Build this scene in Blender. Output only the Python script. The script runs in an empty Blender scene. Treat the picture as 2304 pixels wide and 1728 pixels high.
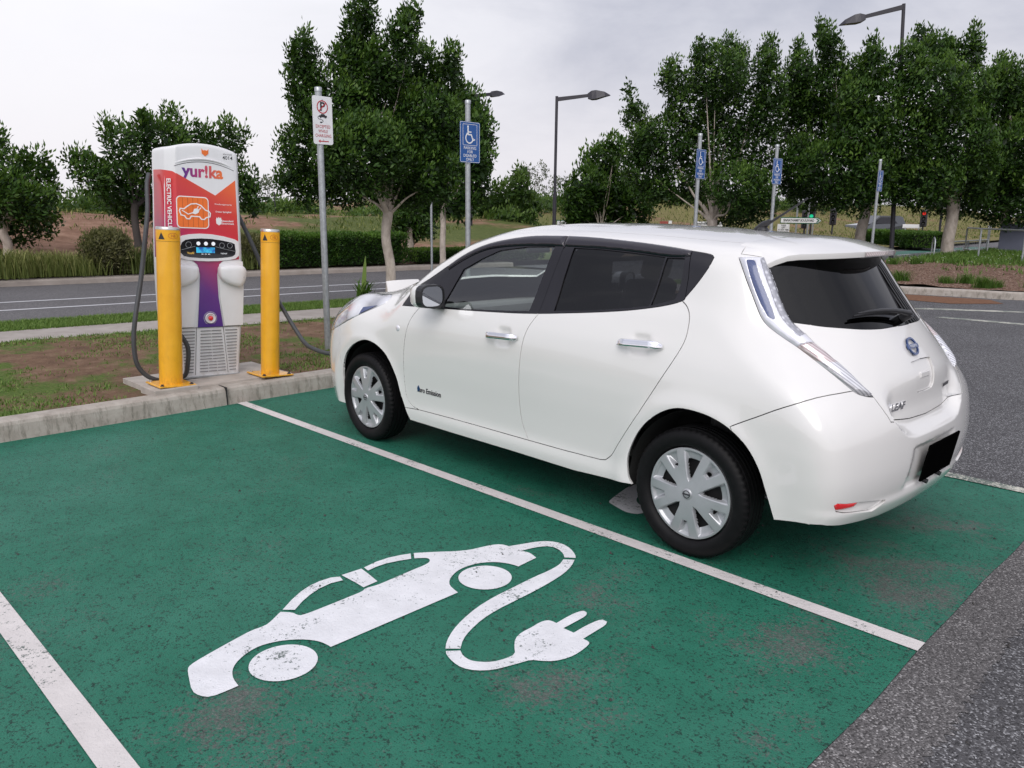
import bpy, bmesh, math, random
import numpy as np
from mathutils import Vector, Matrix, Euler
from mathutils.geometry import delaunay_2d_cdt, tessellate_polygon
R = math.radians; PI = math.pi
random.seed(7); rng = np.random.default_rng(7)
scn = bpy.context.scene
col = bpy.data.collections.new("scene"); scn.collection.children.link(col)
# ------------------------------------------------------------------ object helpers
def link(o, parent=None):
    col.objects.link(o)
    if parent is not None: o.parent = parent
    return o
def tag(o, label=None, cat=None, group=None, kind=None):
    if label: o['label'] = label
    if cat: o['category'] = cat
    if group: o['group'] = group
    if kind: o['kind'] = kind
    return o
def empty(name, label, cat, loc=(0, 0, 0), rot=(0, 0, 0), group=None):
    o = bpy.data.objects.new(name, None); o.empty_display_size = .1
    o.location = loc; o.rotation_euler = rot; link(o); return tag(o, label, cat, group)
def mk(name, verts, faces, mat, parent=None, smooth=False, normals=None, attr=None):
    me = bpy.data.meshes.new(name)
    if isinstance(verts, np.ndarray): verts = verts.tolist()
    me.from_pydata(verts, [], faces)
    mats = mat if isinstance(mat, (list, tuple)) else [mat]
    for m in mats: me.materials.append(m)
    me.polygons.foreach_set('use_smooth', [bool(smooth)] * len(me.polygons))
    if normals is not None: me.normals_split_custom_set(normals)
    me.update()
    o = bpy.data.objects.new(name, me); return link(o, parent)
class MB:                                                   # mesh builder: many shapes, one object
    def __init__(s): s.v = []; s.f = []; s.m = []; s.sm = []; s.mi = 0; s.s = False
    def add(s, V, F, smooth=None):
        n = len(s.v); s.v += [tuple(map(float, q)) for q in V]; s.f += [tuple(i + n for i in f) for f in F]
        s.m += [s.mi] * len(F); s.sm += [s.s if smooth is None else smooth] * len(F); return s
    def box(s, c, d, rot=None, bev=0):
        x, y, z = (a / 2 for a in d)
        if bev > 0:
            b = bmesh.new(); bmesh.ops.create_cube(b, size=1); bmesh.ops.scale(b, vec=d, verts=b.verts)
            bmesh.ops.bevel(b, geom=b.edges[:], offset=bev, segments=2, affect='EDGES', profile=.5)
            b.verts.index_update(); V = [v.co.copy() for v in b.verts]; F = [[v.index for v in f.verts] for f in b.faces]; b.free()
        else:
            V = [Vector((i, j, k)) for i in (-x, x) for j in (-y, y) for k in (-z, z)]
            F = [(0, 1, 3, 2), (4, 6, 7, 5), (0, 4, 5, 1), (2, 3, 7, 6), (0, 2, 6, 4), (1, 5, 7, 3)]
        M = (Euler(rot).to_matrix() if rot is not None and not isinstance(rot, Matrix) else (rot or Matrix.Identity(3)))
        return s.add([M @ v + Vector(c) for v in V], F, False)
    def tube(s, pts, r, n=10, cap=True, smooth=True):
        P = [Vector(p) for p in pts]; rr = r if isinstance(r, (list, tuple)) else [r] * len(P)
        V = []; F = []; up = None
        for i, p in enumerate(P):
            t = (P[min(i + 1, len(P) - 1)] - P[max(i - 1, 0)]).normalized()
            if up is None: up = t.orthogonal().normalized()
            up = (up - t * up.dot(t)); up = up.normalized() if up.length > 1e-6 else t.orthogonal().normalized()
            b = t.cross(up)
            V += [p + (up * math.cos(2 * PI * k / n) + b * math.sin(2 * PI * k / n)) * rr[i] for k in range(n)]
        for i in range(len(P) - 1):
            for k in range(n):
                a = i * n + k; c = i * n + (k + 1) % n; F.append((a, c, c + n, a + n))
        s.add(V, F, smooth)
        if cap: s.add(V[:n], [tuple(range(n - 1, -1, -1))], False); s.add(V[-n:], [tuple(range(n))], False)
        return s
    def lathe(s, prof, c=(0, 0, 0), n=32, rot=None, smooth=True):
        M = Euler(rot).to_matrix() if rot is not None else Matrix.Identity(3); V = []; F = []
        for r_, z in prof: V += [M @ Vector((r_ * math.cos(2 * PI * k / n), r_ * math.sin(2 * PI * k / n), z)) + Vector(c) for k in range(n)]
        for i in range(len(prof) - 1):
            for k in range(n):
                a = i * n + k; b = i * n + (k + 1) % n; F.append((a, b, b + n, a + n))
        return s.add(V, F, smooth)
    def prism(s, poly, z0, z1, M=None, top_only=False):     # polygon in local xy, extruded z0..z1
        n = len(poly); M = M or Matrix.Identity(4)
        tri = tessellate_polygon([[Vector((p[0], p[1], 0)) for p in poly]])
        A = sum(poly[i][0] * poly[(i + 1) % n][1] - poly[(i + 1) % n][0] * poly[i][1] for i in range(n))
        F = []
        for t in tri:
            a, b, c = (Vector((*poly[i][:2], 0)) for i in t)
            F.append(tuple(t) if (b - a).cross(c - a).z > 0 else tuple(reversed(t)))
        V = [M @ Vector((p[0], p[1], z1)) for p in poly]
        s.add(V, F, False)
        if not top_only:
            V2 = V + [M @ Vector((p[0], p[1], z0)) for p in poly]
            s.add(V2, [((i, i + n, (i + 1) % n + n, (i + 1) % n) if A > 0 else ((i + 1) % n, (i + 1) % n + n, i + n, i)) for i in range(n)], False)
            s.add(V2[n:], [tuple(reversed(f)) for f in F], False)
        return s
    def build(s, name, mat, parent=None):
        me = bpy.data.meshes.new(name); me.from_pydata(s.v, [], s.f)
        for m in (mat if isinstance(mat, (list, tuple)) else [mat]): me.materials.append(m)
        me.polygons.foreach_set('material_index', s.m); me.polygons.foreach_set('use_smooth', s.sm); me.update()
        return link(bpy.data.objects.new(name, me), parent)
def copy_tree(o, parent=None):
    c = o.copy(); col.objects.link(c)
    if parent is not None: c.parent = parent
    for ch in list(o.children): copy_tree(ch, c)
    return c
def catmull(P, n=4, closed=False):
    P = [np.array(p, float) for p in P]; out = []; m = len(P)
    for i in range(m if closed else m - 1):
        a = P[(i - 1) % m] if closed or i > 0 else 2 * P[0] - P[1]; b = P[i]; c = P[(i + 1) % m]
        d = P[(i + 2) % m] if closed or i < m - 2 else 2 * P[-1] - P[-2]
        for k in range(n):
            t = k / n; out.append(.5 * (2 * b + (c - a) * t + (2 * a - 5 * b + 4 * c - d) * t * t + (3 * b - a - 3 * c + d) * t ** 3))
    if not closed: out.append(P[-1])
    return out
def text(s, size, mat, parent, M, name='lettering', bold=0.0, shear=0, depth=.0006, align='CENTER', xs=1.0, spacing=1.0, line=1.0):
    c = bpy.data.curves.new('txt', 'FONT'); c.body = s; c.size = size; c.offset = bold; c.shear = shear; c.extrude = depth
    c.align_x = align; c.align_y = 'CENTER'; c.space_character = spacing; c.space_line = line; c.resolution_u = 3
    o = bpy.data.objects.new('txt', c); scn.collection.objects.link(o)
    dg = bpy.context.evaluated_depsgraph_get(); me = bpy.data.meshes.new_from_object(o.evaluated_get(dg))
    me.transform(Matrix.Diagonal((xs, 1, 1, 1))); me.transform(M); me.materials.clear(); me.materials.append(mat); me.name = name
    bpy.data.objects.remove(o); bpy.data.curves.remove(c)
    return link(bpy.data.objects.new(name, me), parent)
def frame(o, x, y):                                          # matrix with origin o, local x and y directions
    x = Vector(x).normalized(); y = Vector(y); y = (y - x * y.dot(x)).normalized(); z = x.cross(y)
    M = Matrix((x, y, z)).transposed().to_4x4(); M.translation = Vector(o); return M
# ------------------------------------------------------------------ materials
class NT:
    def __init__(s, name):
        s.m = bpy.data.materials.new(name); s.m.use_nodes = True; s.t = s.m.node_tree; s.t.nodes.clear()
        s.out = s.n('ShaderNodeOutputMaterial')
    def n(s, typ, **kw):
        nd = s.t.nodes.new(typ)
        for k, v in kw.items():
            if k in nd.inputs.keys(): s.set(nd.inputs[k], v)
            else: setattr(nd, k, v)
        return nd
    def set(s, i, v):
        if isinstance(v, bpy.types.NodeSocket): s.t.links.new(v, i)
        elif isinstance(v, bpy.types.Node): s.t.links.new(v.outputs[0], i)
        else: i.default_value = (*v, 1) if isinstance(v, (tuple, list)) and len(v) == 3 and i.type == 'RGBA' else v
    def coord(s, kind='Object', scale=(1, 1, 1), rot=(0, 0, 0)):
        tc = s.n('ShaderNodeTexCoord'); mp = s.n('ShaderNodeMapping'); s.set(mp.inputs['Vector'], tc.outputs[kind])
        mp.inputs['Scale'].default_value = scale; mp.inputs['Rotation'].default_value = rot; return mp.outputs[0]
    def noise(s, scale, detail=4, rough=.55, vec=None, dist=0):
        nd = s.n('ShaderNodeTexNoise'); nd.inputs['Scale'].default_value = scale; nd.inputs['Detail'].default_value = detail
        nd.inputs['Roughness'].default_value = rough; nd.inputs['Distortion'].default_value = dist
        s.set(nd.inputs['Vector'], vec if vec is not None else s.coord()); return nd.outputs['Fac']
    def voro(s, scale, vec=None, feature='F1', out='Distance', rnd=1):
        nd = s.n('ShaderNodeTexVoronoi'); nd.feature = feature; nd.inputs['Scale'].default_value = scale; nd.inputs['Randomness'].default_value = rnd
        s.set(nd.inputs['Vector'], vec if vec is not None else s.coord()); return nd.outputs[out]
    def ramp(s, fac, stops):
        nd = s.n('ShaderNodeValToRGB'); cr = nd.color_ramp
        while len(cr.elements) > 1: cr.elements.remove(cr.elements[-1])
        cr.elements[0].position = stops[0][0]; c = stops[0][1]; cr.elements[0].color = (*c, 1) if isinstance(c, tuple) else (c, c, c, 1)
        for p, c in stops[1:]:
            e = cr.elements.new(p); e.color = (*c, 1) if isinstance(c, tuple) else (c, c, c, 1)
        s.set(nd.inputs[0], fac); return nd.outputs[0]
    def mix(s, f, a, b, mode='MIX'):
        nd = s.n('ShaderNodeMix'); nd.data_type = 'RGBA'; nd.blend_type = mode
        s.set(nd.inputs[0], f); s.set(nd.inputs[6], a); s.set(nd.inputs[7], b); return nd.outputs[2]
    def math(s, op, a, b=0.0, c=0.0):
        nd = s.n('ShaderNodeMath'); nd.operation = op; s.set(nd.inputs[0], a); s.set(nd.inputs[1], b); s.set(nd.inputs[2], c); return nd.outputs[0]
    def bump(s, h, dist=.01, strength=1.0, normal=None):
        nd = s.n('ShaderNodeBump'); nd.inputs['Distance'].default_value = dist; nd.inputs['Strength'].default_value = strength
        s.set(nd.inputs['Height'], h)
        if normal is not None: s.set(nd.inputs['Normal'], normal)
        return nd.outputs[0]
    def pbr(s, color, rough=.5, metal=0, normal=None, coat=0, spec=.5, trans=0, emis=None, es=1, alpha=None, coatr=.03, ior=None, sheen=0):
        b = s.n('ShaderNodeBsdfPrincipled'); s.set(b.inputs['Base Color'], color); s.set(b.inputs['Roughness'], rough); s.set(b.inputs['Metallic'], metal)
        s.set(b.inputs['Specular IOR Level'], spec); b.inputs['Coat Weight'].default_value = coat; b.inputs['Coat Roughness'].default_value = coatr
        b.inputs['Transmission Weight'].default_value = trans
        if ior: b.inputs['IOR'].default_value = ior
        if sheen: b.inputs['Sheen Weight'].default_value = sheen
        if normal is not None: s.set(b.inputs['Normal'], normal)
        if emis is not None: s.set(b.inputs['Emission Color'], emis); b.inputs['Emission Strength'].default_value = es
        if alpha is not None: s.set(b.inputs['Alpha'], alpha)
        s.set(s.out.inputs[0], b.outputs[0]); return s.m
def plain(name, c, rough=.5, metal=0, coat=0, vary=.06, scale=12, bump=0, spec=.5, **kw):     # simple paint/plastic with slight unevenness
    t = NT(name); f = t.noise(scale, 4)
    lo = tuple(max(0, a * (1 - vary)) for a in c); hi = tuple(min(1, a * (1 + vary)) for a in c)
    colr = t.ramp(f, [(.3, lo), (.7, hi)])
    nr = t.bump(t.noise(scale * 6, 3), .001, bump) if bump else None
    return t.pbr(colr, rough, metal, nr, coat, spec, **kw)
def glass(name, tint, ior=1.5, rough=0.0, refl=1.0):       # thin tinted pane: clear transmission plus mirror reflection by Fresnel
    t = NT(name); tr = t.n('ShaderNodeBsdfTransparent', Color=tint); gl = t.n('ShaderNodeBsdfGlossy', Roughness=rough)
    gl.inputs['Color'].default_value = (refl, refl, refl, 1)
    r0 = ((ior - 1) / (ior + 1)) ** 2; lw = t.n('ShaderNodeLayerWeight'); lw.inputs['Blend'].default_value = .5
    fz = t.math('MULTIPLY_ADD', t.math('POWER', lw.outputs['Facing'], 5.), 1 - r0, r0); mx = t.n('ShaderNodeMixShader'); t.set(mx.inputs[0], fz); t.set(mx.inputs[1], tr.outputs[0]); t.set(mx.inputs[2], gl.outputs[0])
    t.set(t.out.inputs[0], mx.outputs[0]); return t.m
M = {}
M['black_plastic'] = plain('black_plastic', (.018, .018, .02), .38, bump=.15)
M['rubber'] = plain('rubber', (.0040, .0038, .0044), .55, vary=.3, scale=30, bump=.3, spec=.20)
M['galv'] = plain('galvanised_steel', (.40, .42, .43), .42, .75, vary=.16, scale=25)
M['dark_metal'] = plain('dark_painted_metal', (.028, .026, .034), .45)
M['chrome'] = plain('chrome', (.82, .82, .84), .06, 1, vary=.02)
M['white_plastic'] = plain('white_plastic', (.74, .74, .75), .32, coat=.3, vary=.03, scale=4)
M['black_print'] = plain('black_print', (.02, .02, .022), .5)
M['white_print'] = plain('white_print', (.78, .78, .78), .5)
M['red_print'] = plain('red_print', (.42, .02, .03), .5)

# ------------------------------------------------------------------ car body surface (smooth implicit shape, half, y>=0)
def _blur1(a, s):
    n = int(s * 3) + 1
    k = np.exp(-0.5 * (np.arange(-n, n + 1) / s) ** 2); k /= k.sum()
    p = np.concatenate([2 * a[0] - a[n:0:-1], a, 2 * a[-1] - a[-2:-n - 2:-1]])
    return np.convolve(p, k, mode='valid')
class Curve:                                       # smoothed 1-D profile through a few measured points
    def __init__(s, pts, sig=0.03):
        p = np.array(sorted(pts)); s.h = 0.005
        s.x0 = p[0, 0]; s.x = np.arange(p[0, 0], p[-1, 0] + s.h, s.h)
        s.v = _blur1(np.interp(s.x, p[:, 0], p[:, 1]), sig / s.h)
    def __call__(s, x):
        return np.interp(x, s.x, s.v)
class Table:                                       # smoothed 2-D table, rows at x, columns at z
    def __init__(s, xs, zs, T, sx=0.10, sz=0.022):
        s.hx, s.hz = 0.02, 0.01
        s.x = np.arange(xs[0], xs[-1] + 1e-6, s.hx); s.z = np.arange(zs[0], zs[-1] + 1e-6, s.hz)
        T = np.array(T, float)
        A = np.array([np.interp(s.z, zs, r) for r in T])
        A = np.array([np.interp(s.x, xs, A[:, j]) for j in range(len(s.z))]).T
        A = np.array([_blur1(A[:, j], sx / s.hx) for j in range(len(s.z))]).T
        s.A = np.array([_blur1(r, sz / s.hz) for r in A])
    def __call__(s, x, z):
        u = np.clip((x - s.x[0]) / s.hx, 1, len(s.x) - 3.001); v = np.clip((z - s.z[0]) / s.hz, 1, len(s.z) - 3.001)
        i = u.astype(int); j = v.astype(int); a = u - i; b = v - j
        def w(t):
            return (-.5 * t + t * t - .5 * t ** 3, 1 - 2.5 * t * t + 1.5 * t ** 3, .5 * t + 2 * t * t - 1.5 * t ** 3, -.5 * t * t + .5 * t ** 3)
        wa, wb = w(a), w(b); r = 0
        for m in range(4):
            for n in range(4):
                r = r + wa[m] * wb[n] * s.A[i + m - 1, j + n - 1]
        return r
def smax(a, b, r):
    h = np.maximum(r - np.abs(a - b), 0) / r
    return np.maximum(a, b) + h ** 3 * r / 6
def sstep(a, b, x):
    t = np.clip((x - a) / (b - a), 0, 1); return t * t * (3 - 2 * t)
#  half width of the body side: rows = stations along the car, columns = heights
_sz = [.10, .24, .30, .345, .375, .50, .62, .74, .85, .92, .98, 1.03, 1.08, 1.14, 1.22, 1.30, 1.38, 1.46, 1.56, 1.7]
_sx = [-1.0, -.6, -.3, 0.0, .35, .8, 1.2, 1.7, 2.1, 2.45, 2.8, 3.2, 3.8]
_st = [
 [.80, .80, .800, .805, .81, .825, .835, .835, .82, .80, .775, .75, .73, .71, .69, .67, .65, .62, .58, .50],
 [.84, .84, .840, .845, .85, .865, .872, .870, .855, .835, .81, .79, .77, .75, .725, .70, .675, .64, .59, .50],
 [.86, .86, .862, .866, .87, .880, .886, .884, .870, .850, .825, .80, .78, .758, .73, .705, .68, .645, .60, .51],
 [.865,.865,.870, .872, .875,.882, .887, .886, .876, .860, .840, .82, .80, .775, .738, .71, .683, .65, .605, .52],
 [.845,.855,.866, .862, .858,.868, .880, .886, .882, .872, .858, .840, .820, .796, .748, .715, .688, .655, .61, .52],
 [.84, .850,.864, .856, .850,.862, .876, .885, .885, .878, .865, .847, .825, .790, .752, .720, .690, .657, .61, .52],
 [.84, .850,.864, .855, .849,.860, .874, .884, .885, .878, .863, .843, .815, .785, .750, .718, .688, .655, .61, .52],
 [.84, .850,.864, .855, .850,.860, .874, .882, .882, .874, .858, .836, .808, .780, .745, .712, .682, .650, .60, .51],
 [.845,.855,.864, .858, .855,.862, .873, .880, .878, .868, .850, .828, .802, .775, .740, .705, .675, .640, .59, .50],
 [.855,.86, .865, .865, .865,.870, .876, .880, .876, .864, .846, .824, .800, .772, .735, .700, .670, .63, .58, .49],
 [.855,.86, .865, .868, .870,.876, .880, .878, .868, .852, .832, .812, .790, .765, .73, .695, .66, .62, .57, .48],
 [.840,.845,.850, .855, .858,.862, .858, .845, .815, .79, .775, .784, .765, .745, .715, .685, .65, .61, .56, .48],
 [.79, .79, .795, .80, .80, .80, .80, .79, .775, .76, .745, .73, .715, .70, .68, .65, .62, .58, .54, .47]]
Ys = Table(_sx, _sz, _st)
Ztop = Curve([(-1.2, 1.30), (-.7, 1.425), (-.46, 1.460), (-.2, 1.50), (.1, 1.526), (.5, 1.548), (.9, 1.557), (1.3, 1.556), (1.6, 1.540), (1.85, 1.494),
              (2.1, 1.405), (2.35, 1.300), (2.6, 1.185), (2.78, 1.10), (2.95, 1.045), (3.15, .990), (3.35, .915), (3.5, .845), (3.62, .76), (3.72, .66), (3.9, .45)], .04)
Zcr = Curve([(-1.2, .16), (1.6, .13), (2.1, .22), (2.45, .33), (2.65, .25), (2.9, .10), (3.3, .12), (3.9, .20)], .08)
Xr0 = Curve([(.1, -.66), (.24, -.70), (.30, -.725), (.37, -.762), (.45, -.780), (.52, -.787), (.60, -.785), (.68, -.777), (.76, -.76), (.84, -.728), (.92, -.690),
             (1.0, -.650), (1.07, -.606), (1.12, -.568), (1.2, -.508), (1.3, -.435), (1.4, -.365), (1.5, -.29), (1.8, -.07)], .025)
XrA = Curve([(.1, .17), (.5, .17), (.72, .19), (.82, .24), (.92, .36), (.98, .46), (1.06, .60), (1.14, .68), (1.3, .72), (1.42, .74), (1.8, .75)], .03)
Xf0 = Curve([(.1, 3.55), (.22, 3.60), (.35, 3.64), (.5, 3.66), (.62, 3.655), (.75, 3.62), (.9, 3.55), (1.1, 3.5), (1.8, 3.5)], .03)
def hatch_low(y):                                   # lower outline of the tailgate, seen from behind
    return .700 + .136 * np.clip(np.abs(y) / .445, 0, 1.1) ** 6
def bodyf(P):
    x, y, z = P[..., 0], np.abs(P[..., 1]), P[..., 2]
    side = y - Ys(x, z)
    top = z - (Ztop(x) - Zcr(x) * y ** 2 * (1 + .6 * y ** 2))
    rr = x * 0 + Xr0(z) + XrA(z) * y ** 2.5
    #   the tailgate sits a little in from the bumper
    zl = hatch_low(y)
    led = sstep(-.062, -.008, z - zl) * (1 - sstep(.34, .47, y)) * (1 - sstep(.74, .92, z))
    rear = (rr + .050 * led) - x
    ay = np.abs(y)
    rear = rear + .012 * (1 - sstep(.235, .30, ay + .25 * (z - .5))) * sstep(.395, .425, z) * (1 - sstep(.585, .605, z)) * (x < -.4)
    rear = rear - .012 * np.exp(-((z - .34) / .05) ** 4) * (x < -.4)
    front = x - (Xf0(z) - .58 * y ** 2.6)
    r1 = .17 + .10 * sstep(.75, 1.2, z)
    f = smax(side, rear, r1)
    f = smax(f, front, .34)
    rt = .10 + .10 * sstep(2.3, 2.9, x) + .02 * sstep(.2, -.4, x)
    f = smax(f, top, rt)
    # wheel-arch flares
    for cx in (0.0, 2.7):
        d = np.hypot(x - cx, z - .335)
        f = f - .012 * np.exp(-((d - .40) / .055) ** 2) * (y > .4)
    for hx0, hz0 in ((1.268, .921), (.325, .988)):      # finger bowls behind the door handles
        f = f + .016 * np.exp(-((x - hx0) / .052) ** 4 - ((z - hz0) / .047) ** 4) * (y > .4)
    # headlamp bulge along the front wing
    hx = (x - 3.0) / .34; hc = (y - (.66 - .14 * (x - 3.0)))
    f = f - .034 * np.exp(-hx ** 2 * 1.1) * np.exp(-(hc / .12) ** 2) * sstep(.72, .86, z)
    return f
def bodyn(P, h=.004):
    g = np.stack([bodyf(P + np.eye(3)[k] * h) - bodyf(P - np.eye(3)[k] * h) for k in range(3)], -1)
    return g / np.linalg.norm(g, axis=-1, keepdims=True)
# ray family that parametrises the half body: u from nose centre round the side to tail centre, v from the sill up to the roof spine
def ray_uv(u, v):
    th = np.interp(u, [0, .06, .22, .74, .92, 1], np.radians([0, 40, 90, 90, 142, 180]))
    ox = np.interp(u, [0, .22, .74, 1], [2.55, 2.55, .25, .25])
    xs = np.interp(u, [0, .22, .74, 1], [2.9, 2.45, .15, -.2])
    t = np.clip((v - .4) / .6, 0, 1); ph = t * np.pi / 2
    oz = .17 + np.clip(v / .4, 0, 1) * .48
    ox = ox + (xs - ox) * t * t
    O = np.stack([ox, ox * 0, oz], -1)
    D = np.stack([np.cos(th) * np.cos(ph), np.sin(th) * np.cos(ph), np.sin(ph)], -1)
    return O, D
def surf(u, v):
    u = np.asarray(u, float); v = np.asarray(v, float)
    O, D = ray_uv(u, v)
    lo = np.zeros(u.shape); hi = np.full(u.shape, 1.9)
    for _ in range(26):
        m = (lo + hi) / 2; ins = bodyf(O + D * m[..., None]) < 0
        lo = np.where(ins, m, lo); hi = np.where(ins, hi, m)
    return O + D * ((lo + hi) / 2)[..., None]

# ------------------------------------------------------------------ the white hatchback
t = NT('pearl_white_paint')
M['paint'] = t.pbr(t.ramp(t.noise(1.3, 2), [(.3, (.705, .693, .670)), (.7, (.725, .712, .690))]), .26, 0, None, 1.0, .5, coatr=.02)
M['gap'] = plain('shut_line_dark', (.012, .012, .012), .8)
M['trim_black'] = plain('gloss_black_trim', (.008, .007, .010), .16, vary=.1, bump=.02)
M['visor'] = plain('smoked_visor_acrylic', (.012, .009, .015), .10, coat=.4)
M['glass_front'] = glass('tinted_front_glass', (.84, .93, .89), 2.0)
M['glass_dark'] = glass('privacy_glass', (.14, .14, .16), 1.5)
M['glass_rear'] = glass('rear_privacy_glass', (.025, .025, .032), 1.42)
M['glass_screen'] = glass('windscreen_glass', (.90, .95, .92), 1.5)
M['interior'] = plain('interior_fabric', (.075, .073, .072), .9, vary=.2, scale=40, bump=.2)
M['dash'] = plain('dashboard_plastic', (.16, .155, .15), .8)
M['interior_light'] = plain('interior_headlining', (.32, .31, .29), .9)
M['liner'] = plain('wheel_arch_liner', (.016, .016, .016), .85, vary=.4, scale=8, bump=.4)
t = NT('lamp_silver'); M['lamp_white'] = t.pbr(t.ramp(t.noise(9, 2), [(.35, (.66, .66, .72)), (.65, (.80, .80, .84))]), .12, .25, None, 1)
t = NT('lamp_blue'); v = t.voro(150, rnd=0); M['lamp_blue'] = t.pbr(t.ramp(v, [(.0, (.06, .09, .23)), (.6, (.025, .045, .14))]), .35, .1, None, 1)
t = NT('lamp_led'); v = t.voro(42, rnd=.35); M['lamp_led'] = t.pbr(t.ramp(v, [(.0, (.9, .9, .92)), (.25, (.60, .60, .63)), (.5, (.36, .36, .39))]), .15, .5, t.bump(v, .002, .6), 1)
t = NT('lamp_ribbed'); wv = t.n('ShaderNodeTexWave'); wv.inputs['Scale'].default_value = 28; wv.inputs['Distortion'].default_value = .4; wv.bands_direction = 'DIAGONAL'
t.set(wv.inputs['Vector'], t.coord('Object', (1, .5, 1)))
dv_ = t.n('ShaderNodeVectorMath', operation='DOT_PRODUCT'); t.set(dv_.inputs[0], t.coord()); dv_.inputs[1].default_value = (-.27, -.59, .75)
rib = t.math('SINE', t.math('MULTIPLY', dv_.outputs['Value'], 520.)); rib = t.math('MULTIPLY_ADD', rib, .5, .5)
c0 = t.ramp(rib, [(.0, (.40, .40, .42)), (.5, (.64, .64, .67)), (1, (.80, .80, .82))])
gx = t.n('ShaderNodeSeparateXYZ'); t.set(gx.inputs[0], t.coord()); am = t.ramp(gx.outputs['Z'], [(.93, 0.), (1.00, .0), (1.02, .35), (1.2, .30)])
M['lamp_ribbed'] = t.pbr(t.mix(am, c0, (.45, .16, .08)), .12, .45, t.bump(rib, .001, .3), 1)
t = NT('headlamp'); v = t.voro(6, rnd=.9); M['headlamp'] = t.pbr(t.ramp(v, [(.1, (.88, .88, .90)), (.4, (.72, .72, .75)), (.7, (.40, .40, .43))]), .12, .4, t.bump(v, .03, .6), 1)
M['wheel_silver'] = plain('wheel_cover_silver', (.43, .44, .455), .30, .45, vary=.05, bump=.05)
M['reflector'] = plain('red_reflector', (.60, .015, .02), .18, coat=.8, emis=(.5, .01, .01), es=.12)
M['plate_black'] = plain('plate_black', (.002, .002, .002), .9, spec=0)
M['badge_blue'] = plain('badge_blue', (.03, .07, .22), .1, .5, coat=1)

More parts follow.
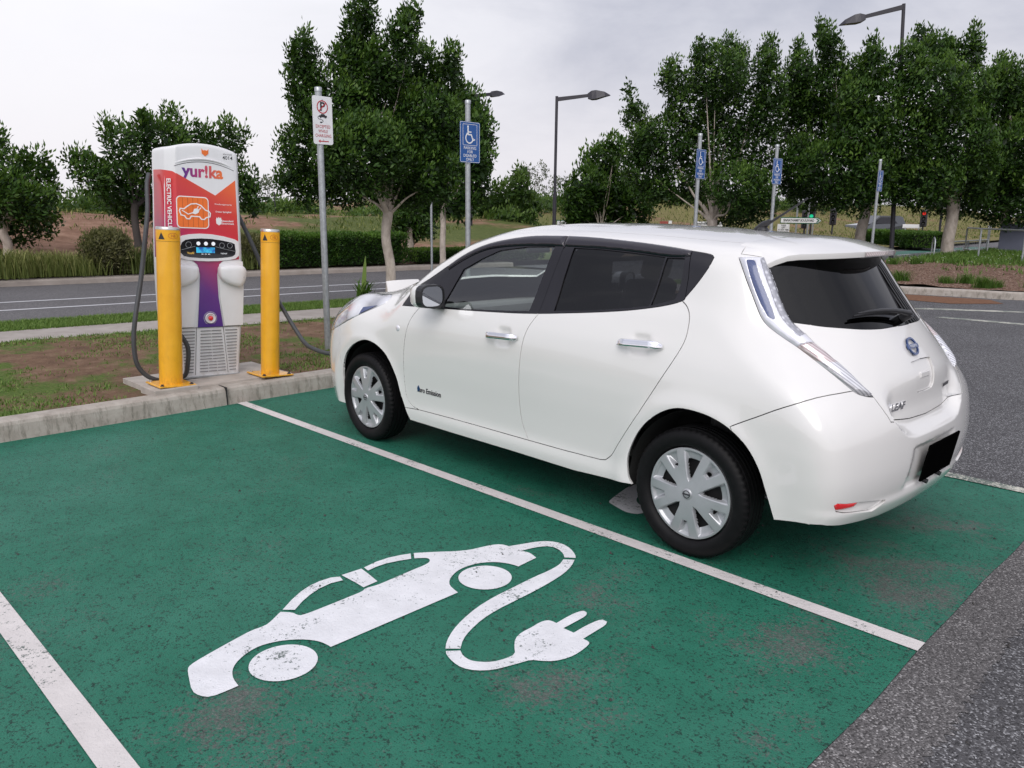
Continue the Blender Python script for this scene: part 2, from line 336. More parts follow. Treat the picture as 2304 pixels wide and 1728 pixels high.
FEAT = {
 'dlo_top': [(2.287, 0.834, 1.004), (2.258, 0.803, 1.064), (2.229, 0.772, 1.118), (2.092, 0.75, 1.191), (1.951, 0.715, 1.278), (1.84, 0.689, 1.345), (1.683, 0.663, 1.411), (1.468, 0.64, 1.458), (1.262, 0.621, 1.481), (1.02, 0.614, 1.486), (0.794, 0.616, 1.482), (0.545, 0.626, 1.47), (0.314, 0.636, 1.453), (0.193, 0.644, 1.439), (0.09, 0.648, 1.428), (0.064, 0.657, 1.414)],
 'dlo_rear': [(0.064, 0.657, 1.414), (0.072, 0.685, 1.368), (0.108, 0.713, 1.296), (0.144, 0.735, 1.239), (0.163, 0.749, 1.209)],
 'belt': [(2.287, 0.834, 1.004), (1.914, 0.835, 1.022), (1.571, 0.833, 1.037), (1.235, 0.828, 1.055), (1.039, 0.824, 1.071), (0.921, 0.82, 1.083), (0.677, 0.807, 1.11), (0.454, 0.793, 1.14), (0.303, 0.776, 1.168), (0.211, 0.76, 1.191), (0.163, 0.749, 1.209)],
 'visor_f': [(1.926, 0.729, 1.252), (1.814, 0.704, 1.316), (1.661, 0.682, 1.377), (1.511, 0.673, 1.407), (1.288, 0.667, 1.425), (1.009, 0.665, 1.432)],
 'visor_r': [(0.995, 0.665, 1.432), (0.749, 0.666, 1.43), (0.509, 0.669, 1.421), (0.328, 0.673, 1.408), (0.235, 0.671, 1.408), (0.188, 0.665, 1.414)],
 'glass_f': [(1.876, 0.829, 1.036), (1.848, 0.793, 1.108), (1.823, 0.763, 1.176), (1.789, 0.725, 1.265), (1.643, 0.699, 1.337), (1.503, 0.68, 1.391), (1.285, 0.67, 1.419), (1.075, 0.666, 1.428), (1.102, 0.735, 1.259), (1.118, 0.819, 1.076), (1.419, 0.826, 1.055), (1.658, 0.83, 1.041)],
 'glass_r': [(0.929, 0.668, 1.426), (0.747, 0.668, 1.425), (0.506, 0.672, 1.416), (0.324, 0.675, 1.403), (0.337, 0.775, 1.172), (0.47, 0.788, 1.149), (0.682, 0.802, 1.12), (0.934, 0.814, 1.094), (0.94, 0.734, 1.264)],
 'glass_q': [(0.313, 0.676, 1.402), (0.214, 0.673, 1.403), (0.202, 0.704, 1.328), (0.198, 0.731, 1.252), (0.205, 0.748, 1.214), (0.327, 0.773, 1.174)],
 'b_up': [(1.02, 0.614, 1.486), (1.007, 0.673, 1.415), (1.031, 0.743, 1.239), (1.039, 0.824, 1.071)],
 'c_div': [(0.191, 0.644, 1.439), (0.165, 0.705, 1.321), (0.153, 0.743, 1.222)],
 'tri_div': [(1.951, 0.715, 1.278), (1.962, 0.758, 1.183), (1.969, 0.796, 1.099), (1.959, 0.835, 1.02)],
 'door_f_front': [(2.088, 0.837, 1.011), (2.12, 0.849, 0.979), (2.158, 0.865, 0.924), (2.185, 0.875, 0.863), (2.206, 0.879, 0.778), (2.222, 0.877, 0.679), (2.229, 0.871, 0.58), (2.227, 0.864, 0.469), (2.209, 0.86, 0.397), (2.161, 0.859, 0.354), (2.083, 0.859, 0.338)],
 'door_bottom': [(2.083, 0.859, 0.338), (1.716, 0.856, 0.344), (1.382, 0.855, 0.346), (1.073, 0.855, 0.348), (0.798, 0.856, 0.351), (0.603, 0.857, 0.357), (0.541, 0.858, 0.359), (0.505, 0.858, 0.366)],
 'door_split': [(1.039, 0.824, 1.071), (1.07, 0.848, 1.019), (1.089, 0.863, 0.978), (1.107, 0.879, 0.902), (1.121, 0.884, 0.788), (1.131, 0.879, 0.683), (1.135, 0.867, 0.555), (1.123, 0.855, 0.438), (1.073, 0.855, 0.348)],
 'door_r_rear': [(0.163, 0.749, 1.209), (0.129, 0.759, 1.186), (0.103, 0.775, 1.152), (0.09, 0.795, 1.104), (0.089, 0.825, 1.03), (0.125, 0.859, 0.935), (0.203, 0.883, 0.796), (0.296, 0.891, 0.646), (0.415, 0.873, 0.474), (0.462, 0.862, 0.404), (0.505, 0.858, 0.366)],
 'arch_r': [(0.32, 0.864, 0.277), (0.347, 0.869, 0.326), (0.354, 0.87, 0.415), (0.308, 0.88, 0.527), (0.24, 0.891, 0.619), (0.152, 0.896, 0.69), (0.056, 0.897, 0.729), (-0.059, 0.897, 0.73), (-0.15, 0.897, 0.712), (-0.228, 0.896, 0.679), (-0.305, 0.894, 0.622), (-0.365, 0.889, 0.538), (-0.404, 0.88, 0.438), (-0.444, 0.859, 0.31)],
 'arch_f': [(2.962, 0.857, 0.279), (2.987, 0.864, 0.385), (2.975, 0.87, 0.496), (2.937, 0.876, 0.582), (2.865, 0.881, 0.652), (2.772, 0.886, 0.703), (2.651, 0.89, 0.737), (2.522, 0.889, 0.721), (2.403, 0.885, 0.655), (2.314, 0.877, 0.531), (2.268, 0.869, 0.401), (2.217, 0.864, 0.297), (2.185, 0.858, 0.252)],
 'lamp_out': [(-0.047, 0.624, 1.418), (-0.074, 0.642, 1.384), (-0.115, 0.66, 1.321), (-0.156, 0.674, 1.26), (-0.192, 0.687, 1.206), (-0.219, 0.696, 1.169), (-0.247, 0.7, 1.14), (-0.287, 0.697, 1.112), (-0.338, 0.689, 1.082), (-0.391, 0.677, 1.051), (-0.434, 0.669, 1.024)],
 'lamp_out2': [(-0.546, 0.638, 0.945), (-0.579, 0.625, 0.918), (-0.616, 0.604, 0.885), (-0.634, 0.588, 0.87), (-0.655, 0.552, 0.857), (-0.671, 0.51, 0.85)],
 'lamp_in': [(-0.141, 0.565, 1.421), (-0.165, 0.576, 1.393), (-0.194, 0.586, 1.352), (-0.228, 0.597, 1.297), (-0.259, 0.609, 1.246), (-0.291, 0.618, 1.199), (-0.328, 0.623, 1.153), (-0.355, 0.619, 1.13), (-0.391, 0.612, 1.102), (-0.436, 0.607, 1.064), (-0.48, 0.594, 1.033)],
 'lamp_in2': [(-0.525, 0.58, 0.997), (-0.563, 0.565, 0.964), (-0.602, 0.551, 0.927), (-0.634, 0.535, 0.893), (-0.659, 0.516, 0.866), (-0.671, 0.51, 0.85)],
 'blue': [(-0.087, 0.624, 1.398), (-0.112, 0.611, 1.397), (-0.125, 0.613, 1.385), (-0.152, 0.629, 1.337), (-0.186, 0.64, 1.285), (-0.221, 0.652, 1.231), (-0.251, 0.664, 1.184), (-0.27, 0.674, 1.153), (-0.262, 0.68, 1.153), (-0.244, 0.684, 1.164), (-0.225, 0.68, 1.187), (-0.194, 0.673, 1.227), (-0.153, 0.659, 1.288), (-0.12, 0.645, 1.343)],
 'led_out': [(-0.135, 0.59, 1.403), (-0.167, 0.609, 1.351), (-0.198, 0.621, 1.3), (-0.228, 0.632, 1.252), (-0.259, 0.645, 1.202), (-0.294, 0.653, 1.156), (-0.331, 0.653, 1.12), (-0.378, 0.65, 1.083)],
 'glassbot': [(-0.331, 0.625, 1.148), (-0.386, 0.572, 1.139), (-0.434, 0.516, 1.13), (-0.497, 0.412, 1.119), (-0.534, 0.328, 1.112), (-0.562, 0.219, 1.108), (-0.575, 0.083, 1.109)],
 'bump_seam': [(-0.22, 0.895, 0.697), (-0.336, 0.879, 0.76), (-0.451, 0.864, 0.822), (-0.547, 0.779, 0.867), (-0.62, 0.599, 0.882)],
 'hatch_low': [(-0.671, 0.51, 0.85), (-0.708, 0.484, 0.795), (-0.734, 0.454, 0.745)],
 'hatch_low2': [(-0.735, 0.455, 0.742), (-0.717, 0.192, 0.71), (-0.721, -0.017, 0.706)],
 'recess': [(-0.667, 0.154, 0.958), (-0.672, -0.078, 0.955), (-0.683, -0.1, 0.932), (-0.705, -0.13, 0.822), (-0.706, -0.103, 0.813), (-0.706, 0.054, 0.827), (-0.705, 0.102, 0.849)],
 'badge': [(-0.636, 0.057, 1.021), (-0.617, 0.107, 1.048), (-0.654, 0.002, 0.991)],
 'refl': [(-0.669, 0.791, 0.427), (-0.677, 0.781, 0.435), (-0.714, 0.656, 0.419), (-0.707, 0.673, 0.405), (-0.7, 0.702, 0.403), (-0.673, 0.777, 0.405)],
 'slot': [(-0.669, 0.791, 0.427), (-0.677, 0.781, 0.435), (-0.718, 0.632, 0.417), (-0.748, 0.443, 0.388), (-0.729, 0.538, 0.355), (-0.71, 0.661, 0.375), (-0.673, 0.775, 0.398)],
 'ledge': [(-0.735, 0.455, 0.742), (-0.752, 0.405, 0.703), (-0.757, 0.314, 0.671), (-0.778, 0.127, 0.643), (-0.781, -0.098, 0.632)],
 'plate_rec': [(-0.762, 0.331, 0.42), (-0.777, 0.298, 0.519), (-0.761, -0.461, 0.55)],
 'head': [(2.88, 0.853, 0.847), (2.876, 0.835, 0.89), (2.878, 0.805, 0.934), (2.87, 0.772, 0.969), (2.883, 0.696, 1.016), (2.852, 0.677, 1.024), (2.738, 0.667, 1.026), (2.614, 0.705, 1.018), (2.634, 0.774, 0.967), (2.757, 0.826, 0.909), (2.821, 0.844, 0.878)],
 'head_blue': [(2.802, 0.795, 0.947), (2.65, 0.773, 0.967), (2.756, 0.824, 0.912)],
 'marker': [(2.283, 0.875, 0.858), (2.324, 0.875, 0.853), (2.242, 0.875, 0.862)],
 'handle_f': [(1.399, 0.876, 0.916), (1.143, 0.875, 0.927), (1.283, 0.859, 0.972), (1.26, 0.88, 0.867)],
 'handle_r': [(0.45, 0.857, 0.982), (0.188, 0.844, 0.994), (0.337, 0.83, 1.041), (0.317, 0.863, 0.935)],
 'zero': [(2.11, 0.861, 0.473), (1.854, 0.859, 0.479)],
 'ditch': [(1.272, 0.383, 1.535), (1.051, 0.313, 1.542), (0.619, 0.375, 1.529), (0.271, 0.39, 1.512)],
 'roof_seam': [(0.009, 0.434, 1.487), (-0.005, 0.508, 1.473), (-0.037, 0.57, 1.453), (-0.061, 0.605, 1.429)],
 'roof_seam2': [(-0.012, 0.299, 1.502), (-0.072, 0.129, 1.509)],
 'sill_low': [(2.185, 0.858, 0.252), (1.72, 0.853, 0.249), (1.226, 0.854, 0.254), (0.729, 0.855, 0.254), (0.298, 0.863, 0.279)],
 'bump_low': [(-0.444, 0.859, 0.31), (-0.534, 0.846, 0.329), (-0.617, 0.825, 0.351), (-0.718, 0.498, 0.321), (-0.734, 0.448, 0.337)],
 'a_seam': [(2.237, 0.763, 1.125)],
}
gu_, gv_ = [q.ravel() for q in np.meshgrid(np.linspace(0, 1, 121), np.linspace(0, 1, 61), indexing='ij')]; UVG = (gu_, gv_, surf(gu_, gv_))
def uv_of(P):                                                # which ray of the family passes through each point
    P = np.atleast_2d(np.array(P, float)); u = np.zeros(len(P)); v = np.zeros(len(P))
    gu, gv, G = UVG
    for i, p in enumerate(P):
        k = np.argmin(((G - p) ** 2).sum(1)); u[i] = gu[k]; v[i] = gv[k]
    def res(u, v):
        O, D = ray_uv(u, v); w = P - O; w = w / np.linalg.norm(w, axis=1, keepdims=True); return w - D
    for _ in range(12):
        r0 = res(u, v); h = 1e-4; su = np.where(u > .5, -h, h); sv = np.where(v > .5, -h, h)
        a = (res(u + su, v) - r0) / su[:, None]; b = (res(u, v + sv) - r0) / sv[:, None]
        A11 = (a * a).sum(1) + 1e-9; A22 = (b * b).sum(1) + 1e-9; A12 = (a * b).sum(1); g1 = (a * r0).sum(1); g2 = (b * r0).sum(1); dt = A11 * A22 - A12 ** 2 + 1e-12
        u = np.clip(u - np.clip((A22 * g1 - A12 * g2) / dt, -.03, .03), 0, 1); v = np.clip(v - np.clip((A11 * g2 - A12 * g1) / dt, -.03, .03), 0, 1)
    k = np.abs(P[:, 1]) < 1e-6; u = np.where(k & (P[:, 0] > 2.9), 0, u); u = np.where(k & (P[:, 0] < -.2), 1, u); v = np.where(k & (P[:, 0] > -.19) & (P[:, 0] < 2.89), 1, v)
    return np.stack([u, v], 1)
SU, SV = 6.6, 2.5
def cv(n, sub=4, rev=False, sl=slice(None)):
    p = FEAT[n][sl] if isinstance(n, str) else n
    q = catmull(p, sub) if sub > 1 and len(p) > 2 else [np.array(a, float) for a in p]
    return q[::-1] if rev else q
def join(*parts):
    out = []
    for p in parts:
        for q in p:
            if not out or np.linalg.norm(out[-1] - q) > .004: out.append(np.array(q, float))
    if np.linalg.norm(out[0] - out[-1]) < .004: out.pop()
    return out
def near(n, x): return int(np.argmin([abs(q[0] - x) for q in FEAT[n]]))
F_ = FEAT
kb = near('dlo_top', F_['b_up'][0][0]); kt = near('dlo_top', F_['tri_div'][0][0]); kc = near('dlo_top', F_['c_div'][0][0])
top_f, top_r, top_c = F_['dlo_top'][:kb + 1], F_['dlo_top'][kb:kc + 1], F_['dlo_top'][kc:]
bb = near('belt', F_['b_up'][-1][0]); belt_f, belt_r = F_['belt'][:bb + 1], F_['belt'][bb:]
ctr = lambda x, z: np.array((x, 0, z), float)
hatch_c = [(-.72, 0, .703), (-.66, 0, 1.0), (-.60, 0, 1.09), (-.58, 0, 1.109)]
HL = [(2.60, .700, 1.020), (2.60, .745, .985), (2.70, .80, .935), (2.85, .84, .87), (3.02, .83, .80), (3.2, .77, .73), (3.34, .66, .68), (3.42, .54, .69), (3.38, .48, .76), (3.22, .50, .87), (3.02, .555, .955), (2.82, .60, 1.01), (2.66, .645, 1.035)]
REG = {}
REG['void'] = [join(cv('arch_r'), [(-.46, .86, .17), (.31, .86, .17)]), join(cv('arch_f'), [(2.19, .86, .17), (2.96, .86, .17)]),
               join([(2.30, .86, .25), *F_['sill_low'][1:4], (.25, .86, .285), (.25, .86, .17), (2.3, .86, .17)]),
               join([(-.40, .86, .31), (-.534, .845, .329), (-.615, .80, .335), (-.68, .62, .315), (-.70, .42, .30), (-.71, 0, .30), (-.70, 0, .17), (-.40, .85, .17)]),
               join([(2.9, .86, .22), (3.3, .76, .215), (3.52, .45, .21), (3.62, 0, .21), (3.6, 0, .17), (2.9, .86, .17)])]
REG['door_window'] = [join(cv('glass_f', 1))]
REG['rear_side_window'] = [join(cv('glass_r', 1))]
REG['quarter_window'] = [join(cv('glass_q', 1))]
REG['window_visor'] = [join(cv(top_f[kt:], 3), cv('b_up', 1, sl=slice(0, 2)), cv('visor_f', 3, True))]
REG['rear_window_visor'] = [join(cv(top_r, 3), [F_['c_div'][0]], cv('visor_r', 3, True), cv('b_up', 1, True, slice(0, 2)))]
REG['front_quarter_panel'] = [join(cv(top_f[:kt + 1], 3), cv('tri_div', 1), cv(belt_f[:2], 1, True))]
REG['window_frame'] = [join(cv(top_f, 3), cv('b_up', 3), cv(belt_f, 3, True))]
REG['rear_window_frame'] = [join(cv(top_r, 3), cv('c_div', 1), [(.155, .746, 1.214)], cv(belt_r, 3, True), cv('b_up', 3, True))]
REG['pillar_panel'] = [join(cv(top_c, 3), cv('dlo_rear', 3), [(.155, .746, 1.214)], cv('c_div', 1, True))]
REG['front_door'] = [join(cv('door_f_front', 4), cv('door_bottom', 1, sl=slice(0, 4)), cv('door_split', 4, True), cv(belt_f[1:], 3, True))]
REG['rear_door'] = [join(cv('door_split', 4), cv('door_bottom', 1, sl=slice(3, None)), cv('door_r_rear', 4, True), cv(belt_r, 3, True))]
REG['blue_panel'] = [join(cv('blue', 2))]
li = F_['lamp_in']; lo_ = F_['lamp_out']
REG['led_strip'] = [join(cv(li[:9], 2), [F_['lamp_in'][8]], cv('led_out', 2, True))]
REG['lamp_housing'] = [join([lo_[0]], cv(lo_, 3)[1:28], [li[9]], cv(li[:10], 3, True))]
REG['lamp_lower'] = [join(cv(lo_, 3)[27:], cv('lamp_out2', 3), cv('lamp_in2', 3, True), cv(li[9:], 1, True))]
gk = [tuple(q) for q in li[:8]]
REG['rear_window'] = [join(cv(li[:7], 3), cv('glassbot', 3), [(-.58, 0, 1.109), (-.50, 0, 1.2), (-.42, 0, 1.32), (-.352, 0, 1.42), (-.30, .25, 1.425), (-.22, .45, 1.423)])]
REG['gate_recess'] = [join([(-.66, .115, .950), (-.66, 0, .955), (-.68, 0, .808), (-.685, .085, .812), (-.685, .105, .83)])]
REG['reflector'] = [join(cv('refl', 1))]
REG['bumper_slot'] = [join(cv('slot', 1))]
REG['tailgate'] = [join([(-.045, .60, 1.428), (-.037, .57, 1.453), (-.02, .508, 1.473), (-.03, .434, 1.485), (-.055, .30, 1.502), (-.075, .13, 1.508), (-.08, 0, 1.51)],
                        [(-.25, 0, 1.49), (-.34, 0, 1.42), (-.5, 0, 1.2), *hatch_c[::-1]], cv('hatch_low2', 2, True), cv('hatch_low', 3, True), cv('lamp_in2', 2, True), cv(li, 3, True))]
REG['rear_bumper'] = [join(cv('bump_seam', 3), cv('lamp_out2', 1, sl=slice(2, None)), cv('hatch_low', 3), cv('hatch_low2', 2), [(-.715, 0, .703), (-.78, 0, .5), (-.71, 0, .30), (-.70, 0, .17), (-.40, .85, .17), (-.43, .865, .35)], cv('arch_r', 4, True, slice(9, 14)))]
REG['headlamp_insert'] = [join([(2.80, .800, .945), (2.66, .775, .968), (2.72, .800, .935), (2.80, .832, .895)])]
REG['headlight'] = [join(cv(HL + HL[:1], 3))]
HOOD = [(2.50, .655, 1.128), (2.62, .675, 1.068), *HL[:1], *HL[::-1][:5], (3.47, .40, .80), (3.53, .2, .83), (3.54, 0, .83)]
REG['bonnet'] = [join([(2.50, .645, 1.130), (2.60, .665, 1.072), (2.66, .645, 1.035)], cv(HL[::-1][:5], 3), [(3.47, .40, .80), (3.53, .2, .83), (3.54, 0, .83), (3.2, 0, .97), (2.88, 0, 1.07), (2.80, .2, 1.075), (2.70, .42, 1.085)])]
REG['windscreen'] = [join([(2.78, 0, 1.10), (2.70, .2, 1.115), (2.60, .42, 1.125), (2.44, .60, 1.145), (2.2, .585, 1.27), (1.95, .56, 1.385), (1.76, .525, 1.455), (1.70, .3, 1.485), (1.70, 0, 1.50)])]
REG['roof'] = [join([(1.68, 0, 1.51), (1.68, .3, 1.49), (1.73, .50, 1.462), (1.4, .515, 1.505), (1.0, .52, 1.515), (.6, .52, 1.51), (.2, .51, 1.50), (.009, .485, 1.487), (-.03, .434, 1.485), (-.055, .30, 1.502), (-.075, .13, 1.508), (-.08, 0, 1.51)])]
REG['front_bumper'] = [join([(2.98, .866, .50), (3.0, .86, .62), (3.03, .84, .74), (3.02, .83, .80), *HL[5:8], (3.42, .50, .74), (3.47, .40, .80), (3.53, .2, .83), (3.55, 0, .82), (3.66, 0, .5), (3.6, 0, .17), (2.9, .86, .17), (2.97, .86, .35)])]
REG['front_wing'] = [join(cv('arch_f', 3, True), [], cv('door_f_front', 3, True), [(2.14, .79, 1.10)], [(2.287, .834, 1.004)][:0], [(2.237, .763, 1.125), (2.42, .66, 1.15)], [(2.50, .655, 1.128), (2.60, .665, 1.072)], cv(HL[:5], 3), [(3.03, .84, .74), (3.0, .86, .62), (2.98, .866, .50)])]
ORDER = ['void', 'door_window', 'rear_side_window', 'quarter_window', 'window_visor', 'rear_window_visor', 'front_quarter_panel', 'window_frame', 'rear_window_frame', 'pillar_panel',
         'blue_panel', 'led_strip', 'lamp_housing', 'lamp_lower', 'headlamp_insert', 'headlight', 'gate_recess', 'reflector', 'bumper_slot', 'front_door', 'rear_door', 'rear_window', 'tailgate', 'rear_bumper', 'front_bumper', 'bonnet', 'windscreen', 'roof', 'front_wing']
def inpoly(px, py, poly):
    c = np.zeros(len(px), bool); n = len(poly)
    for i in range(n):
        x1, y1 = poly[i]; x2, y2 = poly[i - 1]
        if y1 == y2: continue
        c ^= ((y1 > py) != (y2 > py)) & (px < (x2 - x1) * (py - y1) / (y2 - y1) + x1)
    return c
def simplify(uv, tol=.004):
    out = [uv[0]]
    for q in uv[1:]:
        if math.hypot((q[0] - out[-1][0]) * SU, (q[1] - out[-1][1]) * SV) > tol: out.append(q)
    return out
polys = {k: [simplify(uv_of(p).tolist()) for p in v] for k, v in REG.items()}
FINE = ('blue_panel', 'led_strip', 'lamp_housing', 'lamp_lower', 'window_visor', 'rear_window_visor', 'headlight', 'gate_recess', 'reflector', 'bumper_slot')
def subdiv(pl, h):
    out = []
    for i in range(len(pl)):
        a_, b_ = np.array(pl[i]), np.array(pl[(i + 1) % len(pl)]); m = max(1, int(math.ceil(np.linalg.norm((b_ - a_) * (SU, SV)) / h))); out += [tuple(a_ + (b_ - a_) * j / m) for j in range(m)]
    return out
polys = {k: [subdiv(pl, .009 if k in FINE else .024) for pl in v] for k, v in polys.items()}
pts = []; edg = []
for k in ORDER:
    for pl in polys[k]:
        n0 = len(pts); m = len(pl); pts += [(q[0] * SU, q[1] * SV) for q in pl]; edg += [(n0 + i, n0 + (i + 1) % m) for i in range(m)]
B = 60
bd = [(i / B * SU, 0.) for i in range(B)] + [(SU, i / B * SV) for i in range(B)] + [(SU - i / B * SU, SV) for i in range(B)] + [(0., SV - i / B * SV) for i in range(B)]
n0 = len(pts); pts += bd; edg += [(n0 + i, n0 + (i + 1) % len(bd)) for i in range(len(bd))]
hs = .026; A = np.array(pts)
gx_, gy_ = np.meshgrid(np.arange(hs, SU - hs / 2, hs), np.arange(hs, SV - hs / 2, hs)); gx_[::2] += hs / 2; G = np.stack([gx_.ravel(), gy_.ravel()], 1)
G = G[G[:, 0] < SU - hs / 2]
cell = {}
def dense(P, r, h):
    q = uv_of([P])[0] * (SU, SV)
    return [(q[0] + i * h + (h / 2 if j % 2 else 0), q[1] + j * h) for i in range(int(-r / h), int(r / h) + 1) for j in range(int(-r / h), int(r / h) + 1)]
X = []
for P_ in ((1.268, .875, .921), (.325, .855, .988)): X += dense(P_, .11, .009)
for k in ('blue_panel', 'led_strip', 'lamp_housing', 'lamp_lower', 'gate_recess', 'reflector', 'bumper_slot', 'window_visor', 'rear_window_visor', 'headlight'):
    for pl in polys[k]:
        q = np.array(pl) * (SU, SV); lo2, hi2 = q.min(0), q.max(0); h = .010
        xx, yy = np.meshgrid(np.arange(lo2[0], hi2[0], h), np.arange(lo2[1], hi2[1], h)); xx[::2] += h / 2
        k_ = inpoly(xx.ravel(), yy.ravel(), q.tolist()); X += list(zip(xx.ravel()[k_].tolist(), yy.ravel()[k_].tolist()))
for zz in np.arange(.36, .74, .012):                     # finer rows across the bumper ledge and number plate recess
    X += [tuple(q * (SU, SV)) for q in uv_of([(-.75, yy_, zz) for yy_ in np.arange(.01, .5, .02)])]
def seg_d(Q, poly):
    d = np.full(len(Q), 9.)
    for i in range(len(poly)):
        a_ = poly[i - 1]; e_ = poly[i] - a_; tt = np.clip(((Q - a_) @ e_) / (e_ @ e_ + 1e-12), 0, 1); d = np.minimum(d, np.linalg.norm(Q - a_ - tt[:, None] * e_, axis=1))
    return d
lamp_outline = uv_of(join(cv(lo_, 3), cv('lamp_out2', 3), cv('lamp_in2', 3, True), cv(li, 3, True))).tolist()
RINGS = []                                               # regular rows of points parallel to the outlines that get a raised rim
for pl in [lamp_outline] + [polys[k][0] for k in ('window_visor', 'rear_window_visor', 'headlight', 'gate_recess')]:
    q = np.array(pl) * (SU, SV); Xa = np.array(X); ins = inpoly(Xa[:, 0], Xa[:, 1], q.tolist()); dd = seg_d(Xa, q); X = [tuple(a_) for a_ in Xa[~(ins & (dd < .036))].tolist()]
    Gi = inpoly(G[:, 0], G[:, 1], q.tolist()); G = G[~(Gi & (seg_d(G, q) < .036))]
    ar = sum(q[i - 1][0] * q[i][1] - q[i][0] * q[i - 1][1] for i in range(len(q))); sg_ = 1 if ar > 0 else -1
    for off_ in (.004, .009, .015, .022, .030):
        R_ = []
        for i in range(len(q)):
            a_ = q[i - 1]; e_ = q[i] - a_; L_ = np.linalg.norm(e_)
            if L_ < 1e-6: continue
            n_ = np.array((-e_[1], e_[0])) / L_ * sg_; m_ = max(1, int(L_ / .0075)); R_ += [a_ + e_ * (j + .5) / m_ + n_ * off_ for j in range(m_)]
        R_ = np.array(R_); k_ = inpoly(R_[:, 0], R_[:, 1], q.tolist()) & (seg_d(R_, q) > off_ * .93); RINGS += [tuple(a_) for a_ in R_[k_].tolist()]
xs_ = {}
for g in X:
    if 0.005 < g[0] < SU - .005 and .005 < g[1] < SV - .005: xs_[(int(g[0] / .006), int(g[1] / .006))] = (float(g[0]), float(g[1]))
X = list(xs_.values()); xc_ = {(int(g[0] / .016), int(g[1] / .016)) for g in X}
G = np.array([g for g in G if (int(g[0] / .016), int(g[1] / .016)) not in xc_]); G = np.concatenate([G, np.array(X)])
rc = {}
for a_ in RINGS: rc[(int(a_[0] / .0035), int(a_[1] / .0035))] = a_
rr_c = {(int(a_[0] / .006), int(a_[1] / .006)) for a_ in rc.values()}; G = np.array([g for g in G if (int(g[0] / .006), int(g[1] / .006)) not in rr_c]); G = np.concatenate([G, np.array(list(rc.values()))])
for x, y in pts: cell[(int(x / .003), int(y / .003))] = 1
G = [tuple(g) for g in G.tolist() if not any((int(g[0] / .003) + a, int(g[1] / .003) + b) in cell for a in (-1, 0, 1) for b in (-1, 0, 1))]
rv, re_, rf, _, _, _ = delaunay_2d_cdt([Vector(q) for q in pts + G], edg, [], 0, 1e-5)
V2 = np.array([tuple(v) for v in rv]); T3 = np.array([f for f in rf if len(f) == 3])
cen = V2[T3].mean(1) / (SU, SV); lab = np.full(len(T3), -1)
for i, k in enumerate(ORDER):
    for pl in polys[k]:
        lab = np.where((lab < 0) & inpoly(cen[:, 0], cen[:, 1], pl), i, lab)
U3 = np.clip(V2 / (SU, SV), 0, 1); P3 = surf(U3[:, 0], U3[:, 1]); P3[np.abs(P3[:, 1]) < 1e-5, 1] = 0
N3 = bodyn(P3); zmin_ = P3[T3][:, :, 2].mean(1); lab[(zmin_ < .212) | ((lab < 0) & (zmin_ < .235))] = 0
a, b, c = P3[T3[:, 0]], P3[T3[:, 1]], P3[T3[:, 2]]
flip = (np.cross(b - a, c - a) * N3[T3[:, 0]]).sum(1) < 0
T3[flip] = T3[flip][:, ::-1]
def loops_of(tris):
    E = {}
    for t_ in tris:
        for i in range(3): E[(t_[i], t_[(i + 1) % 3])] = 1
    return [e for e in E if (e[1], e[0]) not in E]
def panel(name, keys, mat, parent, side=0, inset=.0022, skirt=.014, off=0.0, bulge=None, tuck=0.0, flare=0.0):
    """side 0: both halves welded on the centre line; 1: near (left) half; -1: its mirror."""
    ids = [ORDER.index(k) for k in keys] if keys else [-1]
    T = T3[np.isin(lab, ids)]
    def sub(T, s):
        used, inv = np.unique(T, return_inverse=True); V = P3[used].copy(); N = N3[used].copy(); F = inv.reshape(T.shape)
        if s < 0: V[:, 1] *= -1; N[:, 1] *= -1; F = F[:, ::-1]
        return V, N, F
    if side: V, N, F = sub(T, side)
    else:
        V, N, F = sub(T, 1); V2_, N2_, F2 = sub(T, -1); n = len(V); mp = {}
        idx = np.arange(len(V2_)) + n
        z = np.where(V[:, 1] == 0)[0]; idx[z] = z
        V = np.concatenate([V, V2_]); N = np.concatenate([N, N2_]); F = np.concatenate([F, idx[F2]])
        N[z, 1] = 0; used, inv = np.unique(F, return_inverse=True); V = V[used]; N = N[used]; F = inv.reshape(F.shape)
    be = loops_of(F.tolist())
    bv = sorted({e[0] for e in be} | {e[1] for e in be}); inn = {i: np.zeros(3) for i in bv}
    for i, j in be:
        tdir = V[j] - V[i]; l = np.linalg.norm(tdir)
        if l < 1e-7: continue
        w = np.cross((N[i] + N[j]) / 2, tdir / l)
        inn[i] += w; inn[j] += w
    base = V.copy()
    if bulge:
        sg = [(base[i], base[j]) for i, j in be] if bulge.get('pts') is None else [(a_ * (1, side, 1), b_ * (1, side, 1)) for a_, b_ in bulge['pts']]; d = np.full(len(V), 9.)
        for a_, b_ in sg:
            e_ = b_ - a_; tt = np.clip(((base - a_) @ e_) / (e_ @ e_ + 1e-12), 0, 1); d = np.minimum(d, np.linalg.norm(base - a_ - tt[:, None] * e_, axis=1))
        V = V + N * (bulge['amp'] * (1 - np.exp(-d / bulge['w'])))[:, None]
    V = V + N * off
    for i in bv:
        w = inn[i]; l = np.linalg.norm(w)
        if l > 1e-6: inn[i] = w / l; V[i] = V[i] + inn[i] * inset
    faces = F.tolist(); nl = [N[i] for f in faces for i in f]
    if skirt:
        m = {i: len(V) + k for k, i in enumerate(bv)}
        V = np.concatenate([V, np.array([V[i] - N[i] * skirt + inn[i] * tuck for i in bv])])
        for i, j in be:
            faces.append([j, i, m[i], m[j]]); w = -(inn[i] + inn[j]); w = w / (np.linalg.norm(w) + 1e-9); nl += [w] * 4
    return mk(name, V, faces, mat, parent, True, None if bulge else nl)

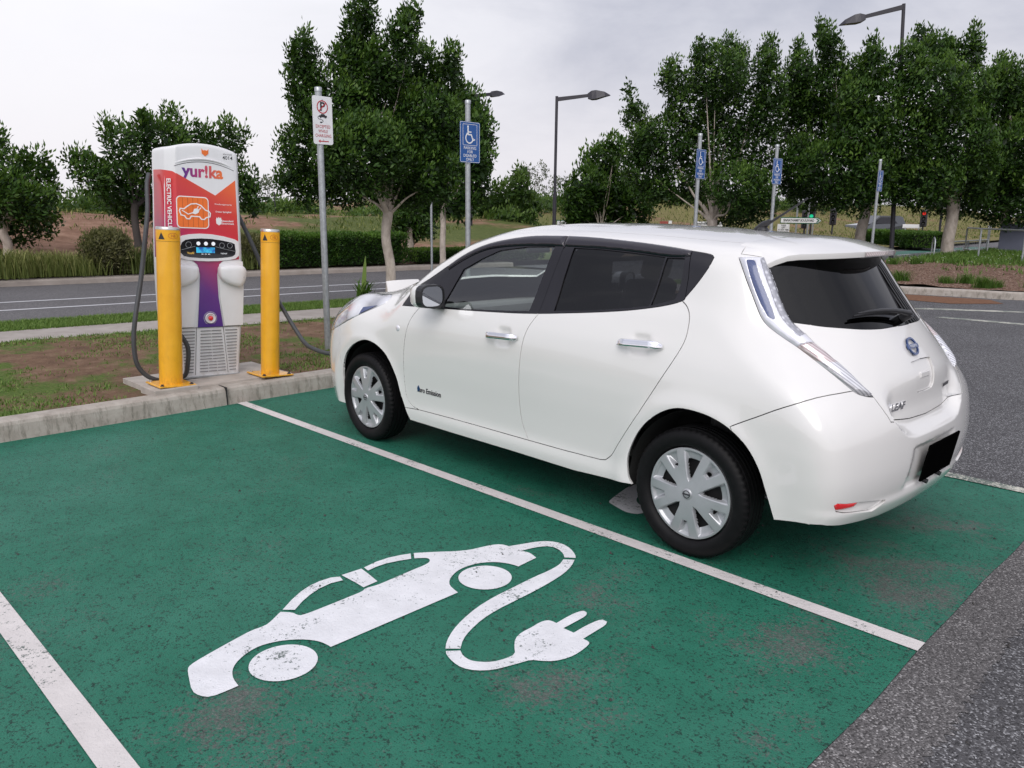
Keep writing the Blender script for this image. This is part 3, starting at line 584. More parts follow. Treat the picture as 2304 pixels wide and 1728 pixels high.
car = empty('parked_car', 'white five-door hatchback parked in the green charging bay', 'car', (0, 0, 0), (0, 0, -.02321492))
bodyshell = panel('body', None, M['paint'], car)
for s in (1, -1):
    w = panel('front_wing', ['front_wing'], M['paint'], car, s)
    mb = MB(); c0 = surf(*uv_of([(2.283, .875 , .858)]).T)[0]
    mb.lathe([(0, .006), (.012, .0055), (.019, .003), (.021, 0)], (c0[0], s * c0[1], c0[2]), 20, (s * -PI / 2, 0, 0)); mb.build('side_marker_lamp', M['lamp_white'], w)
    d = panel('front_door', ['front_door'], M['paint'], car, s); d2 = panel('rear_door', ['rear_door'], M['paint'], car, s)
    panel('window_frame', ['window_frame'], M['trim_black'], d, s, .001, .006, .001)
    panel('window_frame', ['rear_window_frame'], M['trim_black'], d2, s, .001, .006, .001)
    panel('window', ['door_window'], M['glass_front'], d, s, 0, 0, -.005)
    panel('window', ['rear_side_window'], M['glass_dark'], d2, s, 0, 0, -.005)
    panel('quarter_window', ['quarter_window'], M['glass_dark'], d2, s, 0, 0, -.005)
    panel('window_visor', ['window_visor'], M['visor'], d, s, .001, .014, .002, {'amp': .014, 'w': .012})
    panel('window_visor', ['rear_window_visor'], M['visor'], d2, s, .001, .014, .002, {'amp': .014, 'w': .012})
    panel('front_quarter_window', ['front_quarter_panel'], M['trim_black'], car, s, .001, .006, 0)
    panel('pillar_panel', ['pillar_panel'], M['trim_black'], car, s, .0015, .006, 0)
    keys = ['blue_panel', 'led_strip', 'lamp_housing', 'lamp_lower']; ids = [ORDER.index(k) for k in keys]
    TT = T3[np.isin(lab, ids)]; LB = [(P3[i], P3[j]) for i, j in loops_of(TT.tolist())]
    bl = {'amp': .024, 'w': .015, 'pts': LB}
    lamp = panel('tail_lamp', ['lamp_housing'], M['lamp_white'], car, s, 0.001, .012, .001, bl)
    panel('blue_panel', ['blue_panel'], M['lamp_blue'], lamp, s, 0, 0, 0.001, bl)
    panel('led_strip', ['led_strip'], M['lamp_led'], lamp, s, 0, 0, 0.001, bl)
    panel('clear_lens', ['lamp_lower'], M['lamp_ribbed'], lamp, s, 0.001, .012, 0.001, bl)
    h_ = panel('headlight', ['headlight'], M['headlamp'], car, s, .002, .012, 0, {'amp': .010, 'w': .03}); panel('blue_insert', ['headlamp_insert'], M['lamp_blue'], h_, s, 0, 0, .004)
panel('roof', ['roof'], M['paint'], car); panel('bonnet', ['bonnet'], M['paint'], car)
panel('windscreen', ['windscreen'], M['glass_screen'], car, 0, 0, 0, -.004)
gate = panel('tailgate', ['tailgate'], M['paint'], car)
panel('rear_window', ['rear_window'], M['glass_rear'], gate, 0, .001, .006, -.002)
panel('rear_bumper', ['rear_bumper'], M['paint'], car); panel('front_bumper', ['front_bumper'], M['paint'], car)
# inner dark shell behind every opaque panel (seen through the shut lines and the glass)
opq = [i for i, k in enumerate(ORDER) if k not in ('void', 'door_window', 'rear_side_window', 'quarter_window', 'rear_window', 'windscreen')] + [-1]
T = T3[np.isin(lab, opq)]; used, inv = np.unique(T, return_inverse=True); Vh = P3[used] - N3[used] * .018; Fh = inv.reshape(T.shape)
V = np.concatenate([Vh, Vh * (1, -1, 1)]); Fc = np.concatenate([Fh, Fh[:, ::-1] + len(Vh)])
mk('inner_shell', V, Fc.tolist(), M['gap'], car, True)

# ------------------------------------------------------------------ car fittings
panel('handle_recess', ['gate_recess'], M['paint'], gate, 0, 0, 0, -.009)
rb = [o for o in car.children if o.name.startswith('rear_bumper')][0]
for s in (1, -1):
    panel('reflector', ['reflector'], M['reflector'], rb, s, 0, .012, -.002, {'amp': .004, 'w': .008})
    panel('reflector_slot', ['bumper_slot'], M['paint'], rb, s, .0, 0, -.012)
mb = MB(); mb.box((-.680, -.01, .885), (.035, .11, .030), (0, R(8), 0), .006); mb.build('handle', M['paint'], gate)
def onsurf(x, z, s=1, y=.86):                              # point and normal of the flank at (x, z)
    u = uv_of([(x, y, z)])[0]; P = surf(*[np.array([q]) for q in u])
    for _ in range(3): u = uv_of([(x, P[0][1], z)])[0]; P = surf(*[np.array([q]) for q in u])
    N = bodyn(P)[0]; P = P[0].copy(); N = N.copy(); P[1] *= s; N[1] *= s; return P, N
def onrear(y, z):
    x = -.6; 
    lo, hi = -1.1, .2
    for _ in range(40):
        m = (lo + hi) / 2
        if bodyf(np.array([[m, y, z]]))[0] > 0: lo = m
        else: hi = m
    P = np.array([hi, y, z]); N = bodyn(P[None])[0]; return P, N
# door handles
doors = [o for o in car.children if 'door' in o.name]
for o in doors:
    s = 1 if sum(v.co.y for v in o.data.vertices) > 0 else -1; fr = o.name.startswith('front')
    x0, x1, z0, z1 = (1.399, 1.143, .916, .927) if fr else (.45, .188, .982, .994)
    P0, N0 = onsurf(x0, z0, s); P1, N1 = onsurf(x1, z1, s); mb = MB(); pts_ = []; rr = []
    for i in range(13):
        t = i / 12; p = P0 + (P1 - P0) * t + (N0 + N1) / 2 * (.012 + .030 * min(1, math.sin(PI * min(1, max(0, t))) * 2.2)); pts_.append(p); rr.append(.011 if 0 < i < 12 else .006)
    V = []; F = []; n = 12
    ax = Vector(P1 - P0).normalized(); nn = Vector((N0 + N1) / 2).normalized(); vv = ax.cross(nn).normalized()
    for i, p in enumerate(pts_):
        k1 = .0185 if 0 < i < 12 else .010; k2 = .0075 if 0 < i < 12 else .004
        for k in range(n):
            a = 2 * PI * k / n; V.append(Vector(p) + vv * k1 * math.copysign(abs(math.cos(a)) ** .7, math.cos(a)) + nn * k2 * math.copysign(abs(math.sin(a)) ** .7, math.sin(a)))
    for i in range(12):
        for k in range(n): F.append((i * n + k, i * n + (k + 1) % n, (i + 1) * n + (k + 1) % n, (i + 1) * n + k))
    F.append(tuple(range(n))); F.append(tuple(range(12 * n, 13 * n))); mb.add(V, F, True)
    mb.build('handle', M['chrome'], o)
# door mirrors
for s in (1, -1):
    mb = MB(); V = []; F = []; n = 20; prof = [(-.055, .30), (-.05, .72), (-.035, .90), (0, 1.0), (.03, .98), (.06, .86), (.085, .62), (.097, .30), (.10, .02)]
    for k, (dx, sc) in enumerate(prof):
        for j in range(n):
            a = 2 * PI * j / n; yy = .082 * math.copysign(abs(math.cos(a)) ** .62, math.cos(a)) * sc; zz = .071 * math.copysign(abs(math.sin(a)) ** .62, math.sin(a)) * sc
            zz += .010 * (yy / .1) * (-1 if zz < 0 else -.3); V.append((1.865 + dx + .35 * yy * .5, s * (.957 + yy), 1.110 + zz))
    for k in range(len(prof) - 1):
        for j in range(n):
            q = (k * n + j, k * n + (j + 1) % n, (k + 1) * n + (j + 1) % n, (k + 1) * n + j); F.append(q if s < 0 else q[::-1])
    F.append(tuple(range(n)) if s > 0 else tuple(range(n - 1, -1, -1))); mb.add(V, F, True)
    mir = mb.build('door_mirror', M['paint'], car)
    def ring(sc, dx): return [(1.865 + dx + .175 * .082 * math.copysign(abs(math.cos(a)) ** .62, math.cos(a)) * sc, s * (.957 + .082 * math.copysign(abs(math.cos(a)) ** .62, math.cos(a)) * sc),
                               1.110 + .071 * math.copysign(abs(math.sin(a)) ** .62, math.sin(a)) * sc) for a in [2 * PI * j / 20 for j in range(20)]]
    mb = MB(); a_, b_, c_ = ring(1.03, -.012), ring(1.0, -.062), ring(.86, -.064); mb.add(a_ + b_ + c_, [(k * 20 + j, k * 20 + (j + 1) % 20, (k + 1) * 20 + (j + 1) % 20, (k + 1) * 20 + j) for k in range(2) for j in range(20)], False); mb.build('rim', M['black_plastic'], mir)
    mb = MB(); mb.add(ring(.87, -.058), [tuple(range(20))], False); mb.build('mirror_glass', plain('mirror_glass', (.55, .57, .6), .02, 1, vary=.01) if s > 0 else M['chrome'], mir)
    mb = MB(); mb.box((1.885, s * .875, 1.045), (.09, .10, .035), (0, 0, 0), .01); mb.box((1.90, s * .845, 1.06), (.13, .03, .08), None, .01); mb.build('mirror_arm', M['black_plastic'], mir)
# spoiler
def roofz(x, y): return float(Ztop(x) - Zcr(x) * y * y * (1 + .6 * y * y))
V = []; F = []; ny, nx = 33, 9; W_ = .595
def trail(y): return -.452 + .95 * abs(y) ** 2.35 + .02 * abs(y)
def lead(y): return -.080 + .13 * (abs(y) / .6) ** 2 - .10 * max(0, (abs(y) - .5) / .1) ** 1.5
for j in range(ny):
    y = -W_ + 2 * W_ * j / (ny - 1); e = max(0, (abs(y) - .50) / .095)
    drop = .042 * e ** 1.6
    for i in range(nx):
        t = i / (nx - 1); x = lead(y) * (1 - t) + trail(y) * t
        V.append((x, y, roofz(x, y) + .004 * math.sin(PI * min(1, t * 1.3)) + .003 - .016 * t * t - drop + .002))
m = len(V)
for j in range(ny):
    y = -W_ + 2 * W_ * j / (ny - 1); e = max(0, (abs(y) - .50) / .095); drop = .042 * e ** 1.6
    for i in range(4):
        t = i / 3; xt = trail(y); x = xt + (.0, .004, .05, .16)[i]; V.append((x, y, roofz(xt, y) - .016 - drop - (.006, .020, .028, .030)[i]))
for j in range(ny - 1):
    for i in range(nx - 1): a = j * nx + i; F.append((a, a + nx, a + nx + 1, a + 1))
    F.append((j * nx + nx - 1, (j + 1) * nx + nx - 1, m + (j + 1) * 4, m + j * 4))
    for i in range(3): a = m + j * 4 + i; F.append((a, a + 4, a + 5, a + 1))
for j, fl in ((0, 1), (ny - 1, 0)):
    q = [j * nx + i for i in range(nx)] + [m + j * 4 + i for i in range(4)]; F.append(tuple(q if fl else q[::-1]))
sp_ = mk('spoiler', V, F, M['paint'], gate, True)
md = sp_.modifiers.new('edge', 'EDGE_SPLIT'); md.split_angle = R(38)
V = []; F = []
for j in range(9):
    y = -.17 + .34 * j / 8; xt = trail(y); z = roofz(xt, y) - .016 + .003
    V += [(xt + .055, y * .92, z + .012), (xt - .003, y, z), (xt - .004, y, z - .018), (xt + .03, y * .95, z - .030)]
for j in range(8):
    for i in range(3): a = j * 4 + i; F.append((a, a + 1, a + 5, a + 4))
mk('brake_light', V, F, M['lamp_ribbed'], sp_, False)
# antenna
mb = MB(); mb.lathe([(.0, .03), (.012, .028), (.028, .012), (.034, 0)], (.19, 0, roofz(.19, 0) + .0), 16); V = []
mb.tube([(.235, 0, roofz(.2, 0) + .002), (.19, 0, roofz(.2, 0) + .025), (.15, 0, roofz(.2, 0) + .05)], [.012, .022, .012], 10)
mb.tube([(.165, 0, 1.565), (.10, 0, 1.605), (.0, 0, 1.668), (-.045, 0, 1.698)], [.008, .0065, .005, .005], 8); mb.build('antenna', M['black_plastic'], car)
# rear wiper
Pw = [onrear(y, z) for y, z in ((-.02, 1.135), (.06, 1.15), (.14, 1.16), (.22, 1.165), (.30, 1.165), (.37, 1.16))]
mb = MB(); pp = [P + N * .045 for P, N in Pw]
mb.tube([Pw[0][0] + Pw[0][1] * .0, Pw[0][0] + Pw[0][1] * .05], .022, 12); mb.tube(pp, [.014, .013, .012, .010, .008, .004], 8)
mb.tube([P + N * .02 for P, N in Pw[1:]], .005, 6); mb.tube([P + N * .012 for P, N in Pw[1:]], .003, 5); mb.build('wiper', M['black_plastic'], gate)
# number plate, badge, lettering
P, N = onrear(0, .512); cx = P[0] - .030
pl = MB(); pl.box((cx, -.01, .512), (.010, .385, .180), (0, R(-9), 0), .002); pl = pl.build('number_plate', M['plate_black'], car)
for y in (-.085, .085): mb = MB(); mb.tube([(cx + .05, y, .412), (cx + .010, y, .402)], [.012, .011], 10); mb.build('plate_fastener', M['black_plastic'], pl)
P, N = onrear(.052, 1.016); ux = np.cross((0, 0, 1), N) * 1.0
Mb = frame(P + N * .006, Vector((0, 0, 1)).cross(Vector(N)), Vector(N).cross(Vector((0, 0, 1)).cross(Vector(N))))
mb = MB(); ring_ = [(math.cos(2 * PI * k / 40), math.sin(2 * PI * k / 40)) for k in range(40)]
V = []; F = []
for k in range(40):
    for r_, z in ((.052, 0), (.051, .006), (.040, .006), (.038, 0)): V.append(Mb @ Vector((ring_[k][0] * r_, ring_[k][1] * r_ * .88, z)))
for k in range(40):
    for i in range(3): a = k * 4 + i; b2 = ((k + 1) % 40) * 4 + i; F.append((a, b2, b2 + 1, a + 1))
mb.add(V, F, False); mb.prism([(-.056, -.0105), (.056, -.0105), (.056, .0105), (-.056, .0105)], 0, .007, Mb); bdg = mb.build('badge', M['badge_blue'], gate)
text('NISSAN', .017, M['chrome'], bdg, Mb @ Matrix.Translation((0, 0, .0075)), bold=.0006, xs=1.25)
P, N = onrear(.30, .778); text('LEAF', .044, M['chrome'], gate, frame(P + N * .003, Vector((0, 0, 1)).cross(Vector(N)), Vector(N).cross(Vector((0, 0, 1)).cross(Vector(N)))), shear=.2, bold=.0012, xs=1.35, depth=.002)
P, N = onrear(-.33, .80); text('ZERO EMISSION', .022, M['dark_metal'], gate, frame(P + N * .003, Vector((0, 0, 1)).cross(Vector(N)), (0, 0, 1)), bold=.0006)
for o in doors:
    if o.name.startswith('front'):
        s = 1 if sum(v.co.y for v in o.data.vertices) > 0 else -1; P, N = onsurf(1.975, .476, s)
        fx = Vector((0, 0, 1)).cross(Vector(N)); Mt = frame(P + N * .002, fx, (0, 0, 1))
        text('zero Emission', .047, M['badge_blue'] if 0 else M['dark_metal'], o, Mt, bold=.0008, xs=.92)
        mb = MB(); Mk = Mt @ Matrix.Translation((-.108 if 1 else 0, .006, .0012)); mb.prism([(.012 * math.cos(2 * PI * k / 18), .018 * math.sin(2 * PI * k / 18) + (.006 if k == 4 else 0)) for k in range(18)], 0, .001, Mk); mb.build('emblem', M['badge_blue'], o)
# open charge-port lid on the nose
V = []; F = []
for i in range(7):
    for j in range(11):
        t = i / 6; y = (-.5 + j / 10) * .36 * (1 - .10 * t) ; V.append((3.36 + .035 * t + .10 * (y * 2) ** 2 * .5 + .02 * t * t, y, .925 + .135 * t - .05 * (abs(y) * 5) ** 3 * t * .16))
n0_ = len(V); V += [(a_ + .012, b_, c_ - .004) for a_, b_, c_ in V]
for i in range(6):
    for j in range(10): a = i * 11 + j; F += [(a, a + 11, a + 12, a + 1), (a + n0_, a + 1 + n0_, a + 12 + n0_, a + 11 + n0_)]
bo = [j for j in range(11)] + [i * 11 + 10 for i in range(1, 7)] + [66 + j for j in range(9, -1, -1)] + [i * 11 for i in range(5, 0, -1)]
for k in range(len(bo)): a, b2 = bo[k], bo[(k + 1) % len(bo)]; F.append((a, b2, b2 + n0_, a + n0_))
bn = [o for o in car.children if o.name.startswith('bonnet')][0]
mk('charge_port_lid', V, F, M['paint'], bn, True).modifiers.new('e', 'EDGE_SPLIT').split_angle = R(40)
mb = MB(); mb.tube([(3.56, 0, .86), (3.50, 0, .80)], .06, 20); mb.build('charge_port', M['black_plastic'], bn)
# wheels
def wheel_cover(r0=.221):
    nr, na = 60, 400; V = []; H = []
    rs = np.linspace(0, r0, nr); hole = np.zeros((nr, na), bool)
    th = np.arange(na) / na * 2 * PI
    for i, r_ in enumerate(rs):
        x = r_ * np.cos(th); y = r_ * np.sin(th); d = np.full(na, 9.)
        for g in range(5):
            t0 = g * 2 * PI / 5; dr = np.array((math.cos(t0), math.sin(t0))); pr_ = np.array((-dr[1], dr[0]))
            for sg in (-1, 0, 1):
                if sg: a1 = t0 + sg * R(15.8); A0 = dr * .080 + pr_ * sg * .0185; A1 = np.array((.240 * math.cos(a1), .240 * math.sin(a1)))
                else: A0 = dr * .02; A1 = dr * .098
                e_ = A1 - A0; L_ = e_ @ e_; tt = np.clip(((x - A0[0]) * e_[0] + (y - A0[1]) * e_[1]) / L_, 0, 1); d = np.minimum(d, np.hypot(x - A0[0] - tt * e_[0], y - A0[1] - tt * e_[1]) - (.017 if sg == 0 else 0))
        wd = .0215 + .004 * r_ / r0; hub = sstep(.052, .040, np.full(na, r_)); rim = sstep(.200, .212, np.full(na, r_))
        sp = 1 - sstep(wd - .004, wd + .010, d); hh = np.maximum(np.maximum(sp, hub), rim)
        dome = .010 * (1 - (r_ / r0) ** 2)
        H.append(dome - .034 * (1 - hh) * (1 if r_ < .15 else (1 - .75 * (r_ - .15) / .07)) - .004 * (r_ / r0) ** 4)
        rel = (th % (2 * PI / 5)); mid = np.abs(rel - PI / 5) < R(18)
        hole[i] = (d > wd + .0045) & (r_ > np.where(mid, .080, .118)) & (r_ < np.where(mid, .168, .152)) & (hh < .55)
    for i in range(nr): V += [(rs[i] * math.cos(a), H[i][k], rs[i] * math.sin(a)) for k, a in enumerate(th)]
    F = []
    for i in range(nr - 1):
        for k in range(na):
            k2 = (k + 1) % na
            if not (hole[i, k] or hole[i + 1, k] or hole[i, k2] or hole[i + 1, k2]): F.append((i * na + k, (i + 1) * na + k, (i + 1) * na + k2, i * na + k2))
    n = len(V); V += [(r0 * math.cos(a), -.03, r0 * math.sin(a)) for a in th]; F += [((nr - 1) * na + k, n + k, n + (k + 1) % na, (nr - 1) * na + (k + 1) % na) for k in range(na)]
    return V, F
cvV, cvF = wheel_cover()
M['wheel_dark'] = plain('wheel_dark_steel', (.012, .012, .013), .7)
def make_wheel(x, s, spin, steer=0):
    root = bpy.data.objects.new('wheel', None); root.empty_display_size = .1; root.location = (x, s * .775, .316); root.rotation_euler = (0, spin, R(steer) + (0 if s > 0 else PI)); link(root, car)
    mb = MB(); pr = [(.225, .058), (.232, .078), (.245, .090), (.262, .0955), (.282, .0945), (.298, .088), (.3085, .078), (.3125, .071), (.3135, .062), (.3065, .061), (.3065, .056), (.3150, .055), (.3155, .032), (.3085, .031), (.3085, .024), (.316, .023), (.316, .004), (.309, .003)]
    pr = pr + [(r_, -z) for r_, z in pr[::-1]] + [(.225, -.058), (.225, .058)]
    V = []; F = []; n = 180
    for j in range(n):
        a = 2 * PI * j / n
        for i, (r_, z) in enumerate(pr):
            rr_ = r_ - (.0055 if (j % 3 == 0 and .060 < abs(z) < .080 and r_ > .30) else 0); V.append((rr_ * math.cos(a), z, rr_ * math.sin(a)))
    m_ = len(pr)
    for j in range(n):
        for i in range(m_ - 1): a = j * m_ + i; b2 = ((j + 1) % n) * m_ + i; F.append((a, a + 1, b2 + 1, b2))
    mb.add(V, F, True); ty = mb.build('tyre', M['rubber'], root); ty.modifiers.new('e', 'EDGE_SPLIT').split_angle = R(42)
    o = mk('wheel_cover', [(a, b2 + .078, c_) for a, b2, c_ in cvV], cvF, M['wheel_silver'], root, True)
    o.modifiers.new('e', 'EDGE_SPLIT').split_angle = R(50)
    mb = MB(); mb.lathe([(.0, .008), (.022, .0075), (.027, .004), (.029, -.002)], (0, .086, 0), 24, (-PI / 2, 0, 0)); cap = mb.build('centre_cap', M['wheel_silver'], o)
    mb = MB(); Mc = frame((0, .0946, 0), (-1, 0, 0), (0, 0, 1)) @ Matrix.Rotation(-spin, 4, 'Z')
    for k in range(24):
        a, b2 = 2 * PI * k / 24, 2 * PI * (k + 1) / 24; mb.prism([(.016 * math.cos(a), .016 * math.sin(a)), (.0195 * math.cos(a), .0195 * math.sin(a)), (.0195 * math.cos(b2), .0195 * math.sin(b2)), (.016 * math.cos(b2), .016 * math.sin(b2))], 0, .001, Mc)
    mb.prism([(-.021, -.0035), (.021, -.0035), (.021, .0035), (-.021, .0035)], 0, .0012, Mc); mb.build('emblem', M['dark_metal'], cap)
    mb = MB(); mb.lathe([(.0, .03), (.07, .03), (.12, .02), (.20, .035), (.222, .06)], (0, 0, 0), 32, (-PI / 2, 0, 0)); mb.build('rim', M['wheel_dark'], root)
    return root
for x in (0, 2.7):
    for s in (1, -1): make_wheel(x, s, R(14 if x == 0 else -14), 0 if x == 0 else -1.5)
# wheel-arch liners and underbody
for x in (0, 2.7):
    for s in (1, -1):
        mb = MB(); V = []; F = []; n = 24; cx_ = -.045 if x == 0 else 2.595
        for k in range(n + 1):
            a = (R(4) if x > 1 else R(-14)) * 0 + R(-10) + (PI + R(12)) * k / n
            for yy, rr_ in ((.848, .405), (.80, .412), (.60, .41), (.45, .40), (.45, .0)): V.append((cx_ + rr_ * math.cos(a) * (.99), s * yy, .325 + rr_ * math.sin(a) * .975))
        for k in range(n):
            for i in range(4): a = k * 5 + i; F.append((a, a + 1, a + 6, a + 5))
        mb.add(V, F, True); mb.build('wheel_arch_liner', M['liner'], car)
mb = MB(); mb.box((1.32, 0, .275), (1.86, 1.50, .07), None, .02); mb.box((-.35, 0, .30), (.55, .8, .12), None, .03); mb.box((3.05, 0, .26), (1.0, .8, .10), None, .03); mb.box((0, 0, .28), (.4, .8, .08)); mb.box((2.7, 0, .28), (.8, .8, .08))
mb.box((-.5, 0, .35), (.25, 1.0, .06), None, .02)
mb.build('underbody', M['liner'], car)
# interior
mb = MB()
def seat(x, y, w, tilt=R(-18)):
    mb.box((x, y, .58), (.52, w, .16), (0, R(-6), 0), .05); Mx = Euler((0, tilt, 0)).to_matrix()
    mb.box((x - .30, y, .90), (.14, w * .96, .62), (0, tilt, 0), .05)
seat(1.55, .37, .48); seat(1.55, -.37, .48); seat(.62, 0, 1.22)
seats = mb.build('seats', M['interior'], car)
for x, y in ((1.13, .37), (1.13, -.37), (.23, .38), (.23, -.38), (.23, 0)): mb = MB(); mb.box((x, y, 1.285 if x > 1 else 1.20), (.09, .25, .17), (0, R(-14), 0), .035); mb.build('headrest', M['interior'], seats)
mb = MB(); mb.box((2.22, 0, .86), (.34, 1.36, .22), (0, R(8), 0), .06); mb.box((2.45, 0, .93), (.5, 1.30, .05), (0, R(5), 0), .02); mb.box((1.95, 0, .70), (.6, .25, .22), None, .05); dash = mb.build('dashboard', M['dash'], car)
mb = MB(); q = [(1.90 + .075 * math.sin(2 * PI * k / 32), -.37 + .185 * math.cos(2 * PI * k / 32), .99 + .17 * math.sin(2 * PI * k / 32)) for k in range(33)]; mb.tube(q, .016, 8, False)
mb.box((1.91, -.37, .99), (.04, .12, .12), (0, R(-22), 0), .02); mb.box((1.90, -.37, .99), (.02, .34, .035), (0, R(-22), 0), .008); mb.box((2.0, -.37, .96), (.2, .06, .06)); mb.build('steering_wheel', M['black_plastic'], dash)
mb = MB(); mb.box((1.86, 0, 1.375), (.03, .22, .06), (0, R(20), 0), .012); mb.build('rear_view_mirror', M['black_plastic'], car)
mb = MB(); mb.box((1.25, 0, .40), (2.9, 1.5, .04)); mb.box((-.28, 0, .62), (.75, 1.15, .35), None, .04); mb.box((-.2, 0, 1.02), (.55, 1.1, .03)); mb.build('floor_trim', M['interior'], car)

# ------------------------------------------------------------------ ground, kerbs, road, markings
def asphalt(name, base, stone, fine=150, contrast=1.0, bump_=.0035):
    t = NT(name); co = t.coord()
    v = t.voro(fine, co, out='Color'); sep = t.n('ShaderNodeSeparateColor'); t.set(sep.inputs[0], v)
    agg = t.ramp(sep.outputs[0], [(0, tuple(c * .35 for c in base)), (.35, base), (.75, tuple(c * 1.25 for c in base)), (.93, stone), (1, tuple(min(1, c * 1.6) for c in stone))])
    big = t.noise(.8, 5); c = t.mix(t.ramp(big, [(.35, 0.), (.75, .35)]), agg, tuple(c * .55 for c in base))
    d = t.voro(fine, co); h = t.math('ADD', t.math('MULTIPLY', d, -1.), t.noise(fine * .5, 3))
    return t.pbr(c, .85, 0, t.bump(h, bump_, contrast), spec=.3)
M['asphalt'] = asphalt('car_park_asphalt', (.074, .072, .075), (.26, .26, .265), 150)
M['road_mat'] = asphalt('road_asphalt', (.105, .100, .102), (.19, .185, .185), 120, .4)
# green painted bay: paint over coarse chip seal, worn through in patches
def green_nodes(t, co):
    v = t.voro(150, co); n1 = t.noise(1.25, 6, .6, co); n2 = t.noise(26, 6, .75, co); n3 = t.noise(95, 4, .7, co); n4 = t.noise(5, 4, .6, co)
    green = t.ramp(n4, [(.25, (.008, .112, .068)), (.55, (.011, .138, .084)), (.8, (.020, .160, .100))])
    green = t.mix(t.ramp(n1, [(.42, 0.), (.62, .45)]), green, (.030, .165, .112))
    pores = t.ramp(t.math('ADD', t.math('MULTIPLY', n3, .75), t.math('MULTIPLY', n2, .4)), [(.485, .92), (.535, 0.)])
    green = t.mix(pores, green, (.004, .028, .020))
    wear_zone = t.noise(.85, 5, .62, t.n('ShaderNodeVectorMath', operation='ADD').outputs[0]) if 0 else t.noise(.95, 6, .65, co, .4)
    grit = t.noise(75, 4, .75, co)
    w = t.math('ADD', t.math('MULTIPLY', wear_zone, 1.0), t.math('MULTIPLY', grit, .80))
    sxy = t.n('ShaderNodeSeparateXYZ'); t.set(sxy.inputs[0], co)
    w = t.math('ADD', w, t.ramp(t.math('MULTIPLY_ADD', sxy.outputs['X'], .2, .4), [(.18, .075), (.42, .060), (.72, -.02), (1, -.04)]))
    nz_ = t.n('ShaderNodeTexNoise'); nz_.inputs['Scale'].default_value = 3.2; nz_.inputs['Detail'].default_value = 6; nz_.inputs['Roughness'].default_value = .7; t.set(nz_.inputs['Vector'], co)
    wv_ = t.n('ShaderNodeVectorMath', operation='MULTIPLY_ADD'); t.set(wv_.inputs[0], nz_.outputs['Color']); wv_.inputs[1].default_value = (1.1, 1.1, 0); t.set(wv_.inputs[2], co)
    wo_ = t.n('ShaderNodeVectorMath', operation='SUBTRACT'); t.set(wo_.inputs[0], wv_.outputs[0]); wo_.inputs[1].default_value = (.55, .55, 0)
    for gx0, gy0, gr, ga in [(-0.72, 1.26, 0.22, 0.2), (-0.73, 0.51, 0.2, 0.19), (-0.73, -0.4, 0.22, 0.19), (-0.87, -0.57, 0.12, 0.14), (0.34, 2.94, 0.16, 0.17), (0.37, 2.6, 0.14, 0.12), (-0.22, 2.19, 0.16, 0.15), (0.05, 1.53, 0.1, 0.12), (2.68, 0.93, 0.14, 0.1), (1.51, 2.14, 0.14, 0.09), (-0.88, 1.69, 0.12, 0.13), (0.76, 3.23, 0.1, 0.1)]:                  # scuffed areas where wheels turn
        dv = t.n('ShaderNodeVectorMath', operation='DISTANCE'); t.set(dv.inputs[0], wo_.outputs[0]); dv.inputs[1].default_value = (gx0, gy0, 0)
        w = t.math('ADD', w, t.math('MULTIPLY', t.math('EXPONENT', t.math('MULTIPLY', t.math('POWER', t.math('DIVIDE', dv.outputs['Value'], gr * 1.15), 2.), -1.)), ga * .85))
    wear = t.ramp(t.math('MULTIPLY', w, .6), [(.628, 0.), (.672, .55), (.75, .85)])
    bare = t.ramp(t.noise(120, 3, .8, co), [(.3, (.045, .042, .042)), (.55, (.115, .102, .100)), (.75, (.24, .22, .22))])
    col_ = t.mix(wear, green, bare)
    brown = t.ramp(t.noise(2.1, 5, .7, co), [(.68, 0.), (.76, .25)]); col_ = t.mix(brown, col_, (.10, .085, .055))
    h = t.math('ADD', t.math('ADD', n2, t.math('MULTIPLY', n3, .8)), t.math('MULTIPLY', v, -.5))
    return col_, h
t = NT('green_bay_paint'); co = t.coord(); c_, h_ = green_nodes(t, co); M['green'] = t.pbr(c_, .62, 0, t.bump(h_, .0045, .9), spec=.35)
def white_mark(name, thr, tint=(.66, .62, .60)):
    t = NT(name); co = t.coord(); n = t.math('ADD', t.math('MULTIPLY', t.noise(62, 4, .8, co), .7), t.math('MULTIPLY', t.noise(3.2, 4, .6, co), .45))
    wear = t.ramp(n, [(thr, 0.), (thr + .03, .9)]); dirt = t.noise(9, 5, .6, co)
    base = t.ramp(dirt, [(.3, tuple(c * .86 for c in tint)), (.7, tint)])
    g = t.ramp(t.noise(140, 3, .8, co), [(.4, (.03, .07, .055)), (.6, (.10, .12, .11))])
    return t.pbr(t.mix(wear, base, g), .6, 0, t.bump(t.math('ADD', t.noise(34, 5, .7, co), t.noise(95, 4, .7, co)), .004, .8), spec=.3)
M['line'] = white_mark('bay_line_paint', .655); M['symbol'] = white_mark('symbol_paint', .655, (.74, .74, .76)); M['oldline'] = white_mark('worn_line_paint', .545, (.60, .58, .50)); M['roadline'] = white_mark('road_line_paint', .70, (.66, .66, .68))
def sheet(name, poly, z, mat, kind='structure', step=None):
    mb = MB(); mb.prism(poly, 0, z, None, True); o = mb.build(name, mat); return tag(o, kind=kind)
sheet('car_park', [(-30, -40), (4.42, -40), (4.42, 14), (-30, 14)], 0, M['asphalt'])
wob = [(-1.078 + .004 * math.sin(y * 3.3) + .003 * math.sin(y * 7.1 + 1), y) for y in np.arange(-1.40, 9, .06)]
sheet('green_bay', [(4.41, -1.40)] + [(4.41, 9.0)] + wob[::-1], .004, M['green'])
t = NT('tack_strip'); co = t.coord(); M['tack'] = asphalt('bitumen_strip_mat', (.105, .099, .098), (.26, .25, .245), 170)
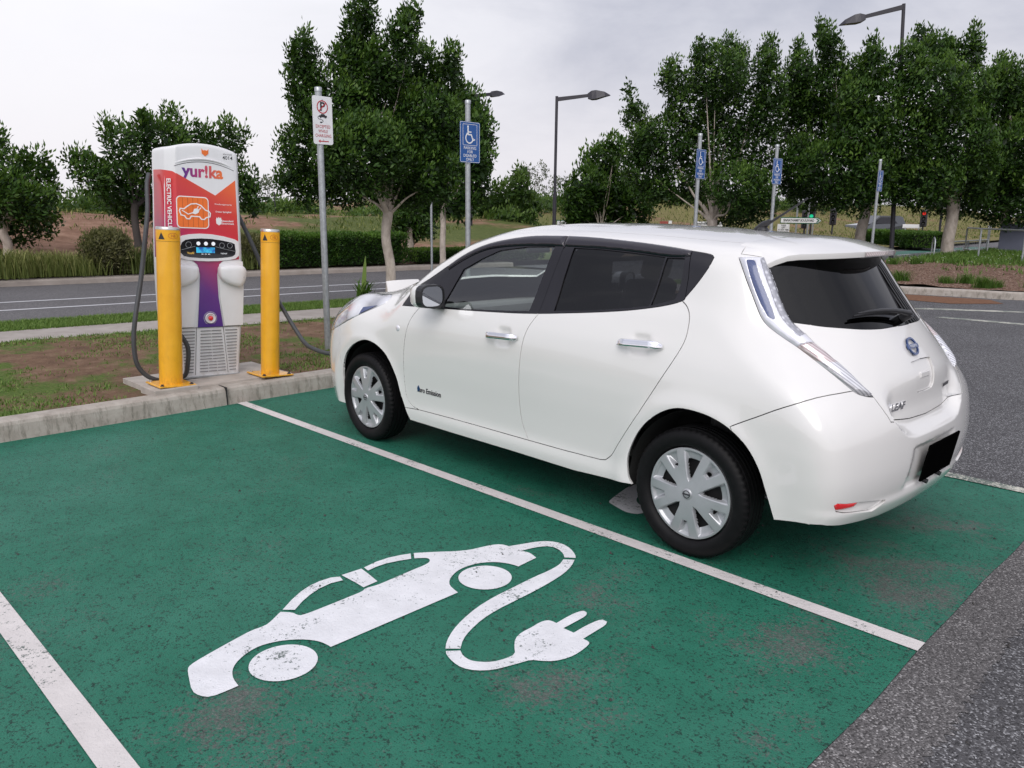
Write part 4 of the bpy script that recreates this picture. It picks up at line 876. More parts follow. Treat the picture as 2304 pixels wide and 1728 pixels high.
sheet('bitumen_strip', [(x - .002, y) for x, y in wob] + [(-1.32 + .012 * math.sin(y * 2.1) + .006 * math.sin(y * 13) + rng.uniform(-.022, .022), y) for y in np.arange(9, -1.5, -.018)], .003, M['tack'])
for y0, y1, xe in ((.8825, .9653, -1.078), (3.2993, 3.389, -1.05), (5.72, 5.81, -1.06)):
    mb = MB(); mb.prism([(xe, y0), (4.38, y0), (4.38, y1), (xe, y1)], 0, .008, None, True); tag(mb.build('bay_line', M['line']), kind='structure')
for k in range(0, 1):
    y = -1.42 - k * 2.55; mb = MB(); mb.prism([(-1.15, y - .05), (4.38, y - .05), (4.38, y + .05), (-1.15, y + .05)], 0, .009, None, True); tag(mb.build('bay_line', M['oldline']), kind='structure')
EVD = {
 'body': [(0.485, 2.997), (0.518, 3.021), (0.563, 3.028), (0.651, 3.0), (0.705, 2.981), (0.724, 2.963), (0.741, 2.914), (0.76, 2.843), (0.781, 2.759), (0.797, 2.692), (0.793, 2.634), (0.81, 2.598), (0.838, 2.556), (0.852, 2.534), (0.813, 2.501), (0.783, 2.499), (0.765, 2.487), (0.765, 2.382), (0.769, 2.27), (0.771, 2.191), (0.788, 2.165), (0.776, 2.107), (0.782, 2.013), (0.79, 1.891), (0.791, 1.835), (0.799, 1.799), (0.818, 1.777), (0.843, 1.773), (0.864, 1.795), (0.882, 1.82), (0.932, 1.785), (0.871, 1.701), (0.808, 1.625), (0.773, 1.564), (0.757, 1.498), (0.743, 1.448), (0.719, 1.409), (0.673, 1.397), (0.595, 1.402), (0.579, 1.386), (0.544, 1.38), (0.488, 1.399), (0.486, 1.447), (0.48, 1.529), (0.499, 1.53), (0.541, 1.542), (0.584, 1.567), (0.622, 1.611), (0.644, 1.669), (0.647, 1.742), (0.625, 1.804), (0.594, 1.852), (0.555, 1.883), (0.506, 1.896), (0.479, 1.901), (0.479, 2.535), (0.499, 2.536), (0.533, 2.541), (0.57, 2.558), (0.608, 2.589), (0.64, 2.631), (0.662, 2.679), (0.67, 2.725), (0.661, 2.771), (0.635, 2.824), (0.604, 2.859), (0.571, 2.88), (0.532, 2.894), (0.483, 2.9), (0.482, 2.93)],
 'front': [(0.862, 2.519), (0.827, 2.483), (0.869, 2.425), (0.901, 2.367), (0.923, 2.308), (0.932, 2.246), (0.92, 2.191), (0.959, 2.181), (0.98, 2.215), (0.983, 2.271), (0.976, 2.321), (0.953, 2.38), (0.914, 2.447)],
 'mid': [(0.968, 2.167), (0.962, 2.064), (0.892, 2.073), (0.806, 2.087), (0.8, 2.165), (0.847, 2.164), (0.909, 2.165)],
 'roof': [(0.963, 2.049), (0.976, 1.974), (0.973, 1.905), (0.957, 1.845), (0.938, 1.799), (0.889, 1.834), (0.912, 1.891), (0.929, 1.95), (0.931, 2.006), (0.924, 2.054)],
 'w1': [(0.534, 2.842), (0.566, 2.82), (0.615, 2.754), (0.622, 2.684), (0.598, 2.629), (0.537, 2.587), (0.468, 2.592), (0.431, 2.622), (0.394, 2.707), (0.4, 2.768), (0.432, 2.813), (0.482, 2.84)],
 'w2': [(0.571, 1.827), (0.617, 1.756), (0.614, 1.682), (0.581, 1.623), (0.535, 1.588), (0.465, 1.598), (0.426, 1.633), (0.394, 1.701), (0.403, 1.767), (0.43, 1.815), (0.491, 1.844)],
 'c1': [(0.673, 1.397), (0.64, 1.315), (0.615, 1.253), (0.576, 1.204), (0.513, 1.183), (0.445, 1.2), (0.382, 1.238), (0.357, 1.265), (0.398, 1.299), (0.429, 1.271), (0.483, 1.247), (0.534, 1.251), (0.565, 1.291), (0.583, 1.345), (0.595, 1.402)],
 'c2': [(0.347, 1.284), (0.313, 1.346), (0.286, 1.427), (0.27, 1.528), (0.26, 1.646), (0.256, 1.763), (0.252, 1.888), (0.238, 1.982), (0.207, 2.077), (0.175, 2.143), (0.132, 2.194), (0.171, 2.234), (0.207, 2.198), (0.254, 2.126), (0.289, 2.047), (0.324, 1.937), (0.342, 1.826), (0.348, 1.696), (0.355, 1.558), (0.352, 1.465), (0.36, 1.379), (0.387, 1.319)],
 'c3': [(0.157, 2.244), (0.122, 2.203), (0.088, 2.22), (0.047, 2.222), (0.013, 2.202), (-0.018, 2.169), (-0.034, 2.123), (-0.039, 2.074), (0.002, 2.038), (0.041, 1.994), (0.056, 1.944), (0.055, 1.886), (0.06, 1.834), (0.051, 1.801), (0.032, 1.792), (0.009, 1.792), (0.013, 1.701), (0.008, 1.654), (-0.003, 1.635), (-0.021, 1.637), (-0.036, 1.662), (-0.037, 1.721), (-0.037, 1.802), (-0.088, 1.799), (-0.086, 1.728), (-0.091, 1.658), (-0.102, 1.637), (-0.125, 1.637), (-0.138, 1.663), (-0.14, 1.73), (-0.143, 1.808), (-0.172, 1.807), (-0.186, 1.824), (-0.196, 1.896), (-0.192, 1.95), (-0.171, 2.005), (-0.138, 2.036), (-0.104, 2.06), (-0.093, 2.097), (-0.078, 2.145), (-0.056, 2.206), (-0.018, 2.251), (0.03, 2.276), (0.084, 2.274), (0.136, 2.259)],
}

for dy in (0, -2.42):
    mb = MB()
    for k, p in EVD.items():
        if k in ('w1', 'w2'):
            q = np.array(p); c = (q.max(0) + q.min(0)) / 2; r_ = (q.max(0) - q.min(0)).mean() / 2
            p = [(c[0] + r_ * math.cos(2 * PI * i / 40), c[1] + r_ * math.sin(2 * PI * i / 40)) for i in range(40)]
        elif k in ('body', 'c1', 'c2', 'c3'):
            q = []; n = len(p)
            for i in range(n):                              # round off shallow corners only
                a, b2, c = (np.array(p[(i + d) % n]) for d in (-1, 0, 1)); u1 = (b2 - a) / np.linalg.norm(b2 - a); u2 = (c - b2) / np.linalg.norm(c - b2)
                if u1 @ u2 > .55: q += [tuple(b2 * .75 + a * .25), tuple(b2 * .75 + c * .25)]
                else: q.append(tuple(b2))
            p = q
        mb.prism([(x, y + dy) for x, y in p], 0, .008, None, True)
    o = mb.build('charging_symbol', M['symbol']); tag(o, kind='structure')
# kerb along the verge (real step) and its back
t = NT('kerb_concrete'); co = t.coord(); z = t.n('ShaderNodeSeparateXYZ'); t.set(z.inputs[0], co)
base = t.ramp(t.noise(7, 6, .65, co), [(.3, (.27, .24, .205)), (.5, (.36, .325, .285)), (.72, (.44, .405, .36))])
stain = t.math('MULTIPLY', t.ramp(t.noise(16, 5, .75, t.coord('Object', (1, 1.6, .35))), [(.50, 0.), (.66, .62)]), t.ramp(z.outputs['Z'], [(.0, 1.), (.125, .8), (.16, .05)]))
c_ = t.mix(stain, base, (.075, .07, .05)); M['kerb'] = t.pbr(c_, .88, 0, t.bump(t.noise(60, 5, .7, co), .003, .7), spec=.25)
def kerb_run(name, path, w=.15, h=.15, mat=None, joints=True):
    """path: front-bottom edge points; the kerb lies to the left of the walking direction"""
    P = [Vector((x, y, 0)) for x, y in path]; prof = [(0.0, 0.0), (.012, h - .035), (.022, h - .012), (.045, h), (w, h + .004), (w, -.05)]
    V = []; F = []
    for i, p in enumerate(P):
        t_ = (P[min(i + 1, len(P) - 1)] - P[max(i - 1, 0)]).normalized(); n = Vector((-t_.y, t_.x, 0))
        V += [p + n * a + Vector((0, 0, b)) for a, b in prof]
    m = len(prof)
    for i in range(len(P) - 1):
        for k in range(m - 1): a = i * m + k; F.append((a, a + m, a + m + 1, a + 1))
    o = mk(name, V, F, mat or M['kerb']); return tag(o, kind='structure')
kerb_run('kerb', [(4.38, y) for y in np.arange(14, -14.21, -.4)])
o = bpy.data.objects['kerb']
mb = MB()
for y in (1.05, 3.5, 5.95, -1.4, -3.85, -6.3): mb.box((4.455, y, .0755), (.16, .006, .1625))
tag(mb.build('kerb_joint', M['gap']), kind='structure')
# verge: lumpy soil with patchy grass
def road_x(y, off):                                          # strips beyond the verge run almost parallel to the kerb
    return off + .095 * y - (.010 * max(0, -y - 4) ** 1.5 if y < -4 else 0)
def verge_h(x, y): return .135 + .012 * math.sin(x * 1.7 + y * .6) + .010 * math.sin(y * 1.3 - x * .8) + .004 * math.sin(x * 7 + y * 5)
t = NT('dirt_and_grass'); co = t.coord()
soil = t.ramp(t.noise(5, 7, .7, co), [(.25, (.080, .050, .034)), (.5, (.150, .092, .060)), (.75, (.25, .165, .115))])
soil = t.mix(t.ramp(t.noise(60, 4, .8, co), [(.55, 0.), (.68, .6)]), soil, (.30, .22, .15))
gr = t.ramp(t.noise(38, 6, .8, co), [(.3, (.035, .060, .014)), (.5, (.080, .125, .028)), (.7, (.17, .19, .065))])
mask = t.ramp(t.math('ADD', t.math('MULTIPLY', t.noise(1.05, 6, .68, co), 1), t.math('MULTIPLY', t.noise(22, 4, .8, co), .22)), [(.60, 0.), (.69, 1.)])
M['verge'] = t.pbr(t.mix(mask, soil, gr), .95, 0, t.bump(t.noise(45, 6, .8, co), .012, .8), spec=.1)
def strip(name, x0f, x1f, zf, mat, y0=-30, y1=16, dy=.25, nx=14, kind='structure'):
    V = []; F = []; ys = np.arange(y0, y1 + .01, dy)
    for y in ys:
        a, b2 = x0f(y), x1f(y)
        for i in range(nx + 1): x = a + (b2 - a) * i / nx; V.append((x, y, zf(x, y)))
    for j in range(len(ys) - 1):
        for i in range(nx): a = j * (nx + 1) + i; F.append((a, a + 1, a + nx + 2, a + nx + 1))
    o = mk(name, V, F, mat, None, True); return tag(o, kind=kind)
path_n = lambda y: road_x(y, 8.05); path_f = lambda y: road_x(y, 9.16); rk = lambda y: road_x(y, 10.05); rf_ = lambda y: road_x(y, 17.35)
strip('verge', lambda y: 4.50, path_n, lambda x, y: verge_h(x, y) if x > 4.6 else .143, M['verge'], -14.4, 16, .2, 18)
t = NT('footpath_concrete'); co = t.coord(); M['path'] = t.pbr(t.ramp(t.noise(4, 6, .65, co), [(.3, (.27, .24, .215)), (.7, (.37, .335, .305))]), .9, 0, t.bump(t.noise(70, 4, .7, co), .002, .6), spec=.2)
strip('footpath', path_n, path_f, lambda x, y: .135, M['path'], -14.4, 16, .5, 2)
t = NT('lawn'); co = t.coord(); M['lawn'] = t.pbr(t.ramp(t.noise(25, 6, .8, co), [(.3, (.045, .085, .014)), (.5, (.095, .160, .028)), (.72, (.16, .21, .055))]), .95, 0, t.bump(t.noise(60, 5, .8, co), .015, .9), spec=.1)
def lawnz(x, y): return .13
strip('grass_strip', path_f, rk, lambda x, y: .130, M['lawn'], -14.4, 16, .5, 4)
kerb_run('road_kerb', [(rk(y) + .14, y) for y in np.arange(-14.4, 16, .5)], .15, .13)
sheet('road', [(road_x(y, 10.05), y) for y in np.arange(-14.4, 30, 2)] + [(road_x(y, 17.45), y) for y in np.arange(29, -14.4, -2)], .002, M['road_mat'])
def ribbon(name, cx_, w, mat, y0=-14.4, y1=28, z=.006):
    ys = np.arange(y0, y1, .8); return sheet(name, [(cx_(y) - w / 2, y) for y in ys] + [(cx_(y) + w / 2, y) for y in ys[::-1]], z, mat)
ribbon('road_line', lambda y: road_x(y, 12.76), .10, M['roadline']); ribbon('road_line', lambda y: road_x(y, 14.06), .10, M['roadline'])
t = NT('far_kerb'); co = t.coord(); M['kerb2'] = t.pbr(t.ramp(t.noise(3, 5, .6, co), [(.3, (.25, .215, .19)), (.7, (.34, .30, .265))]), .9, spec=.2)
kerb_run('road_kerb', [(rf_(y), y) for y in np.arange(30, -14.4, -.6)], .55, .12, M['kerb2'])
# the road bends away past the car park, with a turning lane
sheet('road', [(8.05, -14.0), (15.9, -14.0), (15.0, -24), (13.3, -38), (13.2, -43), (14.3, -62), (16, -90), (8, -90), (8.5, -62), (9.6, -47), (9.9, -40), (8.0, -28), (7.4, -20)], .0015, M['road_mat'])
M['lane_green'] = plain('lane_green', (.05, .15, .11), .8)
sheet('green_lane', [(10.9, -28), (12.1, -28.4), (12.6, -36), (12.2, -48), (11.2, -48), (11.3, -36)], .0055, M['lane_green'])
for y in (-33, -36.5, -40, -43.5): sheet('road_line', [(11.0, y), (11.12, y), (11.15, y - 1.6), (11.03, y - 1.6)], .009, M['roadline'])
# mulch garden bed at the end of the car park
def bed_h(x, y):
    d = min(max(0, -14.85 - y), max(0, x - 2.2) * 3); return .14 + .20 * (1 - math.exp(-d / 3.5)) + .02 * math.sin(x * 3 + y * 2) + .012 * math.sin(x * 9 - y * 6)
t = NT('bark_mulch'); co = t.coord(); v = t.voro(42, co, out='Color'); sp_c = t.n('ShaderNodeSeparateColor'); t.set(sp_c.inputs[0], v)
M['mulch'] = t.pbr(t.ramp(sp_c.outputs[0], [(0, (.050, .026, .018)), (.5, (.15, .085, .060)), (.85, (.28, .19, .14)), (1, (.42, .33, .27))]), .95, 0, t.bump(t.voro(42, co), .02, 1.), spec=.1)
V = []; F = []; ys = np.arange(-36, -14.79, .3); 
for y in ys:
    for i in range(25):
        a = 1.0 + .2 * min(1, max(0, (-14.8 - y))) ; b2 = 4.45 + (3.2 if y < -15.5 else (-14.8 - y) * 3.2 / .7) ; b2 = min(b2, 7.6); x = a + (b2 - a) * i / 24; V.append((x, y, bed_h(x, y)))
for j in range(len(ys) - 1):
    for i in range(24): a = j * 25 + i; F.append((a, a + 1, a + 26, a + 25))
tag(mk('garden_bed', V, F, M['mulch'], None, True), kind='structure')
kerb_run('bed_kerb', catmull([(.6, -36), (.75, -20), (1.3, -15.6), (2.1, -14.75), (3.4, -14.45), (4.38, -14.2)], 6)[::-1], .15, .15)
for q in ([(3.2, -11.2), (.2, -13.0), (.15, -13.25), (3.0, -11.6)], [(2.4, -10.25), (-1.0, -10.35), (-1.0, -10.55), (2.3, -10.45)]): sheet('old_marking', q, .005, M['oldline'])
t = NT('spilt_soil'); co = t.coord(); M['spill'] = t.pbr(t.ramp(t.noise(12, 6, .75, co), [(.3, (.10, .05, .03)), (.7, (.22, .12, .075))]), .95, spec=.1)
sheet('spilt_soil', [(4.2, -14.1), (2.6, -14.25), (2.2, -13.6), (2.9, -12.8), (4.0, -12.9)], .006, M['spill'])
# land beyond the road: planted bank rising to a low ridge
def land_h(x, y):
    x0 = road_x(y, 17.9) if y > -16 else 15.5 + (-16 - y) * -.05
    d = x - x0; h = .13 + .03 * min(1, max(0, d))
    if y > -26:
        k = min(1, max(0, (d - 2.2) / 13)); k = k * k * (3 - 2 * k); amp = 1.32 + .10 * math.sin(y * .25 + 1) + .07 * math.sin(y * .9) - .35 * min(1, max(0, (-y - 14) / 10)); h += amp * k
    else:
        k = min(1, max(0, (d - 3) / 26)); k = k * k * (3 - 2 * k); h += k * (1.0 + 2.0 * min(1, (-26 - y) / 30))
        h = max(h, .13)
    return h + .03 * math.sin(x * 1.1 + y * .7) * min(1, max(0, d / 3)) + .05 * math.sin(x * .31 - y * .43) * min(1, max(0, d / 8))
V = []; F = []; ys = np.concatenate([np.arange(-120, -30, 3.), np.arange(-30, 30.1, .8)]); xs = np.concatenate([[0], np.arange(.5, 20, .7), np.arange(20, 90, 5.)])
for y in ys:
    x0 = (road_x(y, 17.9) if y > -14.3 else road_x(-14.3, 17.9) - .10 * (-14.3 - y)); x0 = max(x0, 13.2 if y > -45 else 13.2 + (-45 - y) * .06)
    for i, dx in enumerate(xs): V.append((x0 + dx, y, land_h(x0 + dx, y)))
nx_ = len(xs)
for j in range(len(ys) - 1):
    for i in range(nx_ - 1): a = j * nx_ + i; F.append((a, a + 1, a + nx_ + 1, a + nx_))
t = NT('bank_soil_and_grass'); co = t.coord()
soil = t.ramp(t.noise(1.6, 7, .7, co), [(.3, (.13, .070, .045)), (.5, (.24, .14, .095)), (.72, (.34, .22, .155))])
gr = t.ramp(t.noise(6, 7, .8, co), [(.3, (.028, .050, .012)), (.5, (.075, .115, .028)), (.72, (.17, .18, .065))])
sx = t.n('ShaderNodeSeparateXYZ'); t.set(sx.inputs[0], co)
far_ = t.ramp(t.math('MULTIPLY', sx.outputs['Y'], -.02), [(.14, 0.), (.24, .16), (.5, .20)])
mask = t.ramp(t.math('ADD', t.math('ADD', t.math('MULTIPLY', t.noise(.22, 5, .6, co), 1.), t.math('MULTIPLY', t.noise(2.5, 5, .75, co), .3)), far_), [(.70, 0.), (.82, .9)])
dry = t.mix(t.ramp(t.math('MULTIPLY', sx.outputs['Y'], -.02), [(.6, 0.), (.8, .6)]), gr, (.22, .18, .08))
M['bank'] = t.pbr(t.mix(mask, soil, dry), .95, 0, t.bump(t.noise(9, 7, .8, co), .06, .9), spec=.1)
tag(mk('hill', V, F, M['bank'], None, True), kind='structure')
M['far_ground'] = plain('far_ground', (.10, .10, .05), .95, vary=.4, scale=.05, spec=.1)
sheet('ground', [(-400, -700), (900, -700), (900, 600), (-400, 600)], -.06, M['far_ground'])
# concrete pad of the charger, plinths for the bollards
M['pad'] = plain('pad_concrete', (.40, .36, .32), .9, vary=.16, scale=7, bump=.3, spec=.2)
mb = MB(); mb.prism([(4.52, .36), (5.28, .36), (5.28, 1.56), (4.52, 1.56)], 0, .168); tag(mb.build('concrete_pad', M['pad']), kind='structure')
mb = MB(); mb.box((4.63, 1.42, .155), (.30, .36, .07), (0, 0, 0), .008); tag(mb.build('concrete_plinth', M['pad']), kind='structure')
# small stones lying on the paint
mb = MB(); 
for k in range(230):
    x = rng.uniform(-1.6, 4.2); y = rng.uniform(-1.2, 4.6)
    if k > 150: x = rng.uniform(-1.9, .3); y = rng.uniform(-1.3, 2.5)
    s_ = rng.uniform(.0025, .0075) * (1.5 if rng.random() < .12 else 1); V = [(x + s_ * 1.2 * rng.uniform(.6, 1.2), y, .006), (x, y + s_ * rng.uniform(.7, 1.2), .006), (x - s_ * rng.uniform(.8, 1.4), y, .006), (x, y - s_, .006), (x + s_ * .2, y + s_ * .1, .006 + s_ * rng.uniform(.9, 1.4))]
    mb.add(V, [(0, 1, 4), (1, 2, 4), (2, 3, 4), (3, 0, 4)], False)
tag(mb.build('gravel', plain('loose_gravel', (.035, .032, .03), .8, vary=.5, scale=3)), 'small dark stones scattered over the green paint', 'gravel', kind='stuff')

# ------------------------------------------------------------------ fast charger on its pad
LEAN = R(2.3)
t = NT('charger_wrap'); co = t.coord(); sx = t.n('ShaderNodeSeparateXYZ'); t.set(sx.inputs[0], co)
vz = t.math('ADD', t.math('MULTIPLY', sx.outputs['Z'], .5), t.math('MULTIPLY', sx.outputs['X'], .34))
M['wrap'] = t.pbr(t.ramp(vz, [(.20, (.055, .015, .20)), (.36, (.11, .018, .20)), (.50, (.34, .014, .10)), (.60, (.52, .014, .045)), (.76, (.60, .030, .022)), (.90, (.78, .12, .015))]), .35, 0, None, .4)
t = NT('logo_gradient'); co = t.coord(); sx = t.n('ShaderNodeSeparateXYZ'); t.set(sx.inputs[0], co)
M['logo'] = t.pbr(t.ramp(t.math('MULTIPLY_ADD', sx.outputs['X'], 3.0, .67), [(0, (.07, .02, .22)), (.45, (.45, .03, .14)), (1, (.80, .17, .03))]), .4)
M['orange'] = plain('orange_print', (.78, .16, .02), .4); M['orange_dark'] = plain('orange_dark_print', (.35, .06, .01), .4)
M['screen_black'] = plain('screen_black', (.008, .008, .010), .12, coat=.5)
t = NT('lcd'); co = t.coord(); M['lcd'] = t.pbr((.01, .02, .04), .1, emis=t.ramp(t.noise(26, 3, .6, co), [(.4, (.02, .12, .45)), (.6, (.05, .55, .85))]), es=.9)
M['lit_white'] = plain('lit_button', (.6, .6, .62), .3, emis=(.75, .8, .85), es=.55); M['lit_amber'] = plain('lit_amber', (.5, .3, .05), .3, emis=(.8, .5, .1), es=.6)
M['cable'] = plain('charging_cable', (.045, .048, .052), .55, vary=.15)
M['stainless'] = plain('stainless', (.55, .54, .52), .28, .9, vary=.08)
t = NT('charger_white'); co = t.coord(); sz = t.n('ShaderNodeSeparateXYZ'); t.set(sz.inputs[0], co)
grime = t.math('MULTIPLY', t.ramp(t.noise(11, 6, .75, t.coord('Object', (1, 1, .3))), [(.45, 0.), (.70, .6)]), t.ramp(sz.outputs['Z'], [(.0, 1.), (.12, .5), (.5, .12), (1, .10)]))
M['charger_white'] = t.pbr(t.mix(grime, t.ramp(t.noise(3, 3, .5, co), [(.3, (.70, .70, .71)), (.7, (.74, .74, .75))]), (.34, .28, .22)), .32, 0, None, .25)
ch = empty('charging_station', 'tall white and red electric vehicle fast charger between the yellow bollards', 'charger', (5.045, .925, .166), (0, LEAN, R(-93)))
CX = -.040
prof_w = Curve([(0, .268), (.12, .272), (.3, .286), (.5, .300), (.8, .310), (1.05, .310), (1.35, .303), (1.6, .296), (1.88, .292), (2.1, .290)], .05)
def top_at(x): return 1.985 - .62 * (x - CX) ** 2 - 5 * max(0, abs(x - CX) - .24) ** 2.6
V = []; F = []; zs = [0, .015, .05, .15, .3, .45, .6, .75, .9, 1.05, 1.2, 1.35, 1.5, 1.65, 1.76, 1.83]; na = 56
sec = []
for k in range(na):
    a = 2 * PI * k / na; sec.append((math.copysign(abs(math.cos(a)) ** .34, math.cos(a)), math.copysign(abs(math.sin(a)) ** .40, math.sin(a))))
OUT = [(-.25, -.2125), (-.10, -.2125), (.08, -.2125), (.22, -.2125), (.258, -.198), (.278, -.15), (.285, 0), (.275, .16), (.22, .205), (-.04, .21), (-.30, .205), (-.345, .16), (-.352, .0), (-.350, -.105), (-.337, -.140), (-.296, -.203), (-.278, -.2122)]
OUT = [(float(q[0]) - CX, float(q[1])) for q in catmull([(a_, b_, 0) for a_, b_ in OUT], 4, True)]; na = len(OUT)
for z in zs:
    f_ = float(prof_w(z)) / .300; dp = .945 + .055 * min(1, z) - (.03 if z < .01 else 0)
    for c, s_ in OUT: V.append((CX + c * f_, s_ * dp, z))
base_n = len(V)
for k, (sc, dz) in enumerate(((1, .5), (1.0, .8), (.985, .95), (.94, 1.0))):
    for c, s_ in OUT:
        x = CX + c * .965 * (1 if k < 2 else sc); zt = top_at(x); V.append((x, s_ * sc, 1.83 + (zt - 1.83) * dz))
nz = len(zs) + 4
for i in range(nz - 1):
    for k in range(na): a = i * na + k; b2 = i * na + (k + 1) % na; F.append((a, b2, b2 + na, a + na))
V.append((CX, 0, 1.985)); F += [((nz - 1) * na + k, (nz - 1) * na + (k + 1) % na, len(V) - 1) for k in range(na)]
body = mk('housing', V, F, M['charger_white'], ch, True); body.modifiers.new('e', 'EDGE_SPLIT').split_angle = R(50)
FR = frame((0, -.213, 0), (1, 0, 0), (0, 0, 1))
def flat(name, poly, mat, z0=0.0, z1=.003, parent=ch, M_=None):
    mb = MB(); mb.prism(poly, z0, z1, M_ or FR); return mb.build(name, mat, parent)
def rrect(x0, z0, x1, z1, r, n=5):
    out = []
    for cx_, cz_, a0 in ((x1 - r, z1 - r, 0), (x0 + r, z1 - r, 90), (x0 + r, z0 + r, 180), (x1 - r, z0 + r, 270)):
        out += [(cx_ + r * math.cos(R(a0 + 90 * k / n)), cz_ + r * math.sin(R(a0 + 90 * k / n))) for k in range(n + 1)]
    return out
def stroke(mb, pts, w, z0, z1, M_, closed=False):
    P = [Vector((p[0], p[1])) for p in pts]; n = len(P)
    for i in range(n if closed else n - 1):
        a, b2 = P[i], P[(i + 1) % n]; d = (b2 - a); l = d.length
        if l < 1e-6: continue
        d /= l; q = Vector((-d.y, d.x)) * w / 2; e = d * w * .28; mb.prism([tuple(a - e + q), tuple(a - e - q), tuple(b2 + e - q), tuple(b2 + e + q)][::-1], z0, z1 + i * 1e-5, M_)
# lip under the top cap
mb = MB(); V = []; F = []
for i in range(21):
    x = CX - .24 + .48 * i / 20; zc = 1.858 - .05 * ((x - CX) / .24) ** 2; dd = .012 * (1 - ((x - CX) / .245) ** 2)
    V += [(x, -.211, zc + .012), (x, -.213 - dd, zc + .006), (x, -.213 - dd, zc - .002), (x, -.211, zc - .012)]
for i in range(20):
    for k in range(3): a = i * 4 + k; F.append((a, a + 4, a + 5, a + 1))
mb.add(V, F, False); mb.build('cap_lip', M['charger_white'], ch)
mb = MB(); stroke(mb, [(CX - .25 + .5 * i / 16, 1.835 - .05 * ((i / 8 - 1)) ** 2) for i in range(17)], .004, 0, .001, FR); mb.build('cap_seam', M['gap'], ch)
# red wrap: front panel with a V neck, purple tail down the middle
mb = MB()
for q in ([(-.2755, 1.728), (-.2755, 1.30), (-.2755, 1.03), (-.17, 1.02), (.045, 1.02), (.045, 1.567)], [(.045, 1.02), (.10, 1.02), (CX + .282, 1.03), (CX + .276, 1.30), (CX + .262, 1.705), (.045, 1.567)],
          [(-.17, 1.02), (-.125, .98), (.062, .985), (.10, 1.02)], [(-.125, .98), (-.106, .90), (.042, .90), (.062, .985)], [(-.106, .90), (-.118, .70), (.050, .70), (.042, .90)], [(-.118, .70), (-.138, .44), (.085, .44), (.050, .70)]): mb.prism(q, 0, .0025, FR)
mb.build('wrap_panel', M['wrap'], ch)
mb = MB(); V = []; F = []
for i, z in enumerate((1.03, 1.2, 1.35, 1.5, 1.62, 1.72)):
    f_ = float(prof_w(z)) / .300; SW = [(-.352, .12), (-.3545, -.05), (-.3525, -.106), (-.3395, -.142), (-.318, -.174), (-.306, -.192), (-.300, -.2015), (-.296, -.2065), (-.291, -.2105), (-.286, -.2130), (-.281, -.2145), (-.276, -.2152)]
    for k in range(12):
        zz = z + (.040 * (1 - k / 11) if i == 5 else 0); V.append((CX + (SW[k][0] - CX) * f_, SW[k][1], zz))
for i in range(5):
    for k in range(11): a = i * 12 + k; F.append((a, a + 1, a + 13, a + 12))
mb.add(V, F, True); mb.build('side_wrap', M['wrap'], ch)
SL = frame((-.3255, -.174, 1.36), (0, 0, -1), (.55, -.835, 0))
text('ELECTRIC VEHICLE', .055, M['white_print'], ch, SL @ Matrix.Translation((-.12, 0, .004)), bold=.001, xs=.88)
text('FAST', .055, M['orange'], ch, SL @ Matrix.Translation((.205, 0, .004)), bold=.001, xs=.88)
text('yur!ka', .135, M['logo'], ch, FR @ Matrix.Translation((-.055, 1.752, .001)), bold=.0045, xs=.98, spacing=1.02, name='logo')
flat('fox_badge', [(-.062, 1.943), (-.050, 1.930), (-.033, 1.934), (-.016, 1.930), (-.004, 1.943), (-.006, 1.905), (-.033, 1.884), (-.060, 1.905)], M['orange'], -.003, .0035)
text('4014', .044, M['black_print'], ch, FR @ Matrix.Translation((.160, 1.886, .001)), bold=.0002, name='station_number'); text('STATION', .016, M['black_print'], ch, FR @ Matrix.Translation((.160, 1.915, .0008)), spacing=1.2)
text('Proudly supported by', .017, M['white_print'], ch, FR @ Matrix.Translation((.112, 1.495, .003))); text('Greater Springfield', .018, M['white_print'], ch, FR @ Matrix.Translation((.112, 1.432, .003)), bold=.0003)
text('Queensland\nGovernment', .022, M['white_print'], ch, FR @ Matrix.Translation((.145, 1.345, .003)), bold=.0004); flat('crest', [(.045, 1.365), (.052, 1.385), (.062, 1.375), (.070, 1.390), (.079, 1.376), (.088, 1.386), (.094, 1.365), (.090, 1.33), (.070, 1.318), (.048, 1.332)], M['white_print'], .002, .0036)
ic = flat('car_icon', rrect(-.286, 1.284, -.015, 1.548, .035), M['white_print'], .002, .0035); flat('icon_field', rrect(-.278, 1.292, -.023, 1.540, .029), M['orange'], .003, .0045, ic)
mb = MB()
for k in range(1, 6): x = -.278 + .255 * k / 6; mb.prism([(x, 1.296), (x + .003, 1.296), (x + .003, 1.536), (x, 1.536)], .004, .0050, FR)
mb.build('icon_bars', M['orange_dark'], ic)
carpath = [(-.262, 1.425), (-.255, 1.445), (-.225, 1.442), (-.20, 1.462), (-.165, 1.485), (-.12, 1.490), (-.08, 1.475), (-.045, 1.440), (-.015, 1.430), (-.003, 1.415), (-.008, 1.385), (-.04, 1.378), (-.055, 1.362), (-.08, 1.362), (-.095, 1.383), (-.165, 1.385), (-.180, 1.362), (-.205, 1.362), (-.22, 1.385), (-.25, 1.392)]
mb = MB(); stroke(mb, carpath, .009, .004, .0062, FR, True); mb.prism([(-.155, 1.408), (-.13, 1.402), (-.105, 1.415), (-.095, 1.44), (-.115, 1.452), (-.14, 1.445)][::1], .004, .0065, FR); stroke(mb, [(-.24, 1.43), (-.19, 1.40), (-.15, 1.415)], .007, .004, .0065, FR)
stroke(mb, [(-.115, 1.445), (-.105, 1.468)], .006, .004, .0065, FR); stroke(mb, [(-.10, 1.438), (-.082, 1.458)], .006, .004, .0065, FR); mb.build('car_outline', M['white_print'], ic)
